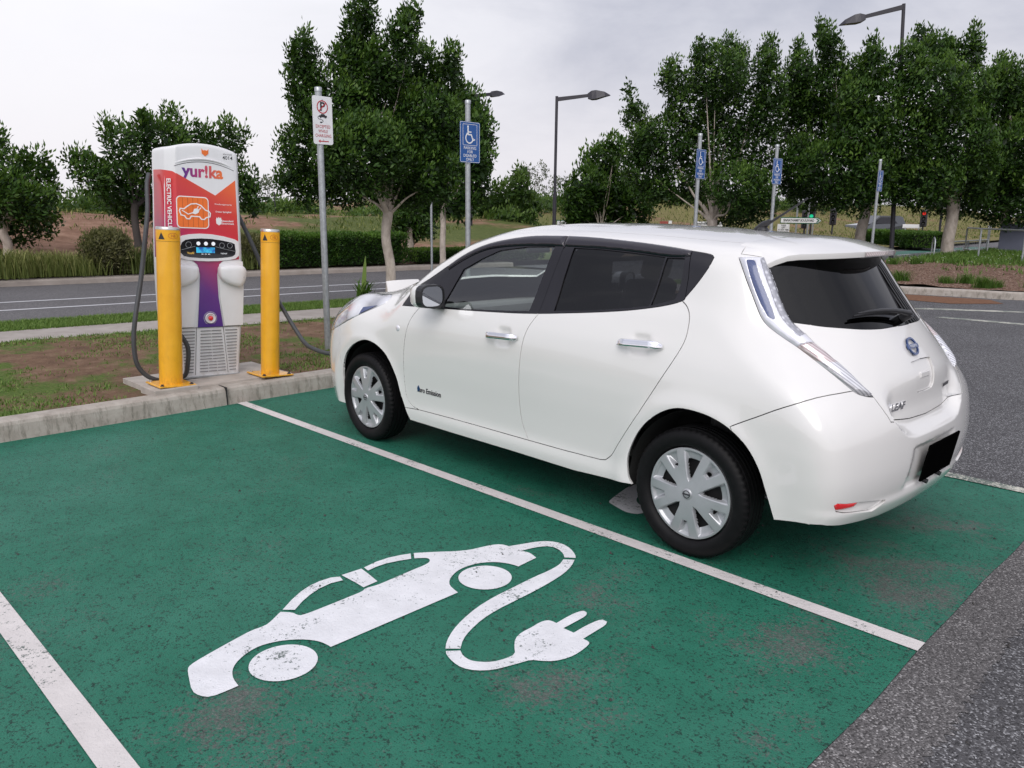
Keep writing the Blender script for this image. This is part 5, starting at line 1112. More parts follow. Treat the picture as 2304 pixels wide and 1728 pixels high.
# display
dsp = [(-.285, 1.190), (-.25, 1.222), (-.19, 1.235), (-.10, 1.243), (0, 1.240), (.10, 1.226), (.20, 1.203), (.232, 1.185), (.240, 1.10), (.235, 1.062), (.205, 1.036), (.15, 1.024), (.05, 1.014), (-.033, 1.011), (-.12, 1.013), (-.22, 1.022), (-.27, 1.035), (-.298, 1.07), (-.298, 1.15)]
d0 = flat('display_frame', dsp, M['charger_white'], .0, .016)
d1 = [(CX + (x - CX) * .88, 1.122 + (z - 1.130) * .72) for x, z in dsp]; flat('display_glass', d1, M['screen_black'], .012, .0175, d0)
flat('screen', [(-.137, 1.082), (.022, 1.082), (.022, 1.128), (-.137, 1.128)], M['lcd'], .017, .0185, d0)
for x in (-.118, -.054, .010): mb = MB(); mb.prism([(x + .016 * math.cos(2 * PI * k / 20), 1.160 + .016 * math.sin(2 * PI * k / 20)) for k in range(20)], .017, .020, FR); mb.build('button', M['lit_white'], d0)
for x, r_ in ((-.20, .024), (.085, .022), (.155, .022)): mb = MB(); stroke(mb, [(x + r_ * math.cos(2 * PI * k / 20), 1.148 + r_ * math.sin(2 * PI * k / 20)) for k in range(20)], .0025, .017, .019, FR, True); mb.build('panel_icon', M['galv'], d0)
mb = MB(); stroke(mb, [(-.26, 1.105), (-.21, 1.118), (-.145, 1.136)], .0025, .017, .0185, FR); stroke(mb, [(.03, 1.136), (.12, 1.115), (.20, 1.10)], .0025, .017, .0185, FR); mb.build('panel_outline', M['galv'], d0)
text('Veefil', .026, M['lit_amber'], d0, FR @ Matrix.Translation((-.185, 1.078, .0180))); text('TRITIUM', .015, M['lit_white'], d0, FR @ Matrix.Translation((.10, 1.078, .0180))); text('000   000   000', .012, M['lit_white'], d0, FR @ Matrix.Translation((-.058, 1.071, .0180)))
# plug holsters on both shoulders of the purple strip
for s in (1, -1):
    mir = lambda q: (q[0] if s > 0 else 2 * CX - q[0], q[1])
    sh = [mir(q) for q in [(.062, .985), (.10, 1.015), (.20, 1.018), (.272, 1.012), (.276, .80), (.262, .45), (.095, .45), (.062, .70), (.052, .90)]]
    if s < 0: sh = sh[::-1]
    mb = MB(); mb.prism(sh, 0, .010, FR); mb.build('shoulder_panel', M['charger_white'], ch)
    outl = [mir(q) for q in [(.050, .955), (.075, .972), (.150, .982), (.235, .978), (.275, .962), (.292, .918), (.278, .845), (.245, .795), (.20, .795), (.140, .812), (.080, .845), (.052, .885)]]
    if s < 0: outl = outl[::-1]
    outl = [tuple(q) for q in catmull([(a_, b_, 0) for a_, b_ in outl], 3, True)]; ox = sum(q[0] for q in outl) / len(outl); oz = sum(q[1] for q in outl) / len(outl)
    V = []; F = []; n = len(outl)
    for sc, h in ((1, 0), (1, .035), (.965, .052), (.90, .062), (.6, .072)): V += [FR @ Vector((ox + (q[0] - ox) * sc, oz + (q[1] - oz) * sc, h)) for q in outl]
    for i in range(4):
        for k in range(n): a = i * n + k; b2 = i * n + (k + 1) % n; F.append((a, b2, b2 + n, a + n))
    F.append(tuple(range(4 * n, 5 * n))); mb = MB(); mb.add(V, F, True); hol = mb.build('plug_holster', M['charger_white'], ch)
    if s > 0: text('A', .034, M['black_print'], hol, FR @ Matrix.Translation((.262, .885, .0625)) @ Matrix.Rotation(R(38), 4, 'Y'), bold=.001)
# emergency knob
mb = MB(); mb.lathe([(.046, .0), (.046, .010), (.040, .014), (.037, .010), (.030, .004), (0, .004)], (-.028, -.215, .520), 32, (PI / 2, 0, 0)); kn = mb.build('stop_button_ring', M['charger_white'], ch)
mb = MB(); mb.lathe([(.020, .004), (.020, .016), (.014, .022), (0, .024)], (-.028, -.217, .520), 24, (PI / 2, 0, 0)); mb.build('stop_button', M['reflector'], kn)
mb = MB(); stroke(mb, [(-.028 + .056 * math.cos(a), .520 + .056 * math.sin(a)) for a in [R(-60 + 300 * k / 20) for k in range(21)]], .002, .003, .004, FR); mb.build('stop_button_legend', M['white_print'], kn)
# vent slots
for bx0, bx1, bx2, bx3 in ((-.118, .070, -.135, .105), (-.285, -.160, -.262, -.185), (.098, .215, .130, .195)):
    for k in range(14):
        z = .410 - k * .0275; f_ = k / 13; x0 = bx0 + (bx2 - bx0) * f_; x1 = bx1 + (bx3 - bx1) * f_; n = max(1, int((x1 - x0) / .075)) if bx0 > -.13 and bx0 < 0 else 1
        for j in range(n):
            a_, b_ = x0 + (x1 - x0) * j / n + .003, x0 + (x1 - x0) * (j + 1) / n - .003; sag = .006 if n > 1 else 0
            if k == 0 and j == 0: mbv = MB()
            mbv.prism([(a_, z - .0042), (b_, z - .0042), (b_, z + .0042), (a_, z + .0042)], 0, .0016, FR)
    mbv.build('vent_grille', plain('vent_dark', (.20, .20, .205), .8), ch)
mb = MB(); stroke(mb, [(CX - .285, .442), (CX + .285, .442)], .003, 0, .0045, FR); stroke(mb, [(-.150, .44), (-.172, .03)], .0025, 0, .003, FR); stroke(mb, [(.085, .44), (.118, .03)], .0025, 0, .003, FR); mb.build('panel_seam', M['gap'], ch)
mb = MB(); mb.tube([(CX - .305, -.07, .80), (CX - .345, -.075, .79), (CX - .352, -.08, .70), (CX - .34, -.08, .64), (CX - .305, -.07, .63)], .013, 8); mb.build('handle', M['black_plastic'], ch)
mb = MB(); mb.box((CX, 0, .006), (.56, .43, .012)); mb.build('base_plate', M['galv'], ch)
# cables (world space)
def cable(name, pts, r, label):
    mb = MB(); mb.tube([tuple(q) for q in catmull(pts, 8)], r, 12); return tag(mb.build(name, M['cable']), label, 'cable')
cable('charging_cable', [(5.16, 1.24, 1.90), (5.10, 1.285, 1.80), (5.03, 1.325, 1.60), (4.99, 1.375, 1.40), (4.97, 1.445, 1.06), (4.90, 1.543, .751), (4.89, 1.578, .547), (4.88, 1.576, .368), (4.87, 1.523, .262), (4.85, 1.44, .205), (4.86, 1.33, .19), (4.80, 1.22, .215), (4.76, 1.200, .33), (4.75, 1.195, .469), (4.78, 1.245, .585), (4.84, 1.30, .66)], .019, 'grey charging cable looping down to the pad left of the charger')
cable('charging_cable', [(5.22, .64, 1.90), (5.15, .58, 1.80), (5.07, .515, 1.58), (4.98, .42, 1.27), (4.93, .372, 1.08), (4.78, .37, .90), (4.60, .345, .70), (4.50, .31, .56), (4.38, .30, .46), (4.25, .30, .423), (4.05, .25, .395), (3.88, .17, .43), (3.76, .08, .56), (3.69, .03, .70), (3.62, .0, .80)], .019, 'grey charging cable sagging from the charger to the nose of the white car')
mb = MB(); mb.tube([(3.66, .015, .77), (3.60, 0, .84), (3.54, 0, .87)], [.03, .036, .04], 12); mb.tube([(3.64, .01, .80), (3.72, .03, .86), (3.70, .05, .94)], [.02, .018, .016], 8); tag(mb.build('charging_plug', M['black_plastic']), 'black charging plug seated in the open port of the car nose', 'plug')
# bollards
t = NT('safety_yellow'); co = t.coord(); sz = t.n('ShaderNodeSeparateXYZ'); t.set(sz.inputs[0], co)
grime = t.math('MULTIPLY', t.ramp(t.noise(14, 6, .75, t.coord('Object', (1, 1, .4))), [(.48, 0.), (.68, .75)]), t.ramp(sz.outputs['Z'], [(.0, 1.), (.10, .35), (.4, .10), (1, .10)]))
M['yellow'] = t.pbr(t.mix(grime, t.ramp(t.noise(6, 4, .6, co), [(.3, (.76, .36, .012)), (.7, (.84, .42, .018))]), (.22, .13, .04)), .36, 0, t.bump(t.noise(90, 3, .6, co), .001, .25), .35)
M['yellow2'] = plain('sticker_yellow', (.80, .38, .01), .3)
def bollard(loc, r, h, label):
    bo = empty('bollard', label, 'bollard', loc, (R(-2.1) * 0, R(2.1) * 0, 0), 'yellow steel bollards in front of the charger')
    bo.rotation_euler = (R(2.1), 0, 0); bo.rotation_euler = (R(3.2), R(-.2), 0)
    mb = MB(); mb.lathe([(r, .012), (r, h - .022)], (0, 0, 0), 48); mb.build('post', M['yellow'], bo)
    mb = MB(); mb.lathe([(r + .0012, h - .024), (r + .0012, h - .004), (r - .006, h), (0, h + .001)], (0, 0, 0), 48); mb.build('cap', M['stainless'], bo)
    mb = MB(); mb.box((0, 0, .006), (.30, .30, .012), (0, 0, 0), .003); pl_ = mb.build('base_plate', M['yellow'], bo)
    for sx_, sy_ in ((1, 1), (1, -1), (-1, 1), (-1, -1)):
        mb = MB(); mb.lathe([(.017, .012), (.017, .016), (.011, .017), (.011, .026), (0, .027)], (sx_ * .12, sy_ * .12, 0), 8, None, False); mb.build('bolt', M['stainless'] if sx_ > 0 else M['dark_metal'], pl_)
    A0 = math.atan2(3.9922 - loc[1], -1.9097 - loc[0])      # sticker band wraps the side towards the bays
    def arc(z0, z1, a0, a1, dr, n=14):
        V = []; F = []
        for k in range(n + 1):
            a = A0 + a0 + (a1 - a0) * k / n; V += [((r + dr) * math.cos(a), (r + dr) * math.sin(a), z0), ((r + dr) * math.cos(a), (r + dr) * math.sin(a), z1)]
        for k in range(n): F.append((2 * k, 2 * k + 2, 2 * k + 3, 2 * k + 1))
        return V, F
    mb = MB(); mb.add(*arc(h - .118, h - .034, -1.45, 1.45, .0008), True); st = mb.build('sticker', M['yellow2'], bo)
    mb = MB(); mb.add(*arc(h - .1155, h - .1135, -1.45, 1.45, .0014), True)
    def onr(a, z): return Vector(((r + .0016) * math.cos(A0 + a), (r + .0016) * math.sin(A0 + a), z))
    a0 = -.58
    for k in range(8): u0, u1 = -1 + k / 4, -1 + (k + 1) / 4; mb.add([onr(a0 + u0 * .30, h - .100), onr(a0 + u1 * .30, h - .100), onr(a0 + u1 * .30, h - .044 - .056 * abs(u1)), onr(a0 + u0 * .30, h - .044 - .056 * abs(u0))], [(0, 1, 2, 3)])
    mb.build('sticker_mark', M['black_print'], st)
    mb = MB(); P_ = [onr(.42 + .42 * math.cos(2 * PI * k / 20), h - .070 + .022 * math.sin(2 * PI * k / 20)) for k in range(21)]; mb.tube(P_, .0012, 4, False); P2 = [onr(.42 + dx, h - .070 + dz) for dx, dz in ((-.16, -.010), (-.16, .010), (.02, -.010), (.02, .010), (.12, .010), (.12, -.010), (.2, -.004))]; mb.tube(P2, .0016, 4, False)
    mb.build('sticker_text', M['red_print'], st); return bo
bollard((4.655, 1.395, .190), .0915, 1.285, 'yellow steel bollard on the raised plinth, nearer the grey cable loop')
bollard((4.60, .530, .168), .080, 1.285, 'yellow steel bollard on the kerb edge, nearer the white car')

# ------------------------------------------------------------------ signs, posts and lamps
M['sign_white'] = plain('sign_white', (.74, .74, .75), .4, vary=.04); M['sign_blue'] = plain('sign_blue', (.012, .085, .30), .35, vary=.06); M['sign_back'] = M['galv']
def wheelchair(mb, M_, s, z=.0022):
    c = lambda x, y: (x * s, y * s); mb.prism([c(-.20 + .095 * math.cos(2 * PI * k / 16), .80 + .095 * math.sin(2 * PI * k / 16)) for k in range(16)], 0, z, M_)
    st = lambda P, w: stroke(mb, [c(*p) for p in P], w * s, 0, z, M_)
    st([(-.20, .72), (-.17, .05)], .14); st([(-.17, .30), (.22, .30)], .10); st([(-.17, .06), (.22, .06), (.45, -.46), (.66, -.36)], .12)
    st([(-.30 + 0, .17)] + [(.0 - .02 + .46 * math.cos(a), -.26 + .46 * math.sin(a)) for a in [R(135 + 225 * k / 18) for k in range(19)]], .11)
def post(o, h, r=.032):
    mb = MB(); mb.tube([(0, 0, -.1), (0, 0, h)], r, 16); mb.build('pole', M['galv'], o)
    mb = MB(); mb.lathe([(r + .004, h - .035), (r + .004, h + .003), (r - .004, h + .010), (0, h + .012)], (0, 0, 0), 16); mb.build('cap', M['galv'], o)
ps = empty('parking_sign', 'white no parking sign excepted while charging, on a galvanised post', 'sign', (5.51, -.65, .13), (0, 0, 0)); post(ps, 2.70, .034)
SF = frame((-.040, -.015, 2.385), (0, -1, 0), (0, 0, 1))     # sign faces -x
mb = MB(); mb.prism(rrect(-.115, -.235, .115, .235, .022), -.002, 0, SF); sg = mb.build('panel', M['sign_white'], ps)
T_ = lambda x, y: SF @ Matrix.Translation((x, y, .001))
mb = MB(); stroke(mb, [(.060 * math.cos(2 * PI * k / 36), .130 + .060 * math.sin(2 * PI * k / 36)) for k in range(36)], .010, 0, .0012, SF, True); mb.build('red_circle', M['red_print'], sg)
text('P', .120, M['black_print'], sg, T_(0, .130), bold=.003); mb = MB(); stroke(mb, [(-.042, .088), (.042, .172)], .010, .0016, .0026, SF); mb.build('red_slash', M['red_print'], sg)
mb = MB(); mb.prism([(-.035, .030), (-.045, .036), (-.043, .046), (-.025, .050), (-.012, .062), (.018, .062), (.032, .050), (.050, .046), (.052, .034), (.042, .030)][::-1], 0, .0014, SF)
for x in (-.024, .030): mb.prism([(x + .009 * math.cos(2 * PI * k / 12), .030 + .009 * math.sin(2 * PI * k / 12)) for k in range(12)], 0, .0016, SF)
stroke(mb, [(-.045, .036), (-.056, .028), (-.048, .012), (-.020, .008), (.000, .002), (.004, -.012), (-.012, -.020)], .005, 0, .0014, SF); mb.prism([(-.012, -.012), (-.030, -.014), (-.032, -.026), (-.012, -.028)], 0, .0014, SF); mb.build('charging_car_symbol', M['black_print'], sg)
for k, w in enumerate(('EXCEPTED', 'WHILE', 'CHARGING')): text(w, .044, M['red_print'], sg, T_(0, -.062 - k * .045), bold=0, xs=.78, spacing=1.08)
mb = MB(); stroke(mb, [(-.045, -.205), (.060, -.205)], .010, 0, .0012, SF); mb.prism([(-.060, -.205), (-.036, -.222), (-.036, -.188)][::1], 0, .0013, SF); mb.build('arrow', M['red_print'], sg)
mb = MB()
for z in (.20, -.19): mb.tube([SF @ Vector((0, z, -.004)), SF @ Vector((0, z, .003))], .006, 8)
mb.build('bolts', M['galv'], sg)
bl_ = empty("disabled_parking_sign", 'blue disabled parking sign nearest the white parking sign, in front of the big tree', 'sign', (5.50, -2.68, .13), (0, 0, 0), 'blue disabled parking signs along the kerb'); post(bl_, 2.78, .032)
SF = frame((-.038, 0, 2.305), (0, -1, 0), (0, 0, 1)); mb = MB(); mb.prism(rrect(-.160, -.235, .160, .235, .018), -.002, 0, SF); sg = mb.build('panel', M['sign_blue'], bl_)
mb = MB(); q = rrect(-.1535, -.2285, .1535, .2285, .014); stroke(mb, q, .0042, 0, .0008, SF, True); q = rrect(-.112, -.035, .112, .205, .012); stroke(mb, q, .0045, 0, .0008, SF, True); mb.build('border', M['white_print'], sg)
mb = MB(); wheelchair(mb, SF @ Matrix.Translation((-.008, .080, 0)), .125); mb.build('wheelchair_symbol', M['white_print'], sg)
for k, w in enumerate(('PARKING', 'FOR', 'DISABLED', 'ONLY')): text(w, .047, M['white_print'], sg, SF @ Matrix.Translation((0, -.068 - k * .044, .001)), bold=.0002, xs=.98, spacing=1.06)
for y, lb in ((-7.78, 'second blue disabled parking sign, standing before the tall forked tree'), (-10.43, 'third blue disabled parking sign, left of the roof antenna tip'), (-15.43, 'farthest blue disabled parking sign, rising over the car spoiler')):
    c = copy_tree(bl_); c.location = (5.5, y, .13); c['label'] = lb; c.rotation_euler = (0, 0, R(4 if y > -9 else (-3 if y > -12 else 2)))
gp = empty('pole', 'plain galvanised pole standing beyond the road beside the pale forked tree', 'pole', (14.2, -9.26, .1), (0, 0, 0)); post(gp, 2.75, .03)
def lamp(loc, h, tip, w, label, name='street_lamp', grp='black street lamps'):
    o = empty(name, label, 'street lamp', loc, (0, 0, 0), grp); t_ = Vector(tip) - Vector(loc)
    mb = MB(); mb.tube([(0, 0, -.2), (0, 0, h * .42)], w * .62, 12); mb.tube([(0, 0, h * .42), (0, 0, h + .1)], w * .46, 12); mb.build('pole', M['dark_metal'], o)
    st = Vector((0, 0, h)); d = (t_ - st); L_ = d.length; d.normalize(); hd = min(1.05, L_ * .42)
    mb = MB(); side = d.cross(Vector((0, 0, 1))).normalized(); e = st + d * (L_ - hd)
    V = []
    for P_, a in ((st, w * .60), (e + d * .1, w * .45)): V += [P_ + side * a * .6 + Vector((0, 0, a)), P_ - side * a * .6 + Vector((0, 0, a)), P_ - side * a * .6 - Vector((0, 0, a)), P_ + side * a * .6 - Vector((0, 0, a))]
    mb.add(V, [(0, 1, 5, 4), (1, 2, 6, 5), (2, 3, 7, 6), (3, 0, 4, 7), (0, 3, 2, 1), (4, 5, 6, 7)]); mb.build('arm', M['dark_metal'], o)
    up_ = side.cross(d).normalized(); V = []; F = []
    for f_, hw, zt, zb in ((0, .35, .06, -.10), (.18, .75, .13, -.15), (.38, 1, .13, -.15), (.75, .80, .05, -.10), (1.0, .12, -.07, -.09)):
        P_ = e + d * hd * f_; V += [P_ + side * .19 * hw + up_ * zb, P_ + side * .11 * hw + up_ * zt, P_ - side * .12 * hw + up_ * zt, P_ - side * .20 * hw + up_ * zb]
    for i in range(4):
        for k in range(4): a = i * 4 + k; b2 = i * 4 + (k + 1) % 4; F.append((a, b2, b2 + 4, a + 4))
    F += [(0, 1, 2, 3), (19, 18, 17, 16)]; mb = MB(); mb.add(V, F, False); hdobj = mb.build('lamp_head', M['dark_metal'], o)
    mb = MB(); c = e + d * hd * .52 - up_ * .132; mb.add([c + d * hd * .25 + side * .10 + up_ * .03, c + d * hd * .25 - side * .10 + up_ * .03, c - d * hd * .22 - side * .13, c - d * hd * .22 + side * .13], [(0, 1, 2, 3)]); mb.build('lens', plain('lamp_lens', (.10, .10, .11), .15), hdobj); return o
lamp((16.8, -16.84, .1), 5.25, (15.43, -17.95, 5.55), .105, 'black street lamp with short arm in open sky above the car roof')
lamp((8.92, -26.3, .12), 8.50, (10.75, -25.4, 8.34), .125, 'tallest black street lamp, its arm reaching left above the right-hand trees').rotation_euler = (R(-2.4), R(2.4), 0)
lamp((27, -22.2, .3), 6.6, (27.0, -24.41, 7.32), .16, 'street lamp whose arm pokes out right of the big middle tree')
def thin_lamp(loc, h, reach, label):
    o = empty('street_lamp', label, 'street lamp', loc, (0, 0, 0)); mb = MB(); dx, dy = reach; mb.tube([(0, 0, 0), (0, 0, h * .9), (dx * .12, dy * .12, h * .98), (dx * .45, dy * .45, h), (dx, dy, h * .995)], .05, 6); mb.build('pole', M['galv'], o)
    mb = MB(); mb.box((dx, dy, h * .995), (.35, .5, .10), (0, 0, math.atan2(dy, dx) + PI / 2), .03); mb.build('lamp_head', M['galv'], o)
thin_lamp((48.9, -28.0, .3), 1.9, (-.7, -1.2), 'thin far street lamp low on the ridge behind the white sign post')
thin_lamp((52.4, -47.7, .3), 3.6, (.5, .7), 'thin far street lamp beside the pale green tree')

# ------------------------------------------------------------------ trees and plants
TREES = {
 'T1': ((9.35, -4.33, 0.17), [(9.89,-3.13,4.02,0.25,0.37), (10.09,-3.29,3.58,0.36,0.45), (9.42,-3.96,4.72,0.23,0.31), (9.7,-4.06,4.35,0.33,0.41), (9.75,-4.02,3.84,0.49,0.52), (8.71,-4.37,4.59,0.18,0.23), (8.73,-4.21,4.29,0.25,0.3), (9.31,-4.98,4.05,0.34,0.34), (9.11,-4.16,3.86,0.38,0.44), (8.54,-5.03,3.98,0.22,0.28), (9.06,-5.35,3.68,0.36,0.38), (9.75,-3.65,3.11,0.74,0.63), (9.89,-4.74,3.32,0.86,0.74), (8.91,-4.83,3.04,0.66,0.63), (10.19,-3.5,2.59,0.67,0.57), (8.99,-3.62,2.48,0.82,0.6), (9.33,-4.77,2.49,0.76,0.64), (10.37,-3.39,2.02,0.5,0.29), (10.24,-2.99,2.14,0.22,0.18), (10.15,-4.0,1.96,0.56,0.26), (9.49,-4.69,1.97,0.68,0.27), (8.53,-4.74,2.21,0.42,0.43), (8.85,-5.26,2.9,0.36,0.45)]),
 'T2': ((15.34, -10.61, 0.30), [(14.96,-11.24,4.47,0.51,0.41), (14.57,-11.28,3.78,0.38,0.55), (14.36,-10.78,3.05,0.55,0.58), (15.13,-11.56,2.37,0.58,0.49), (15.04,-10.89,1.9,0.57,0.38), (15.48,-10.96,3.34,0.77,0.97), (15.87,-10.87,2.15,0.71,0.55), (15.97,-10.24,1.89,0.45,0.36), (14.81,-11.59,3.17,0.28,0.48)]),
 'Tsmall': ((18.59, -12.00, 0.35), [(18.67,-11.75,1.4,0.43,0.38), (18.71,-12.32,1.52,0.51,0.49), (18.27,-12.32,1.17,0.43,0.34), (18.98,-12.16,1.02,0.52,0.31)]),
 'LT': ((18.72, -3.65, 0.80), [(19.44,-3.47,3.5,0.24,0.21), (18.11,-3.25,3.08,0.46,0.39), (17.94,-3.73,3.63,0.2,0.25), (18.1,-3.76,3.27,0.31,0.39), (19.2,-4.92,3.77,0.33,0.31), (18.29,-4.41,3.17,0.58,0.45), (18.37,-5.13,3.43,0.32,0.28), (17.59,-5.5,3.42,0.42,0.28), (17.69,-6.02,3.37,0.17,0.24), (18.96,-2.59,2.73,0.34,0.2), (18.81,-2.78,2.33,0.47,0.38), (18.98,-3.35,2.25,0.53,0.5), (18.78,-3.94,2.32,0.64,0.56), (19.5,-3.52,1.76,0.46,0.21), (18.57,-4.95,2.9,0.64,0.46), (18.6,-5.77,2.83,0.65,0.52), (17.97,-6.27,2.33,0.3,0.31), (17.96,-6.39,1.77,0.24,0.36), (18.0,-5.91,2.04,0.48,0.46), (17.62,-4.69,2.01,0.51,0.49), (19.22,-4.32,1.57,0.33,0.31), (19.55,-3.89,1.46,0.24,0.26)]),
 'FL': ((22.44, -1.67, 0.40), [(22.91,-1.93,3.13,0.24,0.4), (22.47,-1.93,2.49,0.42,0.51), (22.49,-2.45,2.78,0.18,0.23), (21.94,-2.59,2.81,0.17,0.2), (22.82,-2.57,2.36,0.55,0.52), (22.2,-2.81,2.52,0.19,0.25), (21.96,-1.74,1.87,0.71,0.62), (21.53,-2.21,1.65,0.52,0.5), (23.11,-2.04,1.12,0.74,0.53), (22.66,-2.62,1.19,0.37,0.37), (21.89,-2.71,2.06,0.21,0.27), (23.09,-1.22,2.09,0.74,1.05)]),
 'MID': ((29.52, -26.80, 0.30), [(28.78,-27.37,3.56,0.29,0.42), (28.36,-26.83,2.66,0.82,0.82), (29.45,-26.45,2.43,0.54,0.65), (29.11,-28.02,1.87,1.09,0.8), (30.53,-26.93,1.5,1.0,0.62), (28.41,-26.37,1.17,1.44,0.55), (30.43,-26.01,1.92,0.54,0.42)]),
 'BUSH': ((21.82, -25.69, 0.20), [(20.66,-25.07,4.54,0.66,0.35), (22.29,-26.05,3.89,0.97,0.78), (22.11,-24.93,2.75,1.15,0.9), (22.12,-26.75,2.6,1.31,1.03), (21.25,-27.46,2.1,0.98,0.99), (22.67,-25.0,1.86,0.81,0.81), (22.77,-26.6,1.56,1.53,0.62), (22.67,-24.71,1.15,0.42,0.44)]),
 'R1': ((14.08, -22.56, 0.20), [(16.36,-20.41,5.47,0.27,0.36), (16.63,-21.02,4.99,0.52,0.53), (16.54,-20.35,5.97,0.17,0.19), (15.9,-20.75,4.27,0.68,0.61), (15.44,-21.46,6.77,0.31,0.39), (15.49,-21.96,6.2,0.59,0.56), (15.28,-20.93,6.29,0.34,0.42), (14.05,-21.33,7.03,0.5,0.51), (14.32,-23.37,7.44,0.53,0.51), (13.88,-21.85,6.4,1.1,0.88), (14.17,-23.66,6.88,0.62,0.85), (13.03,-23.84,7.4,0.39,0.44), (12.7,-23.13,6.65,0.55,0.62), (12.55,-23.37,5.92,0.6,0.74), (14.9,-22.14,5.48,1.13,0.91), (13.99,-23.23,5.35,1.32,1.09), (12.72,-23.5,5.13,0.66,0.83), (15.72,-21.76,4.25,1.31,0.91), (14.5,-22.86,4.03,1.49,1.08), (13.54,-24.41,3.92,1.08,1.11), (16.17,-21.21,3.29,1.04,0.74), (16.45,-20.87,3.76,0.6,0.57), (15.32,-22.79,2.76,1.51,0.76), (12.91,-22.17,2.55,1.34,0.8), (12.56,-23.03,2.1,0.85,0.73), (14.48,-24.39,1.71,1.28,0.49), (15.82,-21.49,2.41,0.87,0.43)]),
 'R2': ((10.18, -26.71, 0.15), [(12.11,-25.97,8.2,0.26,0.39), (11.49,-25.21,7.64,0.39,0.51), (11.66,-25.92,7.11,0.62,0.7), (12.8,-25.67,7.48,0.26,0.39), (12.38,-25.0,6.7,0.61,0.65), (12.78,-25.74,7.76,0.15,0.18), (9.62,-24.51,7.07,0.27,0.42), (9.47,-24.43,6.38,0.65,0.65), (10.97,-26.63,6.51,0.56,0.7), (11.84,-25.9,5.98,1.47,0.91), (9.65,-24.4,5.34,1.11,0.89), (12.62,-25.42,5.76,0.73,0.87), (12.17,-26.5,4.79,1.59,1.1), (9.61,-24.37,4.33,1.2,1.05), (11.91,-24.7,3.63,0.98,0.84), (10.02,-23.98,3.23,1.53,0.89), (9.21,-24.6,3.16,0.86,0.98), (12.16,-27.34,2.52,1.44,0.64), (9.55,-24.37,2.27,1.02,0.52), (12.54,-25.61,2.89,0.64,0.61)]),
 'R3': ((7.77, -28.60, 0.10), [(9.4,-28.24,7.87,0.46,0.47), (8.76,-27.72,7.12,0.78,0.74), (7.74,-28.41,7.7,0.26,0.47), (7.86,-28.27,7.13,0.68,0.64), (8.48,-28.14,7.33,0.45,0.47), (8.92,-25.83,6.57,0.74,0.74), (8.09,-26.0,5.65,1.41,1.14), (7.67,-28.3,5.78,0.94,1.07), (8.58,-25.8,4.23,1.23,1.17), (7.65,-27.19,4.12,1.46,1.38), (8.16,-26.11,2.75,1.42,0.84), (7.93,-29.26,2.52,1.35,0.88), (7.03,-28.38,3.26,0.75,1.07), (8.65,-25.79,2.9,0.7,0.84)]),
 'R4': ((6.82, -31.96, 0.20), [(7.58,-32.19,7.19,0.46,0.52), (7.08,-31.3,6.43,0.61,0.69), (7.52,-31.11,6.22,0.73,0.85), (7.96,-31.59,6.95,0.25,0.23), (7.37,-32.28,5.27,1.25,1.19), (6.53,-31.14,4.01,1.21,1.15), (7.18,-31.48,3.23,1.23,1.16), (6.31,-31.72,2.4,1.23,1.17), (7.54,-32.47,2.26,1.05,0.8), (7.64,-31.63,4.25,0.82,0.98), (6.98,-32.69,5.93,0.63,1.0)]),
}
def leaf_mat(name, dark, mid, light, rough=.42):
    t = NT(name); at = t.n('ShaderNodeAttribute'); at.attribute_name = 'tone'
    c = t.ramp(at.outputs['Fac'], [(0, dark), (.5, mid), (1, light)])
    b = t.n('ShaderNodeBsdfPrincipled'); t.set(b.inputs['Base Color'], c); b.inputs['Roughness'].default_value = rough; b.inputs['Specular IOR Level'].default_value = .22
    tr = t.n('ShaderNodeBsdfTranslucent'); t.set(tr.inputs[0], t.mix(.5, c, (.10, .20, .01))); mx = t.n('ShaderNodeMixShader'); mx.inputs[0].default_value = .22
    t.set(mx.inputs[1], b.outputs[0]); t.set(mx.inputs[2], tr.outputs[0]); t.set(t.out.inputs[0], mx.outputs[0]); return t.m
M['leaf_fig'] = leaf_mat('fig_leaves', (.006, .018, .004), (.034, .082, .012), (.105, .185, .028))
M['leaf_light'] = leaf_mat('pale_leaves', (.020, .045, .010), (.055, .105, .020), (.12, .19, .04))
M['leaf_gum'] = leaf_mat('gum_leaves', (.035, .05, .03), (.085, .105, .06), (.16, .18, .10))
M['leaf_hedge'] = leaf_mat('hedge_leaves', (.010, .030, .006), (.035, .085, .014), (.10, .19, .03))
M['leaf_grass'] = leaf_mat('grass_blades', (.035, .055, .012), (.13, .16, .040), (.40, .38, .15), .6)
M['leaf_shrub'] = leaf_mat('shrub_leaves', (.045, .042, .020), (.11, .11, .045), (.20, .19, .08))
M['leaf_green'] = leaf_mat('green_blades', (.022, .055, .008), (.070, .145, .020), (.19, .27, .07), .6)
t = NT('pale_bark'); co = t.coord('Object', (1, 1, .5)); M['bark'] = t.pbr(t.ramp(t.noise(7, 6, .7, co), [(.3, (.28, .24, .20)), (.5, (.44, .385, .33)), (.72, (.58, .52, .46))]), .9, 0, t.bump(t.noise(22, 5, .7, co), .01, .6), spec=.15)
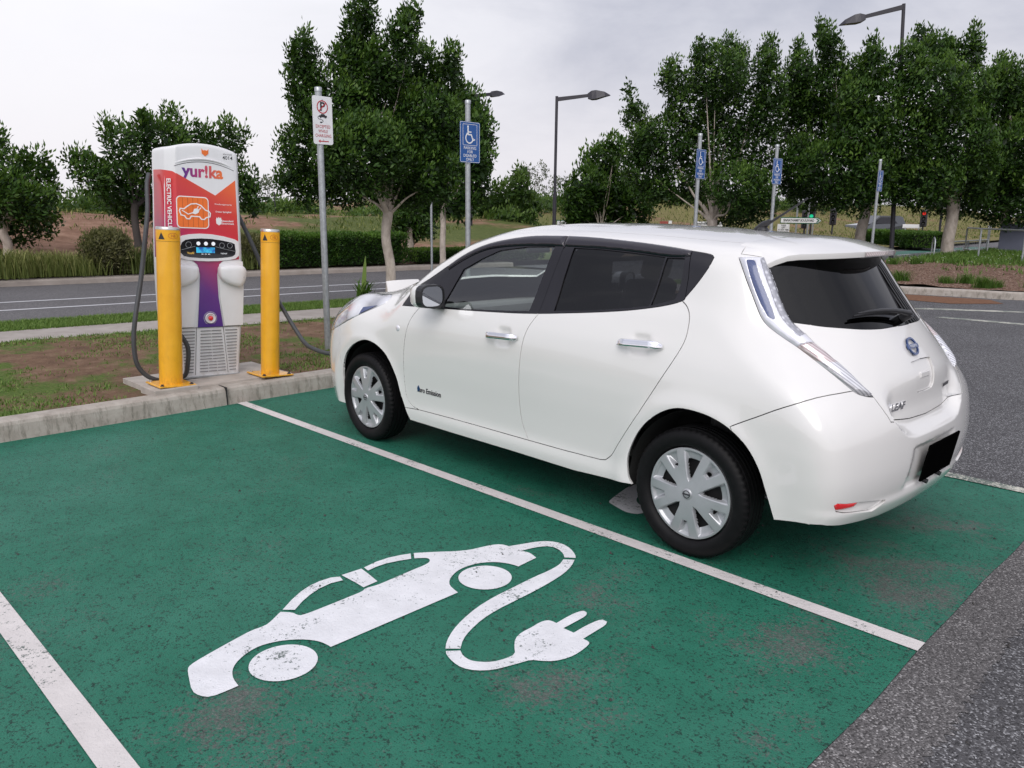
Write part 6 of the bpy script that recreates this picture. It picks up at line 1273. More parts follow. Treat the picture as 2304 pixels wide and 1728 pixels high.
def leaves(P, D, S, tone, name, mat, parent, fold=.25, wid=.42):
    """P centres, D pointing directions, S lengths: one folded leaf (two triangles pairs) each"""
    n = len(P); r = rng.normal(size=(n, 3)); side = np.cross(D, r); side /= np.linalg.norm(side, axis=1, keepdims=True) + 1e-9; nr = np.cross(side, D)
    a = P; c = P + D * S[:, None]; m = P + D * (S * .48)[:, None]
    b1 = m + side * (S * wid * .5)[:, None] + nr * (S * fold * .3)[:, None]; b2 = m - side * (S * wid * .5)[:, None] + nr * (S * fold * .3)[:, None]
    V = np.stack([a, b1, c, b2], 1).reshape(-1, 3); me = bpy.data.meshes.new(name); me.vertices.add(4 * n); me.vertices.foreach_set('co', V.ravel().astype(np.float32))
    me.loops.add(4 * n); me.loops.foreach_set('vertex_index', np.arange(4 * n, dtype=np.int32)); me.polygons.add(n); me.polygons.foreach_set('loop_start', np.arange(n, dtype=np.int32) * 4)
    try: me.polygons.foreach_set('loop_total', np.full(n, 4, dtype=np.int32))
    except Exception: pass
    at = me.attributes.new('tone', 'FLOAT', 'POINT'); at.data.foreach_set('value', np.repeat(np.clip(tone, 0, 1), 4).astype(np.float32))
    me.materials.append(mat); me.update(calc_edges=True); me.validate(); return link(bpy.data.objects.new(name, me), parent)
def crown_points(lobes, dens, leaf, origin, fill=2.6, depth=1.0):
    P, D, S, T = [], [], [], []
    for x, y, z, rh, rv in lobes:
        rd = (rh * .55 + rv * .45) * depth; vol = rh * rv * rd * 4.19; area = (rh * rv + rh * rd + rv * rd) * 4.19; ns = max(6, int(area / (leaf * leaf) * dens * .42))
        u = rng.normal(size=(ns, 3)); u /= np.linalg.norm(u, axis=1, keepdims=True); rr = rng.uniform(.55, 1.04, ns) ** .6
        c = u * rr[:, None] * np.array([rh, rd, rv]); ang = math.atan2(y - 3.99, x + 1.91) - PI / 2; ca, sa = math.cos(ang), math.sin(ang)
        c = np.stack([c[:, 0] * ca - c[:, 1] * sa, c[:, 0] * sa + c[:, 1] * ca, c[:, 2]], 1) + (x, y, z)
        spr = leaf * 1.7; tone_c = np.clip(rng.normal(.42, .20, ns) + u[:, 2] * .24 + (rr - .85) * .7, 0, 1)  # light painted into the tone: clusters paler on top, darker inside
        nl = rng.integers(9, 17, ns); rep = np.repeat(np.arange(ns), nl); k = len(rep)
        o = rng.normal(size=(k, 3)); o /= np.linalg.norm(o, axis=1, keepdims=True)
        base_dir = u[rep] * .6 + np.array([0, 0, .40]); dd = base_dir + o * .70; dd /= np.linalg.norm(dd, axis=1, keepdims=True)
        P.append(c[rep] + o * (spr * rng.uniform(.15, .85, k))[:, None] + base_dir * (spr * rng.uniform(-.2, .75, k))[:, None]); D.append(dd); S.append(leaf * rng.uniform(.65, 1.25, k)); T.append(tone_c[rep] + rng.normal(0, .07, k))
        if fill > 0:                                         # big leaves inside, painted dark as inner shade, so the crown is not see-through
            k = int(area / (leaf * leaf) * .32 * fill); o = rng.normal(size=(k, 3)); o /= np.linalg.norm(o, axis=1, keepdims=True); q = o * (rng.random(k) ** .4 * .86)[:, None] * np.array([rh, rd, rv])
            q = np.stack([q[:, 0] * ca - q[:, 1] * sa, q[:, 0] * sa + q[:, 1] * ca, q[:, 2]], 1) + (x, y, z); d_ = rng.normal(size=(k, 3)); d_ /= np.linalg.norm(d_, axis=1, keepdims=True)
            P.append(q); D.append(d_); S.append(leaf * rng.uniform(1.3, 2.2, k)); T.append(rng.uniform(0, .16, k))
    return np.concatenate(P) - origin, np.concatenate(D), np.concatenate(S), np.concatenate(T)
def limb(mb, pts, r0, r1, n=8):
    q = catmull(pts, 4); m = len(q) - 1; mb.tube([tuple(p) for p in q], [r0 + (r1 - r0) * i / m for i in range(m + 1)], n, False)
def tree(key, name, label, leaf, dens, mat, tr, fork, group=None, nl=7, depth=1.0, bark=None, fill=2.2):
    base, lobes = TREES[key]; o = empty(name, label, 'tree', base, (0, 0, 0), group); base = np.array(base)
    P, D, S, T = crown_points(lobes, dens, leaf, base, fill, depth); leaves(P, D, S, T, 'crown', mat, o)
    mb = MB(); f = np.array([0, 0, fork]); big = sorted(lobes, key=lambda l: -l[3] * l[4])[:nl + 3]; top = sorted(lobes, key=lambda l: -l[2])[:3]
    wob_ = rng.normal(0, tr * .25, (4, 3)); pts_ = [np.array([0, 0, -.1]), np.array([0, 0, fork * .35]) + wob_[0] * (1, 1, 0), np.array([0, 0, fork * .7]) + wob_[1] * (1, 1, 0), f]
    q = catmull(pts_, 4); m = len(q) - 1; mb.tube([tuple(p) for p in q], [tr * (1.28 if i == 0 else 1.0 - .14 * i / m + (.10 if i > m - 3 else 0)) for i in range(m + 1)], 12, False)
    used_ = 0
    for l in big + top:
        t_ = np.array(l[:3]) - base; t_[2] -= l[4] * .2
        hz_ = math.hypot(t_[0], t_[1])
        if t_[2] < fork + .45 * hz_ or t_[2] < fork * 1.05: continue
        t_ = f + (t_ - f) * .80
        mid = f + (t_ - f) * .5 + rng.normal(0, 1, 3) * .06 * np.linalg.norm(t_ - f); mid[2] -= .06 * np.linalg.norm(t_[:2]); used_ += 1
        limb(mb, [f - (0, 0, tr * .8), f + (t_ - f) * .22 + (0, 0, -.02), mid, t_], tr * (.58 if used_ < 5 else .34), tr * .07)
    mb.build('trunk', bark or M['bark'], o); return o
G1 = 'fig trees around the car park'
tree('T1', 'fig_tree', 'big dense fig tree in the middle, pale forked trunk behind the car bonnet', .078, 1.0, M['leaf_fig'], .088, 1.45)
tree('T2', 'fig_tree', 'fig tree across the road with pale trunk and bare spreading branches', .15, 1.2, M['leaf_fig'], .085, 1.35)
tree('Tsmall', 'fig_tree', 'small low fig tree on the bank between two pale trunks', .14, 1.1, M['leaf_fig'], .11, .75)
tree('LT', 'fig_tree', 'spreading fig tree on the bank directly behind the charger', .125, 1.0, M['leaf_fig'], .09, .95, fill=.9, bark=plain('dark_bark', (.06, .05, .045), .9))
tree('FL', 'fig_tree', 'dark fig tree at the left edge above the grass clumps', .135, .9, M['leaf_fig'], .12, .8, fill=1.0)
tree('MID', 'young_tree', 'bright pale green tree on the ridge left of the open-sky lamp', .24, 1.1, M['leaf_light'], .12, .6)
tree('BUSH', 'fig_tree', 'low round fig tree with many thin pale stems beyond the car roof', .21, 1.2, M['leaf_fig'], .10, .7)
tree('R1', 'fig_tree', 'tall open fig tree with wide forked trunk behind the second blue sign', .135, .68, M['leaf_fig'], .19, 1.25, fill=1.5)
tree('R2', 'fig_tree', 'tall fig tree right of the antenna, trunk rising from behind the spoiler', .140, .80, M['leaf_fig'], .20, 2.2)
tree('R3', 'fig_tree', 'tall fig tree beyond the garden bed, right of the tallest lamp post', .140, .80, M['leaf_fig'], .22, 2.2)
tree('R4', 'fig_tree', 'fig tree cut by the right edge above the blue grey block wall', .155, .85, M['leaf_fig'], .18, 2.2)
# sparse gum trees along the ridge
def gum(loc, h, label, k):
    o = empty('gum_tree', label, 'tree', loc, (0, 0, 0), 'thin gum trees on the far ridge'); r_ = np.random.default_rng(100 + k); mb = MB(); lobes = []
    for j in range(r_.integers(4, 7)):
        a = r_.uniform(0, 2 * PI); rr = h * r_.uniform(.08, .34); z = h * r_.uniform(.5, 1.0); lobes.append((loc[0] + rr * math.cos(a), loc[1] + rr * math.sin(a), loc[2] + z, h * r_.uniform(.10, .18), h * r_.uniform(.07, .12)))
        limb(mb, [(0, 0, h * .1), (rr * .25 * math.cos(a), rr * .25 * math.sin(a), h * .35), (rr * math.cos(a), rr * math.sin(a), z)], .05 * h / 4, .012, 5)
    mb.tube([(0, 0, -.4), (0, 0, h * .2), (.02, 0, h * .5)], [.07 * h / 4, .06 * h / 4, .03 * h / 4], 6)
    P, D, S, T = crown_points(lobes, .30, .24, np.array(loc), 0); leaves(P, D, S, T + .1, 'crown', M['leaf_gum'], o); mb.build('trunk', plain('gum_bark', (.20, .18, .16), .9) if 'gum_bark' not in M else M['gum_bark'], o)
GN = ['just left of the white sign post', 'right of the white sign post', 'leftmost, by the charger tree', 'beside the thin far lamp', 'behind the big middle tree trunk', 'right of the pale green tree', 'left of the open-sky lamp post', 'right of the open-sky lamp post', 'tallest, close to the low round fig', 'under the open fig, left of its trunk', 'under the open fig, right of its trunk', 'in the gap left of the antenna']
M['gum_bark'] = plain('gum_bark', (.20, .18, .16), .9)
for k, (x, y, z, h) in enumerate([(48.5, -20.5, 1.3, 3.2), (50.5, -24.5, 1.3, 2.4), (49.5, -13.5, 1.3, 2.6), (52, -30, 1.2, 2.6), (50, -33, 1.1, 3.0), (49, -49.5, 1.0, 5.4), (46, -50, 1.0, 4.6), (44.5, -52.5, 1.0, 5.2), (43, -54.0, 1.0, 5.2), (37, -59.0, .9, 4.6), (35, -63, .9, 4.4), (31, -66, 1.2, 4.2)]):
    gum((x, y, z), h, 'thin grey gum tree on the ridge, ' + GN[k], k)
# distant scrub on the ridge, nobody could count it
P = []; D = []; S = []; T = []
for k in range(420):
    y = rng.uniform(-75, 2); x = 40 + rng.uniform(-3, 9) - (max(0, -y - 45) * .35); s_ = rng.uniform(.3, .75) * (1.7 if rng.random() < .2 else 1)
    p, d, s2, t_ = crown_points([(x, y, land_h(x, y) + s_ * .35, s_ * 1.4, s_ * .7)], .16, .22, np.zeros(3), .5); P.append(p); D.append(d); S.append(s2); T.append(t_ + rng.uniform(-.1, .35))
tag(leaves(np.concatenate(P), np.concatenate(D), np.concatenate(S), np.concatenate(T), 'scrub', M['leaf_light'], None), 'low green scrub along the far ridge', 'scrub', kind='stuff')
# clipped hedge left of the road's far side
def hedge(name, label, path, w, h, z0, leaf, n, mat, cat='hedge'):
    o = empty(name, label, cat, (path[0][0], path[0][1], z0)); org = np.array((path[0][0], path[0][1], z0)); P = []; D = []; T = []; mb = MB()
    for i in range(len(path) - 1):
        a, b2 = np.array(path[i]), np.array(path[i + 1]); d = b2 - a; L_ = np.linalg.norm(d); d /= L_; nn = np.array((-d[1], d[0])); k = int(n * L_)
        t_ = rng.uniform(0, L_, k); ec = rng.random(k) < .05; t_ = np.where(ec, np.where(rng.random(k) < .5, 0, L_) + rng.normal(0, .03, k), t_); f_ = rng.uniform(-1, 1, k); face = np.where(ec, .9, rng.random(k)); zz = rng.uniform(.06, 1, k) * h; off = f_ * w / 2; q = face < .55
        zz = np.where(ec, rng.uniform(.05, 1, k) * h, zz); off = np.where(q, np.sign(f_) * w / 2 * (1 + rng.normal(0, .05, k)), off); zz = np.where(q | ec, zz, h * (1 + rng.normal(0, .03, k)))
        lump = .04 * np.sin(t_ * 3.1 + i) + .03 * np.sin(t_ * 7.7 + 2) + .03 * np.sin(zz * 9); off = off * (1 + lump * 2.2); zz = zz * (1 + np.where(q, 0, lump * .6))
        p = np.stack([a[0] + d[0] * t_ + nn[0] * off, a[1] + d[1] * t_ + nn[1] * off, z0 + zz], 1); P.append(p)
        out_ = np.stack([nn[0] * np.where(q, np.sign(f_), 0), nn[1] * np.where(q, np.sign(f_), 0), np.where(q, .25, 1.)], 1) + rng.normal(0, .6, (k, 3)); D.append(out_ / np.linalg.norm(out_, axis=1, keepdims=True))
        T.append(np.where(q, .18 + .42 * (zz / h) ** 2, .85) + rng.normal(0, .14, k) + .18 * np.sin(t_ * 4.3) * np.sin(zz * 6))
        ang = math.atan2(d[1], d[0]); m_ = (a + b2) / 2; mb.box((m_[0] - org[0], m_[1] - org[1], h * .47), (max(.2, L_ - .25), w * .78, h * .88), (0, 0, ang))
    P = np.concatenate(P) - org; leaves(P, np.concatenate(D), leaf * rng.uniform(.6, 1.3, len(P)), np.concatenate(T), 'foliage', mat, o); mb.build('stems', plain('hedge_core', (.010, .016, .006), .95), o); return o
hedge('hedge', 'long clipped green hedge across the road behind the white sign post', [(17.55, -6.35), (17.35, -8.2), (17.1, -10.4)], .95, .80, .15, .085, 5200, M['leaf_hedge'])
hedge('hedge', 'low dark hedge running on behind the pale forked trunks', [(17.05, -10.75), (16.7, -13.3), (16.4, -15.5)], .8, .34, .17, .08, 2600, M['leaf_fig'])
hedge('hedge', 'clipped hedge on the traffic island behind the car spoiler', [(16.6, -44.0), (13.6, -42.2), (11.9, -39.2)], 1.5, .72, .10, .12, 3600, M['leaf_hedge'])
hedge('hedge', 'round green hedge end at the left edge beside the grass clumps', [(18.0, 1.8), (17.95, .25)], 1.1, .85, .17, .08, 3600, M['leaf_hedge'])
# strappy grass clumps and a shrub by the far kerb
def tuft(c, n, h, spread, name, label, mat, cat, group=None, tone=(.5, .2), wid=.030, droop=.6):
    P = []; F = []; tn = []; r_ = rng
    for k in range(n):
        a = r_.uniform(0, 2 * PI); b0 = np.array([r_.normal(0, spread * .35), r_.normal(0, spread * .35), 0]); l = h * r_.uniform(.6, 1.15); out = r_.uniform(.15, droop) * l; dv_ = np.array([math.cos(a), math.sin(a), 0]); sd_ = np.array([-math.sin(a), math.cos(a), 0]) * wid * l * .5
        m = len(P); tt = np.clip(r_.normal(*tone), 0, 1)
        for f_ in (0, .4, .75, 1.0):
            p = b0 + dv_ * out * f_ ** 1.8 + np.array([0, 0, l * (f_ - .28 * f_ ** 3)]); w_ = 1 - .85 * f_
            P += [p - sd_ * w_, p + sd_ * w_]; tn += [tt * (.6 + .5 * f_)] * 2
        F += [(m + 2 * i, m + 2 * i + 1, m + 2 * i + 3, m + 2 * i + 2) for i in range(3)]
    o = mk(name, np.array(P), F, mat, None, False); o.location = c; at = o.data.attributes.new('tone', 'FLOAT', 'POINT'); at.data.foreach_set('value', tn); return tag(o, label, cat, group)
GG = 'strappy grass clumps by the far kerb'
for k, (x, y, h, tn, lb) in enumerate([(17.85, -.35, .62, (.62, .2), 'tall yellow green grass clump next to the hedge end at the left edge'), (17.9, -.95, .58, (.7, .2), 'yellowing grass clump, second from the left edge'), (17.9, -1.5, .54, (.66, .2), 'yellowing grass clump, third from the left edge'), (17.75, -1.95, .46, (.6, .2), 'short yellow grass clump left of the brown shrub'),
    (17.7, -3.35, .60, (.35, .18), 'dark green grass clump just right of the brown shrub'), (17.8, -4.1, .62, (.35, .18), 'dark green grass clump left of the charger cable'), (17.7, -4.9, .55, (.4, .18), 'dark green grass clump partly behind the charger'), (17.6, -5.65, .5, (.4, .18), 'dark grass clump between charger and right bollard')]):
    tuft((x, y, .16), 620, h * 1.25, .75, 'grass_clump', lb, M['leaf_grass'], 'grass clump', GG, tn)
def shrub(c, r, h, label, mat, leaf=.07, dens=1.3, name='shrub'):
    o = empty(name, label, 'shrub', c); c = np.array(c, float); lob = [(c[0] + r * .5 * math.cos(a), c[1] + r * .5 * math.sin(a), c[2] + h * .5, r * .62, h * .5) for a in (0, 1.3, 2.6, 3.9, 5.2)] + [(c[0], c[1], c[2] + h * .55, r * .7, h * .5)]
    P, D, S, T = crown_points(lob, dens, leaf, c); leaves(P, D, S, T, 'foliage', mat, o); mb = MB()
    for a in (0, 1.2, 2.5, 3.8, 5.1): mb.tube([(0, 0, -.05), (r * .3 * math.cos(a), r * .3 * math.sin(a), h * .4), (r * .5 * math.cos(a), r * .5 * math.sin(a), h * .7)], [.02, .014, .006], 5)
    mb.build('stems', M['gum_bark'], o); return o
shrub((17.9, -2.6, .14), .52, .95, 'brownish shrub between the grass clumps left of the charger', M['leaf_shrub'])
shrub((17.6, -6.05, .14), .35, .80, 'brown shrub hidden behind the right-hand charging cable', M['leaf_shrub'])
# bare mulch strip under them
strip('mulch_strip', lambda y: rf_(y) + .55, lambda y: rf_(y) + 1.9, lambda x, y: .148 + .012 * math.sin(x * 9 + y * 5) + .05 * max(0, x - rf_(y) - 1.5), M['mulch'], -14.3, 30, .4, 5)
# upright spiky plant on the verge
o = tuft((9.62, -3.95, .13), 40, .46, .16, 'spiky_plant', 'spiky plant with one tall upright leaf behind the car headlight', M['leaf_green'], 'plant', None, (.55, .15), .10, 1.0)
mb = MB(); V = []
for f_, w_ in ((0, .035), (.3, .04), (.7, .028), (1, .004)): V += [(-.0, -w_, .12 + .62 * f_), (.0, w_, .12 + .62 * f_ + .01)]
mb.add(V, [(0, 1, 3, 2), (2, 3, 5, 4), (4, 5, 7, 6)]); q = mb.build('leaf', M['leaf_green'], o); q.rotation_euler = (R(5), 0, R(-40)); q.data.attributes.new('tone', 'FLOAT', 'POINT').data.foreach_set('value', [.9] * 8)
# turf blades over the verge and lawn: stuff
def blades(name, n, xf, yr, zf, h, tone, keep, mat, label, wid=.006):
    y = rng.uniform(*yr, n); lo = np.array([xf(q)[0] for q in y]); hi = np.array([xf(q)[1] for q in y]); x = lo + (hi - lo) * rng.random(n)
    k = keep(x, y); x, y = x[k], y[k]; n = len(x); z = np.array([zf(a, b2) for a, b2 in zip(x, y)]); a = rng.uniform(0, 2 * PI, n); l = h * rng.uniform(.4, 1.3, n); ln = rng.uniform(.1, 1.3, n) * l
    sd_ = np.stack([-np.sin(a), np.cos(a), a * 0], 1) * wid; base = np.stack([x, y, z - .004], 1); tip = base + np.stack([np.cos(a) * ln, np.sin(a) * ln, l], 1)
    V = np.stack([base - sd_, base + sd_, tip], 1).reshape(-1, 3); me = bpy.data.meshes.new(name); me.from_pydata(V.tolist(), [], [(3 * i, 3 * i + 1, 3 * i + 2) for i in range(n)]); me.materials.append(mat)
    me.attributes.new('tone', 'FLOAT', 'POINT').data.foreach_set('value', np.repeat(np.clip(rng.normal(*tone, n), 0, 1), 3).astype(np.float32)); o = link(bpy.data.objects.new(name, me)); return tag(o, label, 'grass', kind='stuff')
def patch(x, y): return np.sin(x * 1.9 + y * .8 + .5) + np.sin(x * .9 - y * 1.7 + 2) + .7 * np.sin(x * 4.1 + y * 3.3) + .5 * np.sin(x * 7 - y * 6) + .35 * np.sin(13 * x + 9 * y)
def keepv(x, y):
    p = patch(x, y) + .9 * (x < 5.4) - 1.0 * ((x > 6.2) & (x < 7.7)) + 1.6 * (x > 7.8) ; inpad = (x < 5.38) & (y > .30) & (y < 1.64); pr = np.clip(.22 + p * .42, .02, 1); return (rng.random(len(x)) < pr) & ~inpad
blades('verge_grass', 95000, lambda y: (4.56, path_n(y) + .08), (-6.0, 5.0), verge_h, .030, (.75, .22), keepv, M['leaf_green'], 'patchy low green grass growing over the red soil verge')
blades('lawn_grass', 60000, lambda y: (path_f(y) - .06, rk(y) + .02), (-6.5, 2.5), lambda x, y: .13, .045, (.72, .18), lambda x, y: rng.random(len(x)) < 1.0, M['leaf_green'], 'bright green grass strip between footpath and road')
def keepb(x, y): 
    d = y + 60; return (rng.random(len(x)) < np.clip((-y - 21.0) / 5 + .25 * patch(x * .7, y * .7), 0, 1))
blades('bed_groundcover', 42000, lambda y: (1.2, 7.5), (-35, -16.5), bed_h, .14, (.55, .2), keepb, M['leaf_green'], 'green ground cover with small white flowers over the garden bed', .016)
mb = MB()
for k in range(150):
    y = rng.uniform(-33, -19.5); x = rng.uniform(1.5, 7.2); z = bed_h(x, y) + .13; s_ = .022; mb.add([(x - s_, y, z), (x, y - s_, z + .01), (x + s_, y, z), (x, y + s_, z + .01)], [(0, 1, 2, 3)])
tag(mb.build('white_flowers', M['white_print']), 'tiny white flowers dotted over the garden bed', 'flowers', kind='stuff')
for k, (x, y, lb) in enumerate([(6.76, -20.46, 'green tussock at the far left of the garden bed'), (6.2, -20.7, 'second tussock from the left in the garden bed'), (4.81, -15.5, 'tussock near the kerb corner behind the tail lamp'), (3.94, -15.9, 'small tussock in the mulch, left of the larger pair'), (3.55, -16.0, 'broad tussock in the middle of the mulch'), (3.02, -15.3, 'tussock hanging at the kerb, left one of the pair'), (2.85, -15.45, 'tussock with a yellow flower at the kerb, right one of the pair'), (2.2, -15.9, 'tussock at the right edge of the photo above the kerb')]):
    tuft((x, y, bed_h(x, y) - .01), 240, .24 + .05 * (k % 3), .26, 'tussock', lb, M['leaf_green'], 'tussock', 'tussocks in the mulch bed', (.55, .2), .05, .9)
# sparse dry tufts on the bank
P = []; D = []; n = 17000; y = rng.uniform(-30, 6, n); x = rng.uniform(18.6, 40, n); k = (patch(x * .35, y * .35) + .4 * patch(x, y) > .4); x, y = x[k], y[k]; z = np.array([land_h(a, b2) for a, b2 in zip(x, y)])
D = np.stack([rng.normal(0, .5, len(x)), rng.normal(0, .5, len(x)), np.ones(len(x))], 1); D /= np.linalg.norm(D, axis=1, keepdims=True)
tag(leaves(np.stack([x, y, z], 1), D, rng.uniform(.08, .24, len(x)), rng.normal(.42, .2, len(x)), 'bank_grass', M['leaf_grass'], None, wid=.25), 'rough grass scattered over the soil bank', 'grass', kind='stuff')
n = 30000; y = rng.uniform(-110, -30, n); x = 14 + rng.uniform(2, 42, n); z = np.array([land_h(a, b2) for a, b2 in zip(x, y)]); D = np.stack([rng.normal(0, .5, n), rng.normal(0, .5, n), np.ones(n)], 1); D /= np.linalg.norm(D, axis=1, keepdims=True)
tag(leaves(np.stack([x, y, z], 1), D, rng.uniform(.10, .26, n), rng.normal(.45, .22, n), 'hill_grass', M['leaf_grass'], None, wid=.25), 'dry grass over the far hillside', 'grass', kind='stuff')
for k, (x, y) in enumerate([(38, -9.2), (38.5, -16.2), (39, -18.6), (39, -21.6), (39.5, -24.8)]):
    mb = MB(); mb.box((0, 0, .55), (.05, .05, 1.3)); o = mb.build('fence_post', M['dark_metal']); o.location = (x, y, land_h(x, y)); tag(o, 'thin dark fence post on the ridge, ' + ['between the left tree and charger tree', 'just left of the right bollard', 'between right bollard and white sign post', 'just right of the white sign post', 'left of the big tree trunk'][k], 'fence post', 'fence posts along the ridge')

# ------------------------------------------------------------------ far side of the junction
M['sign_green'] = plain('sign_green', (.01, .10, .05), .4)
def street_sign(name, label, c, yaw, w, h, words, border, pole_h, arrow=True, tcol=None):
    o = empty(name, label, 'street sign', c, (0, 0, yaw)); FRS = frame((0, -.03, 0), (1, 0, 0), (0, 0, 1)); e = h * .55 if arrow else 0
    P_ = [(-w / 2, -h / 2), (w / 2 - e, -h / 2), (w / 2, 0), (w / 2 - e, h / 2), (-w / 2, h / 2)] if arrow else [(-w / 2, -h / 2), (w / 2, -h / 2), (w / 2, h / 2), (-w / 2, h / 2)]
    mb = MB(); mb.prism(P_, -.02, 0, FRS); p = mb.build('panel', border, o); mb = MB(); s_ = .88
    q = [(x * (1 - .08 * h / w * 2), y * .72) for x, y in P_]; mb.prism(q, 0, .01, FRS); mb.build('face', M['sign_white'], p)
    if arrow:
        mb = MB(); mb.prism([(w / 2 - e * 1.6, -h * .30), (w / 2 - e * 1.1, -h * .30), (w / 2 - e * .5, 0), (w / 2 - e * 1.1, h * .30), (w / 2 - e * 1.6, h * .30), (w / 2 - e * 1.0, 0)], .01, .015, FRS); mb.build('arrow', M['sign_green'], p)
    if words: text(words, h * .52, tcol or M['black_print'], p, FRS @ Matrix.Translation((-e * .6, 0, .012)), bold=.006, xs=(w - e * 2.2) / max(1, len(words)) / (h * .52 * .66))
    mb = MB()
    for x in (-w * .36, w * .30): mb.tube([(x, 0, -c[2] + .1), (x, 0, h * .3)], .04, 8)
    mb.build('legs', M['galv'], o); return o
face = lambda x, y: math.atan2(y - 3.99, x + 1.91) - PI / 2 + 0      # local -Y looks back at the car park
def fyaw(x, y): return math.atan2(y - 3.99, x + 1.91) - PI / 2
street_sign('street_sign', 'arrow shaped street name sign reading SINNATHAMBY BOULEVARD above the spoiler', (19.5, -41.2, 1.40), fyaw(19.5, -41.2), 2.25, .36, 'SINNATHAMBY BOULEVARD', M['sign_green'], 1.2)
street_sign('street_sign', 'green bordered street sign reading SINNATHAMBY BLVD at the near lamp post foot', (27.45, -30.1, 1.12), fyaw(27.45, -30.1), 1.6, .36, 'SINNATHAMBY BLVD', M['sign_green'], 1.2)
street_sign('street_sign', 'white street sign peeking over the car roof beside the second blue sign', (23.0, -37.0, 1.15), fyaw(23, -37), 1.5, .26, 'SINNATHAMBY BOULEVARD', M['sign_white'], 1.2, False)
street_sign('street_sign', 'small white arrow street sign right of the tallest lamp post', (17.9, -54.75, 1.06), fyaw(17.9, -54.75) , 1.25, .26, '', M['sign_white'], 1., True)
o = street_sign('notice_sign', 'white TURN LEFT notice sign below the arrow street sign', (18.55, -37.2, .97), fyaw(18.55, -37.2), .62, .50, '', M['sign_white'], 1., False)
FRS = frame((0, -.045, 0), (1, 0, 0), (0, 0, 1)); text('TURN\nLEFT\nAT ANY TIME\nWITH CARE', .115, M['black_print'], o, FRS, bold=.002, xs=.8)
o = empty('small_sign', 'tiny red and white sign just over the roof left of the second blue sign', 'sign', (27.0, -38.2, .25), (0, 0, fyaw(27, -38.2))); mb = MB(); mb.box((.1, 0, .93), (.5, .02, .14)); mb.build('panel', plain('faded_red', (.30, .06, .05), .6), o); mb = MB(); mb.box((.48, 0, .95), (.20, .02, .18)); mb.build('arrow_plate', M['sign_white'], o); mb = MB(); mb.tube([(0, .03, 0), (0, .03, .95)], .03, 6); mb.build('pole', M['galv'], o)
def tlight(c, h, lit, label, extra=()):
    o = empty('traffic_light', label, 'traffic light', c, (0, 0, fyaw(c[0], c[1])), 'traffic lights at the junction'); mb = MB(); mb.tube([(0, .12, -.2), (0, .12, h + .35)], .055, 8); mb.build('pole', M['dark_metal'], o)
    mb = MB(); mb.box((0, 0, h), (.44, .12, 1.15), None, .06); mb.box((0, .06, h), (.30, .16, .95), None, .04); hd = mb.build('housing', M['dark_metal'], o)
    for k, cn in enumerate(('red', 'amber', 'green')):
        z = h + .32 - .32 * k; on = cn == lit; em = {'red': (1, .03, .02), 'amber': (1, .5, .02), 'green': (.02, .9, .45)}[cn]; m_ = plain(cn + ('_lit' if on else '_off'), tuple(a * .25 for a in em) if on else (.02, .02, .02), .3, emis=em if on else None, es=.6)
        mb = MB(); mb.lathe([(0, .0), (.105, .0), (.11, .02)], (0, -.075, z), 16, (PI / 2, 0, 0)); mb.build('signal', m_, hd)
        mb = MB(); mb.tube([(0, -.07, z + .02), (0, -.24, z + .01)], [.125, .115], 12, False); mb.build('visor', M['dark_metal'], hd)
    return o
tlight((19.83, -43.24, .35), 1.62, 'green', 'traffic light showing green above the arrow street sign')
tlight((17.3, -54.9, .3), 1.30, 'red', 'traffic light showing red above the small white street sign')
tlight((21.4, -45.8, .3), 1.15, None, 'dark unlit traffic light left of the green one'); tlight((21.9, -51.1, .3), 1.35, None, 'dark traffic light seen between the arrow sign and the tall fig trunk')
for x, y, h, m_, lb in ((20.57, -42.9, 2.35, 'galv', 'grey pole left of the green traffic light'), (19.9, -43.0, 2.9, 'galv', 'grey post with square cap touching the green traffic light'), (12.8, -43.8, 3.2, 'dark_metal', 'dark pole between two tall figs beyond the hedge'), (9.3, -39.6, 1.15, 'galv', 'short grey post with a small white plate beyond the railing')):
    o = empty('pole', lb, 'pole', (x, y, .1)); mb = MB(); mb.tube([(0, 0, -.2), (0, 0, h)], .06, 8); mb.build('shaft', M[m_], o); mb = MB(); mb.box((0, 0, h), (.16, .16, .10)); mb.build('cap', M['sign_white'] if h < 2 else M[m_], o)
# dark grey wagon beyond the hedge
vc = empty('suv', 'dark grey wagon driving away behind the island hedge', 'car', (22.9, -61.2, .05), (0, 0, R(62))); M['suv_paint'] = plain('dark_grey_paint', (.045, .05, .058), .25, .3, coat=1)
prof = [(-2.2, .35), (-2.25, .8), (-2.15, 1.05), (-1.95, 1.62), (-1.6, 1.72), (.2, 1.72), (1.0, 1.12), (2.05, .98), (2.2, .70), (2.2, .35)]
V = []; F = []; n = len(prof)
for y, k in ((-.9, 0), (-.80, 1), (.80, 1), (.9, 0)):
    for x, z in prof: V.append((x, (y if z < 1.12 else math.copysign(.70 if k else .74, y)), z))
for j in range(3): F += [(j * n + i, j * n + (i + 1) % n, (j + 1) * n + (i + 1) % n, (j + 1) * n + i) for i in range(n)]
F += [tuple(range(n)), tuple(range(3 * n, 4 * n))]; mk('body', V, F, M['suv_paint'], vc)
mb = MB()
for s in (1, -1): mb.add([(-1.75, s * .86, 1.12), (-1.7, s * .745, 1.60), (.15, s * .745, 1.60), (.72, s * .86, 1.12)], [(0, 1, 2, 3)])
mb.add([(-2.14, -.62, 1.12), (-2.14, .62, 1.12), (-2.0, .60, 1.58), (-2.0, -.60, 1.58)], [(0, 1, 2, 3)]); mb.build('windows', M['trim_black'], vc)
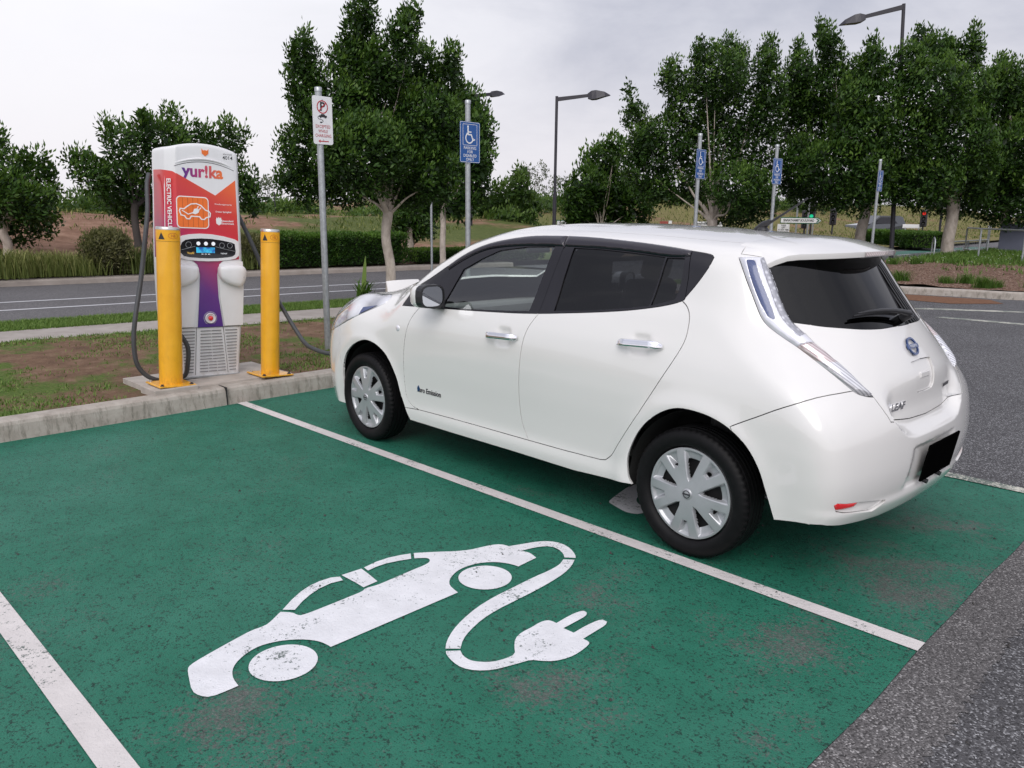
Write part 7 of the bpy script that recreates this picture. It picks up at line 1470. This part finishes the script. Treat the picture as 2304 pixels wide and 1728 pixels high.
for x in (-1.4, 1.4):
    for s in (1, -1):
        mb = MB(); mb.lathe([(0, .1), (.2, .1), (.33, .09), (.34, -.09), (0, -.09)], (x, s * .84, .34), 20, (PI / 2, 0, 0)); mb.build('wheel', M['rubber'], vc)
for s in (1, -1): mb = MB(); mb.box((-2.24, s * .78, .92), (.06, .16, .26)); mb.build('tail_light', plain('tail_red', (.4, .01, .01), .3, emis=(1, .05, .03), es=1.5), vc)
# block building with rail and ramp fence
M['block'] = plain('blue_grey_wall', (.115, .125, .17), .8, vary=.08, scale=3, bump=.3)
o = empty('block_building', 'low blue grey rendered block wall at the right edge', 'wall', (4.6, -33.2, .2)); mb = MB(); mb.box((0, 0, .60), (4.6, 3.0, 1.25), None, .02); mb.build('wall', M['block'], o)
o = empty('handrail', 'galvanised pipe handrail in front of the blue grey block wall', 'handrail', (0, 0, 0)); mb = MB(); mb.tube([(7.05, -27.9, .55), (6.98, -27.85, .60), (6.97, -27.8, 1.24), (6.93, -27.75, 1.29), (6.03, -25.97, 1.29), (4.2, -24.2, 1.27)], .028, 10); mb.tube([(7.05, -27.9, .55), (6.6, -27.1, .56)], .025, 8); mb.build('rail', M['galv'], o)
for x, y in ((6.03, -25.97), (4.4, -24.4)): mb = MB(); mb.tube([(x, y, .2), (x, y, 1.29)], .03, 10); mb.build('upright', M['galv'], o)
o = empty('ramp_fence', 'low galvanised bar fence left of the block wall', 'fence', (0, 0, 0)); A_, B_ = Vector((9.4, -34.4, .22)), Vector((7.05, -30.9, .30))
for f_ in (0, .5, 1): P_ = A_.lerp(B_, f_); mb = MB(); mb.tube([P_, P_ + Vector((0, 0, .42 + .12 * f_))], .035, 6); mb.build('upright', M['galv'], o)
for dz in (.40, .06): mb = MB(); mb.tube([A_ + Vector((0, 0, dz)), B_ + Vector((0, 0, dz + (.12 if dz > .1 else 0)))], .025, 6); mb.build('rail', M['galv'], o)
for k in range(1, 24): P_ = A_.lerp(B_, k / 24); mb = MB(); mb.tube([P_ + Vector((0, 0, .06)), P_ + Vector((0, 0, .40 + .12 * k / 24))], .008, 4); mb.build('bar', M['galv'], o)
mb = MB(); mb.tube([(-.19, 0, 0), (-.19, 0, .42), (-.12, 0, .56), (0, 0, .61), (.12, 0, .56), (.19, 0, .42), (.19, 0, 0)], .024, 10); o = mb.build('bike_hoop', M['galv']); o.location = (7.33, -25.6, .36); o.rotation_euler = (0, 0, R(-60)); tag(o, 'small arched metal bike hoop left of the handrail', 'bike rack')
# building beside the car park, outside the frame but mirrored in the rear window
o = empty('shop_building', 'grey building with tall pale columns facing the car park', 'building', (-4.0, -33, 0)); mb = MB(); mb.box((0, -3, 5), (13, 8, 10)); mb.build('wall', plain('shop_wall', (.035, .038, .045), .6), o)
for j in range(8): mb = MB(); mb.box((-6 + j * 1.7, 1.4, 5), (.55, .7, 10), None, .03); mb.build('column', plain('column_concrete', (.42, .43, .46), .8), o)
mb = MB(); mb.box((0, 1.2, 10.2), (13.6, 1.6, .5)); mb.build('roof', plain('fascia', (.2, .2, .22), .7), o)

# ------------------------------------------------------------------ overcast sky, soft sun, camera
W = bpy.data.worlds.new("World"); scn.world = W; W.use_nodes = True; nt = W.node_tree; nt.nodes.clear()
out = nt.nodes.new('ShaderNodeOutputWorld'); bg = nt.nodes.new('ShaderNodeBackground'); L = nt.links.new
SUN_EL, SUN_AZ = R(42), R(322)
sky = nt.nodes.new('ShaderNodeTexSky'); sky.sky_type = 'NISHITA'; sky.sun_disc = False; sky.sun_elevation = SUN_EL; sky.sun_rotation = SUN_AZ
sky.air_density = 1.2; sky.dust_density = 4
tc = nt.nodes.new('ShaderNodeTexCoord'); mp = nt.nodes.new('ShaderNodeMapping'); mp.inputs['Scale'].default_value = (1, 1, 2.6); L(tc.outputs['Generated'], mp.inputs[0])
no = nt.nodes.new('ShaderNodeTexNoise'); no.inputs['Scale'].default_value = 2.1; no.inputs['Detail'].default_value = 7; no.inputs['Roughness'].default_value = .58; no.inputs['Distortion'].default_value = .35; L(mp.outputs[0], no.inputs['Vector'])
cr = nt.nodes.new('ShaderNodeValToRGB'); cr.color_ramp.elements[0].position = .40; cr.color_ramp.elements[0].color = (5.2, 5.3, 6.2, 1); cr.color_ramp.elements[1].position = .62; cr.color_ramp.elements[1].color = (7.9, 7.85, 8.5, 1); L(no.outputs['Fac'], cr.inputs[0])
sp = nt.nodes.new('ShaderNodeSeparateXYZ'); L(tc.outputs['Generated'], sp.inputs[0])
hz = nt.nodes.new('ShaderNodeValToRGB'); e = hz.color_ramp.elements; e[0].position = 0.0; e[0].color = (1, 1, 1, 1); e[1].position = .22; e[1].color = (0, 0, 0, 1); L(sp.outputs['Z'], hz.inputs[0])
az = nt.nodes.new('ShaderNodeVectorMath'); az.operation = 'DOT_PRODUCT'; L(tc.outputs['Generated'], az.inputs[0]); az.inputs[1].default_value = (.93, -.25, .12)
ar = nt.nodes.new('ShaderNodeMapRange'); ar.inputs['From Min'].default_value = .80; ar.inputs['From Max'].default_value = 1.0; L(az.outputs['Value'], ar.inputs['Value'])
mx = nt.nodes.new('ShaderNodeMix'); mx.data_type = 'RGBA'; L(ar.outputs[0], mx.inputs[0]); L(cr.outputs[0], mx.inputs[6]); mx.inputs[7].default_value = (10.6, 10.45, 10.8, 1)
m2 = nt.nodes.new('ShaderNodeMath'); m2.operation = 'MULTIPLY'; L(hz.outputs[0], m2.inputs[0]); m2.inputs[1].default_value = .65
mh = nt.nodes.new('ShaderNodeMix'); mh.data_type = 'RGBA'; L(m2.outputs[0], mh.inputs[0]); L(mx.outputs[2], mh.inputs[6]); mh.inputs[7].default_value = (9.0, 8.6, 9.1, 1)
ms = nt.nodes.new('ShaderNodeMix'); ms.data_type = 'RGBA'; ms.inputs[0].default_value = .90; L(sky.outputs[0], ms.inputs[6]); L(mh.outputs[2], ms.inputs[7])
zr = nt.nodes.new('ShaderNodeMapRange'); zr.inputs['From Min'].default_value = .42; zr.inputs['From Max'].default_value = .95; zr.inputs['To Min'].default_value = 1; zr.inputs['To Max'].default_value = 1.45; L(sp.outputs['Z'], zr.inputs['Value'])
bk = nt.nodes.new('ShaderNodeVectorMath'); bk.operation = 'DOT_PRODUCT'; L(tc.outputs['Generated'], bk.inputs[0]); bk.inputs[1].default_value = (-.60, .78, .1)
br = nt.nodes.new('ShaderNodeMapRange'); br.inputs['From Min'].default_value = -.1; br.inputs['From Max'].default_value = .8; br.inputs['To Min'].default_value = 1; br.inputs['To Max'].default_value = 1.55; L(bk.outputs['Value'], br.inputs['Value'])  # extra sky brightness added behind the camera to lift the car's side
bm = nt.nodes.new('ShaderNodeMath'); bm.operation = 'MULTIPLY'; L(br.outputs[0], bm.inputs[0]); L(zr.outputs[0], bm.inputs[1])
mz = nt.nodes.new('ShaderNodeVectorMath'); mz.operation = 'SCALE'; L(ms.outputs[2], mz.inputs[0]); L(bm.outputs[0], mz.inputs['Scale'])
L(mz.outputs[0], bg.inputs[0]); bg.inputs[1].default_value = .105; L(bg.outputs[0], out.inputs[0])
sd = bpy.data.lights.new('sun', 'SUN'); sd.energy = 1.2; sd.angle = R(40); sd.color = (1, .97, .93); so = bpy.data.objects.new('sun', sd); link(so)
dv = Vector((math.sin(SUN_AZ) * math.cos(SUN_EL), math.cos(SUN_AZ) * math.cos(SUN_EL), math.sin(SUN_EL))); so.rotation_euler = (-dv).to_track_quat('-Z', 'Y').to_euler(); so.location = dv * 40
cd = bpy.data.cameras.new('camera'); cam = bpy.data.objects.new('camera', cd); link(cam); scn.camera = cam
cd.sensor_width = 36; cd.lens = 1792.94 / 2304 * 36; cd.clip_end = 3000; cd.clip_start = .05
yaw, pit, rol = -.789358, -.21043171, .01083908
fw = Vector((math.cos(yaw) * math.cos(pit), math.sin(yaw) * math.cos(pit), math.sin(pit))); rt = Vector((math.sin(yaw), -math.cos(yaw), 0)); up = rt.cross(fw)
r2 = rt * math.cos(rol) + up * math.sin(rol); u2 = up * math.cos(rol) - rt * math.sin(rol)
mw = Matrix((r2, u2, -fw)).transposed().to_4x4(); mw.translation = (-1.90966536, 3.9922689, 1.60433982); cam.matrix_world = mw
scn.view_settings.view_transform = 'Standard'; scn.view_settings.look = 'None'; scn.view_settings.exposure = 0; scn.view_settings.gamma = 1
scn.cycles.max_bounces = 8; scn.cycles.transparent_max_bounces = 12; scn.cycles.use_denoising = True
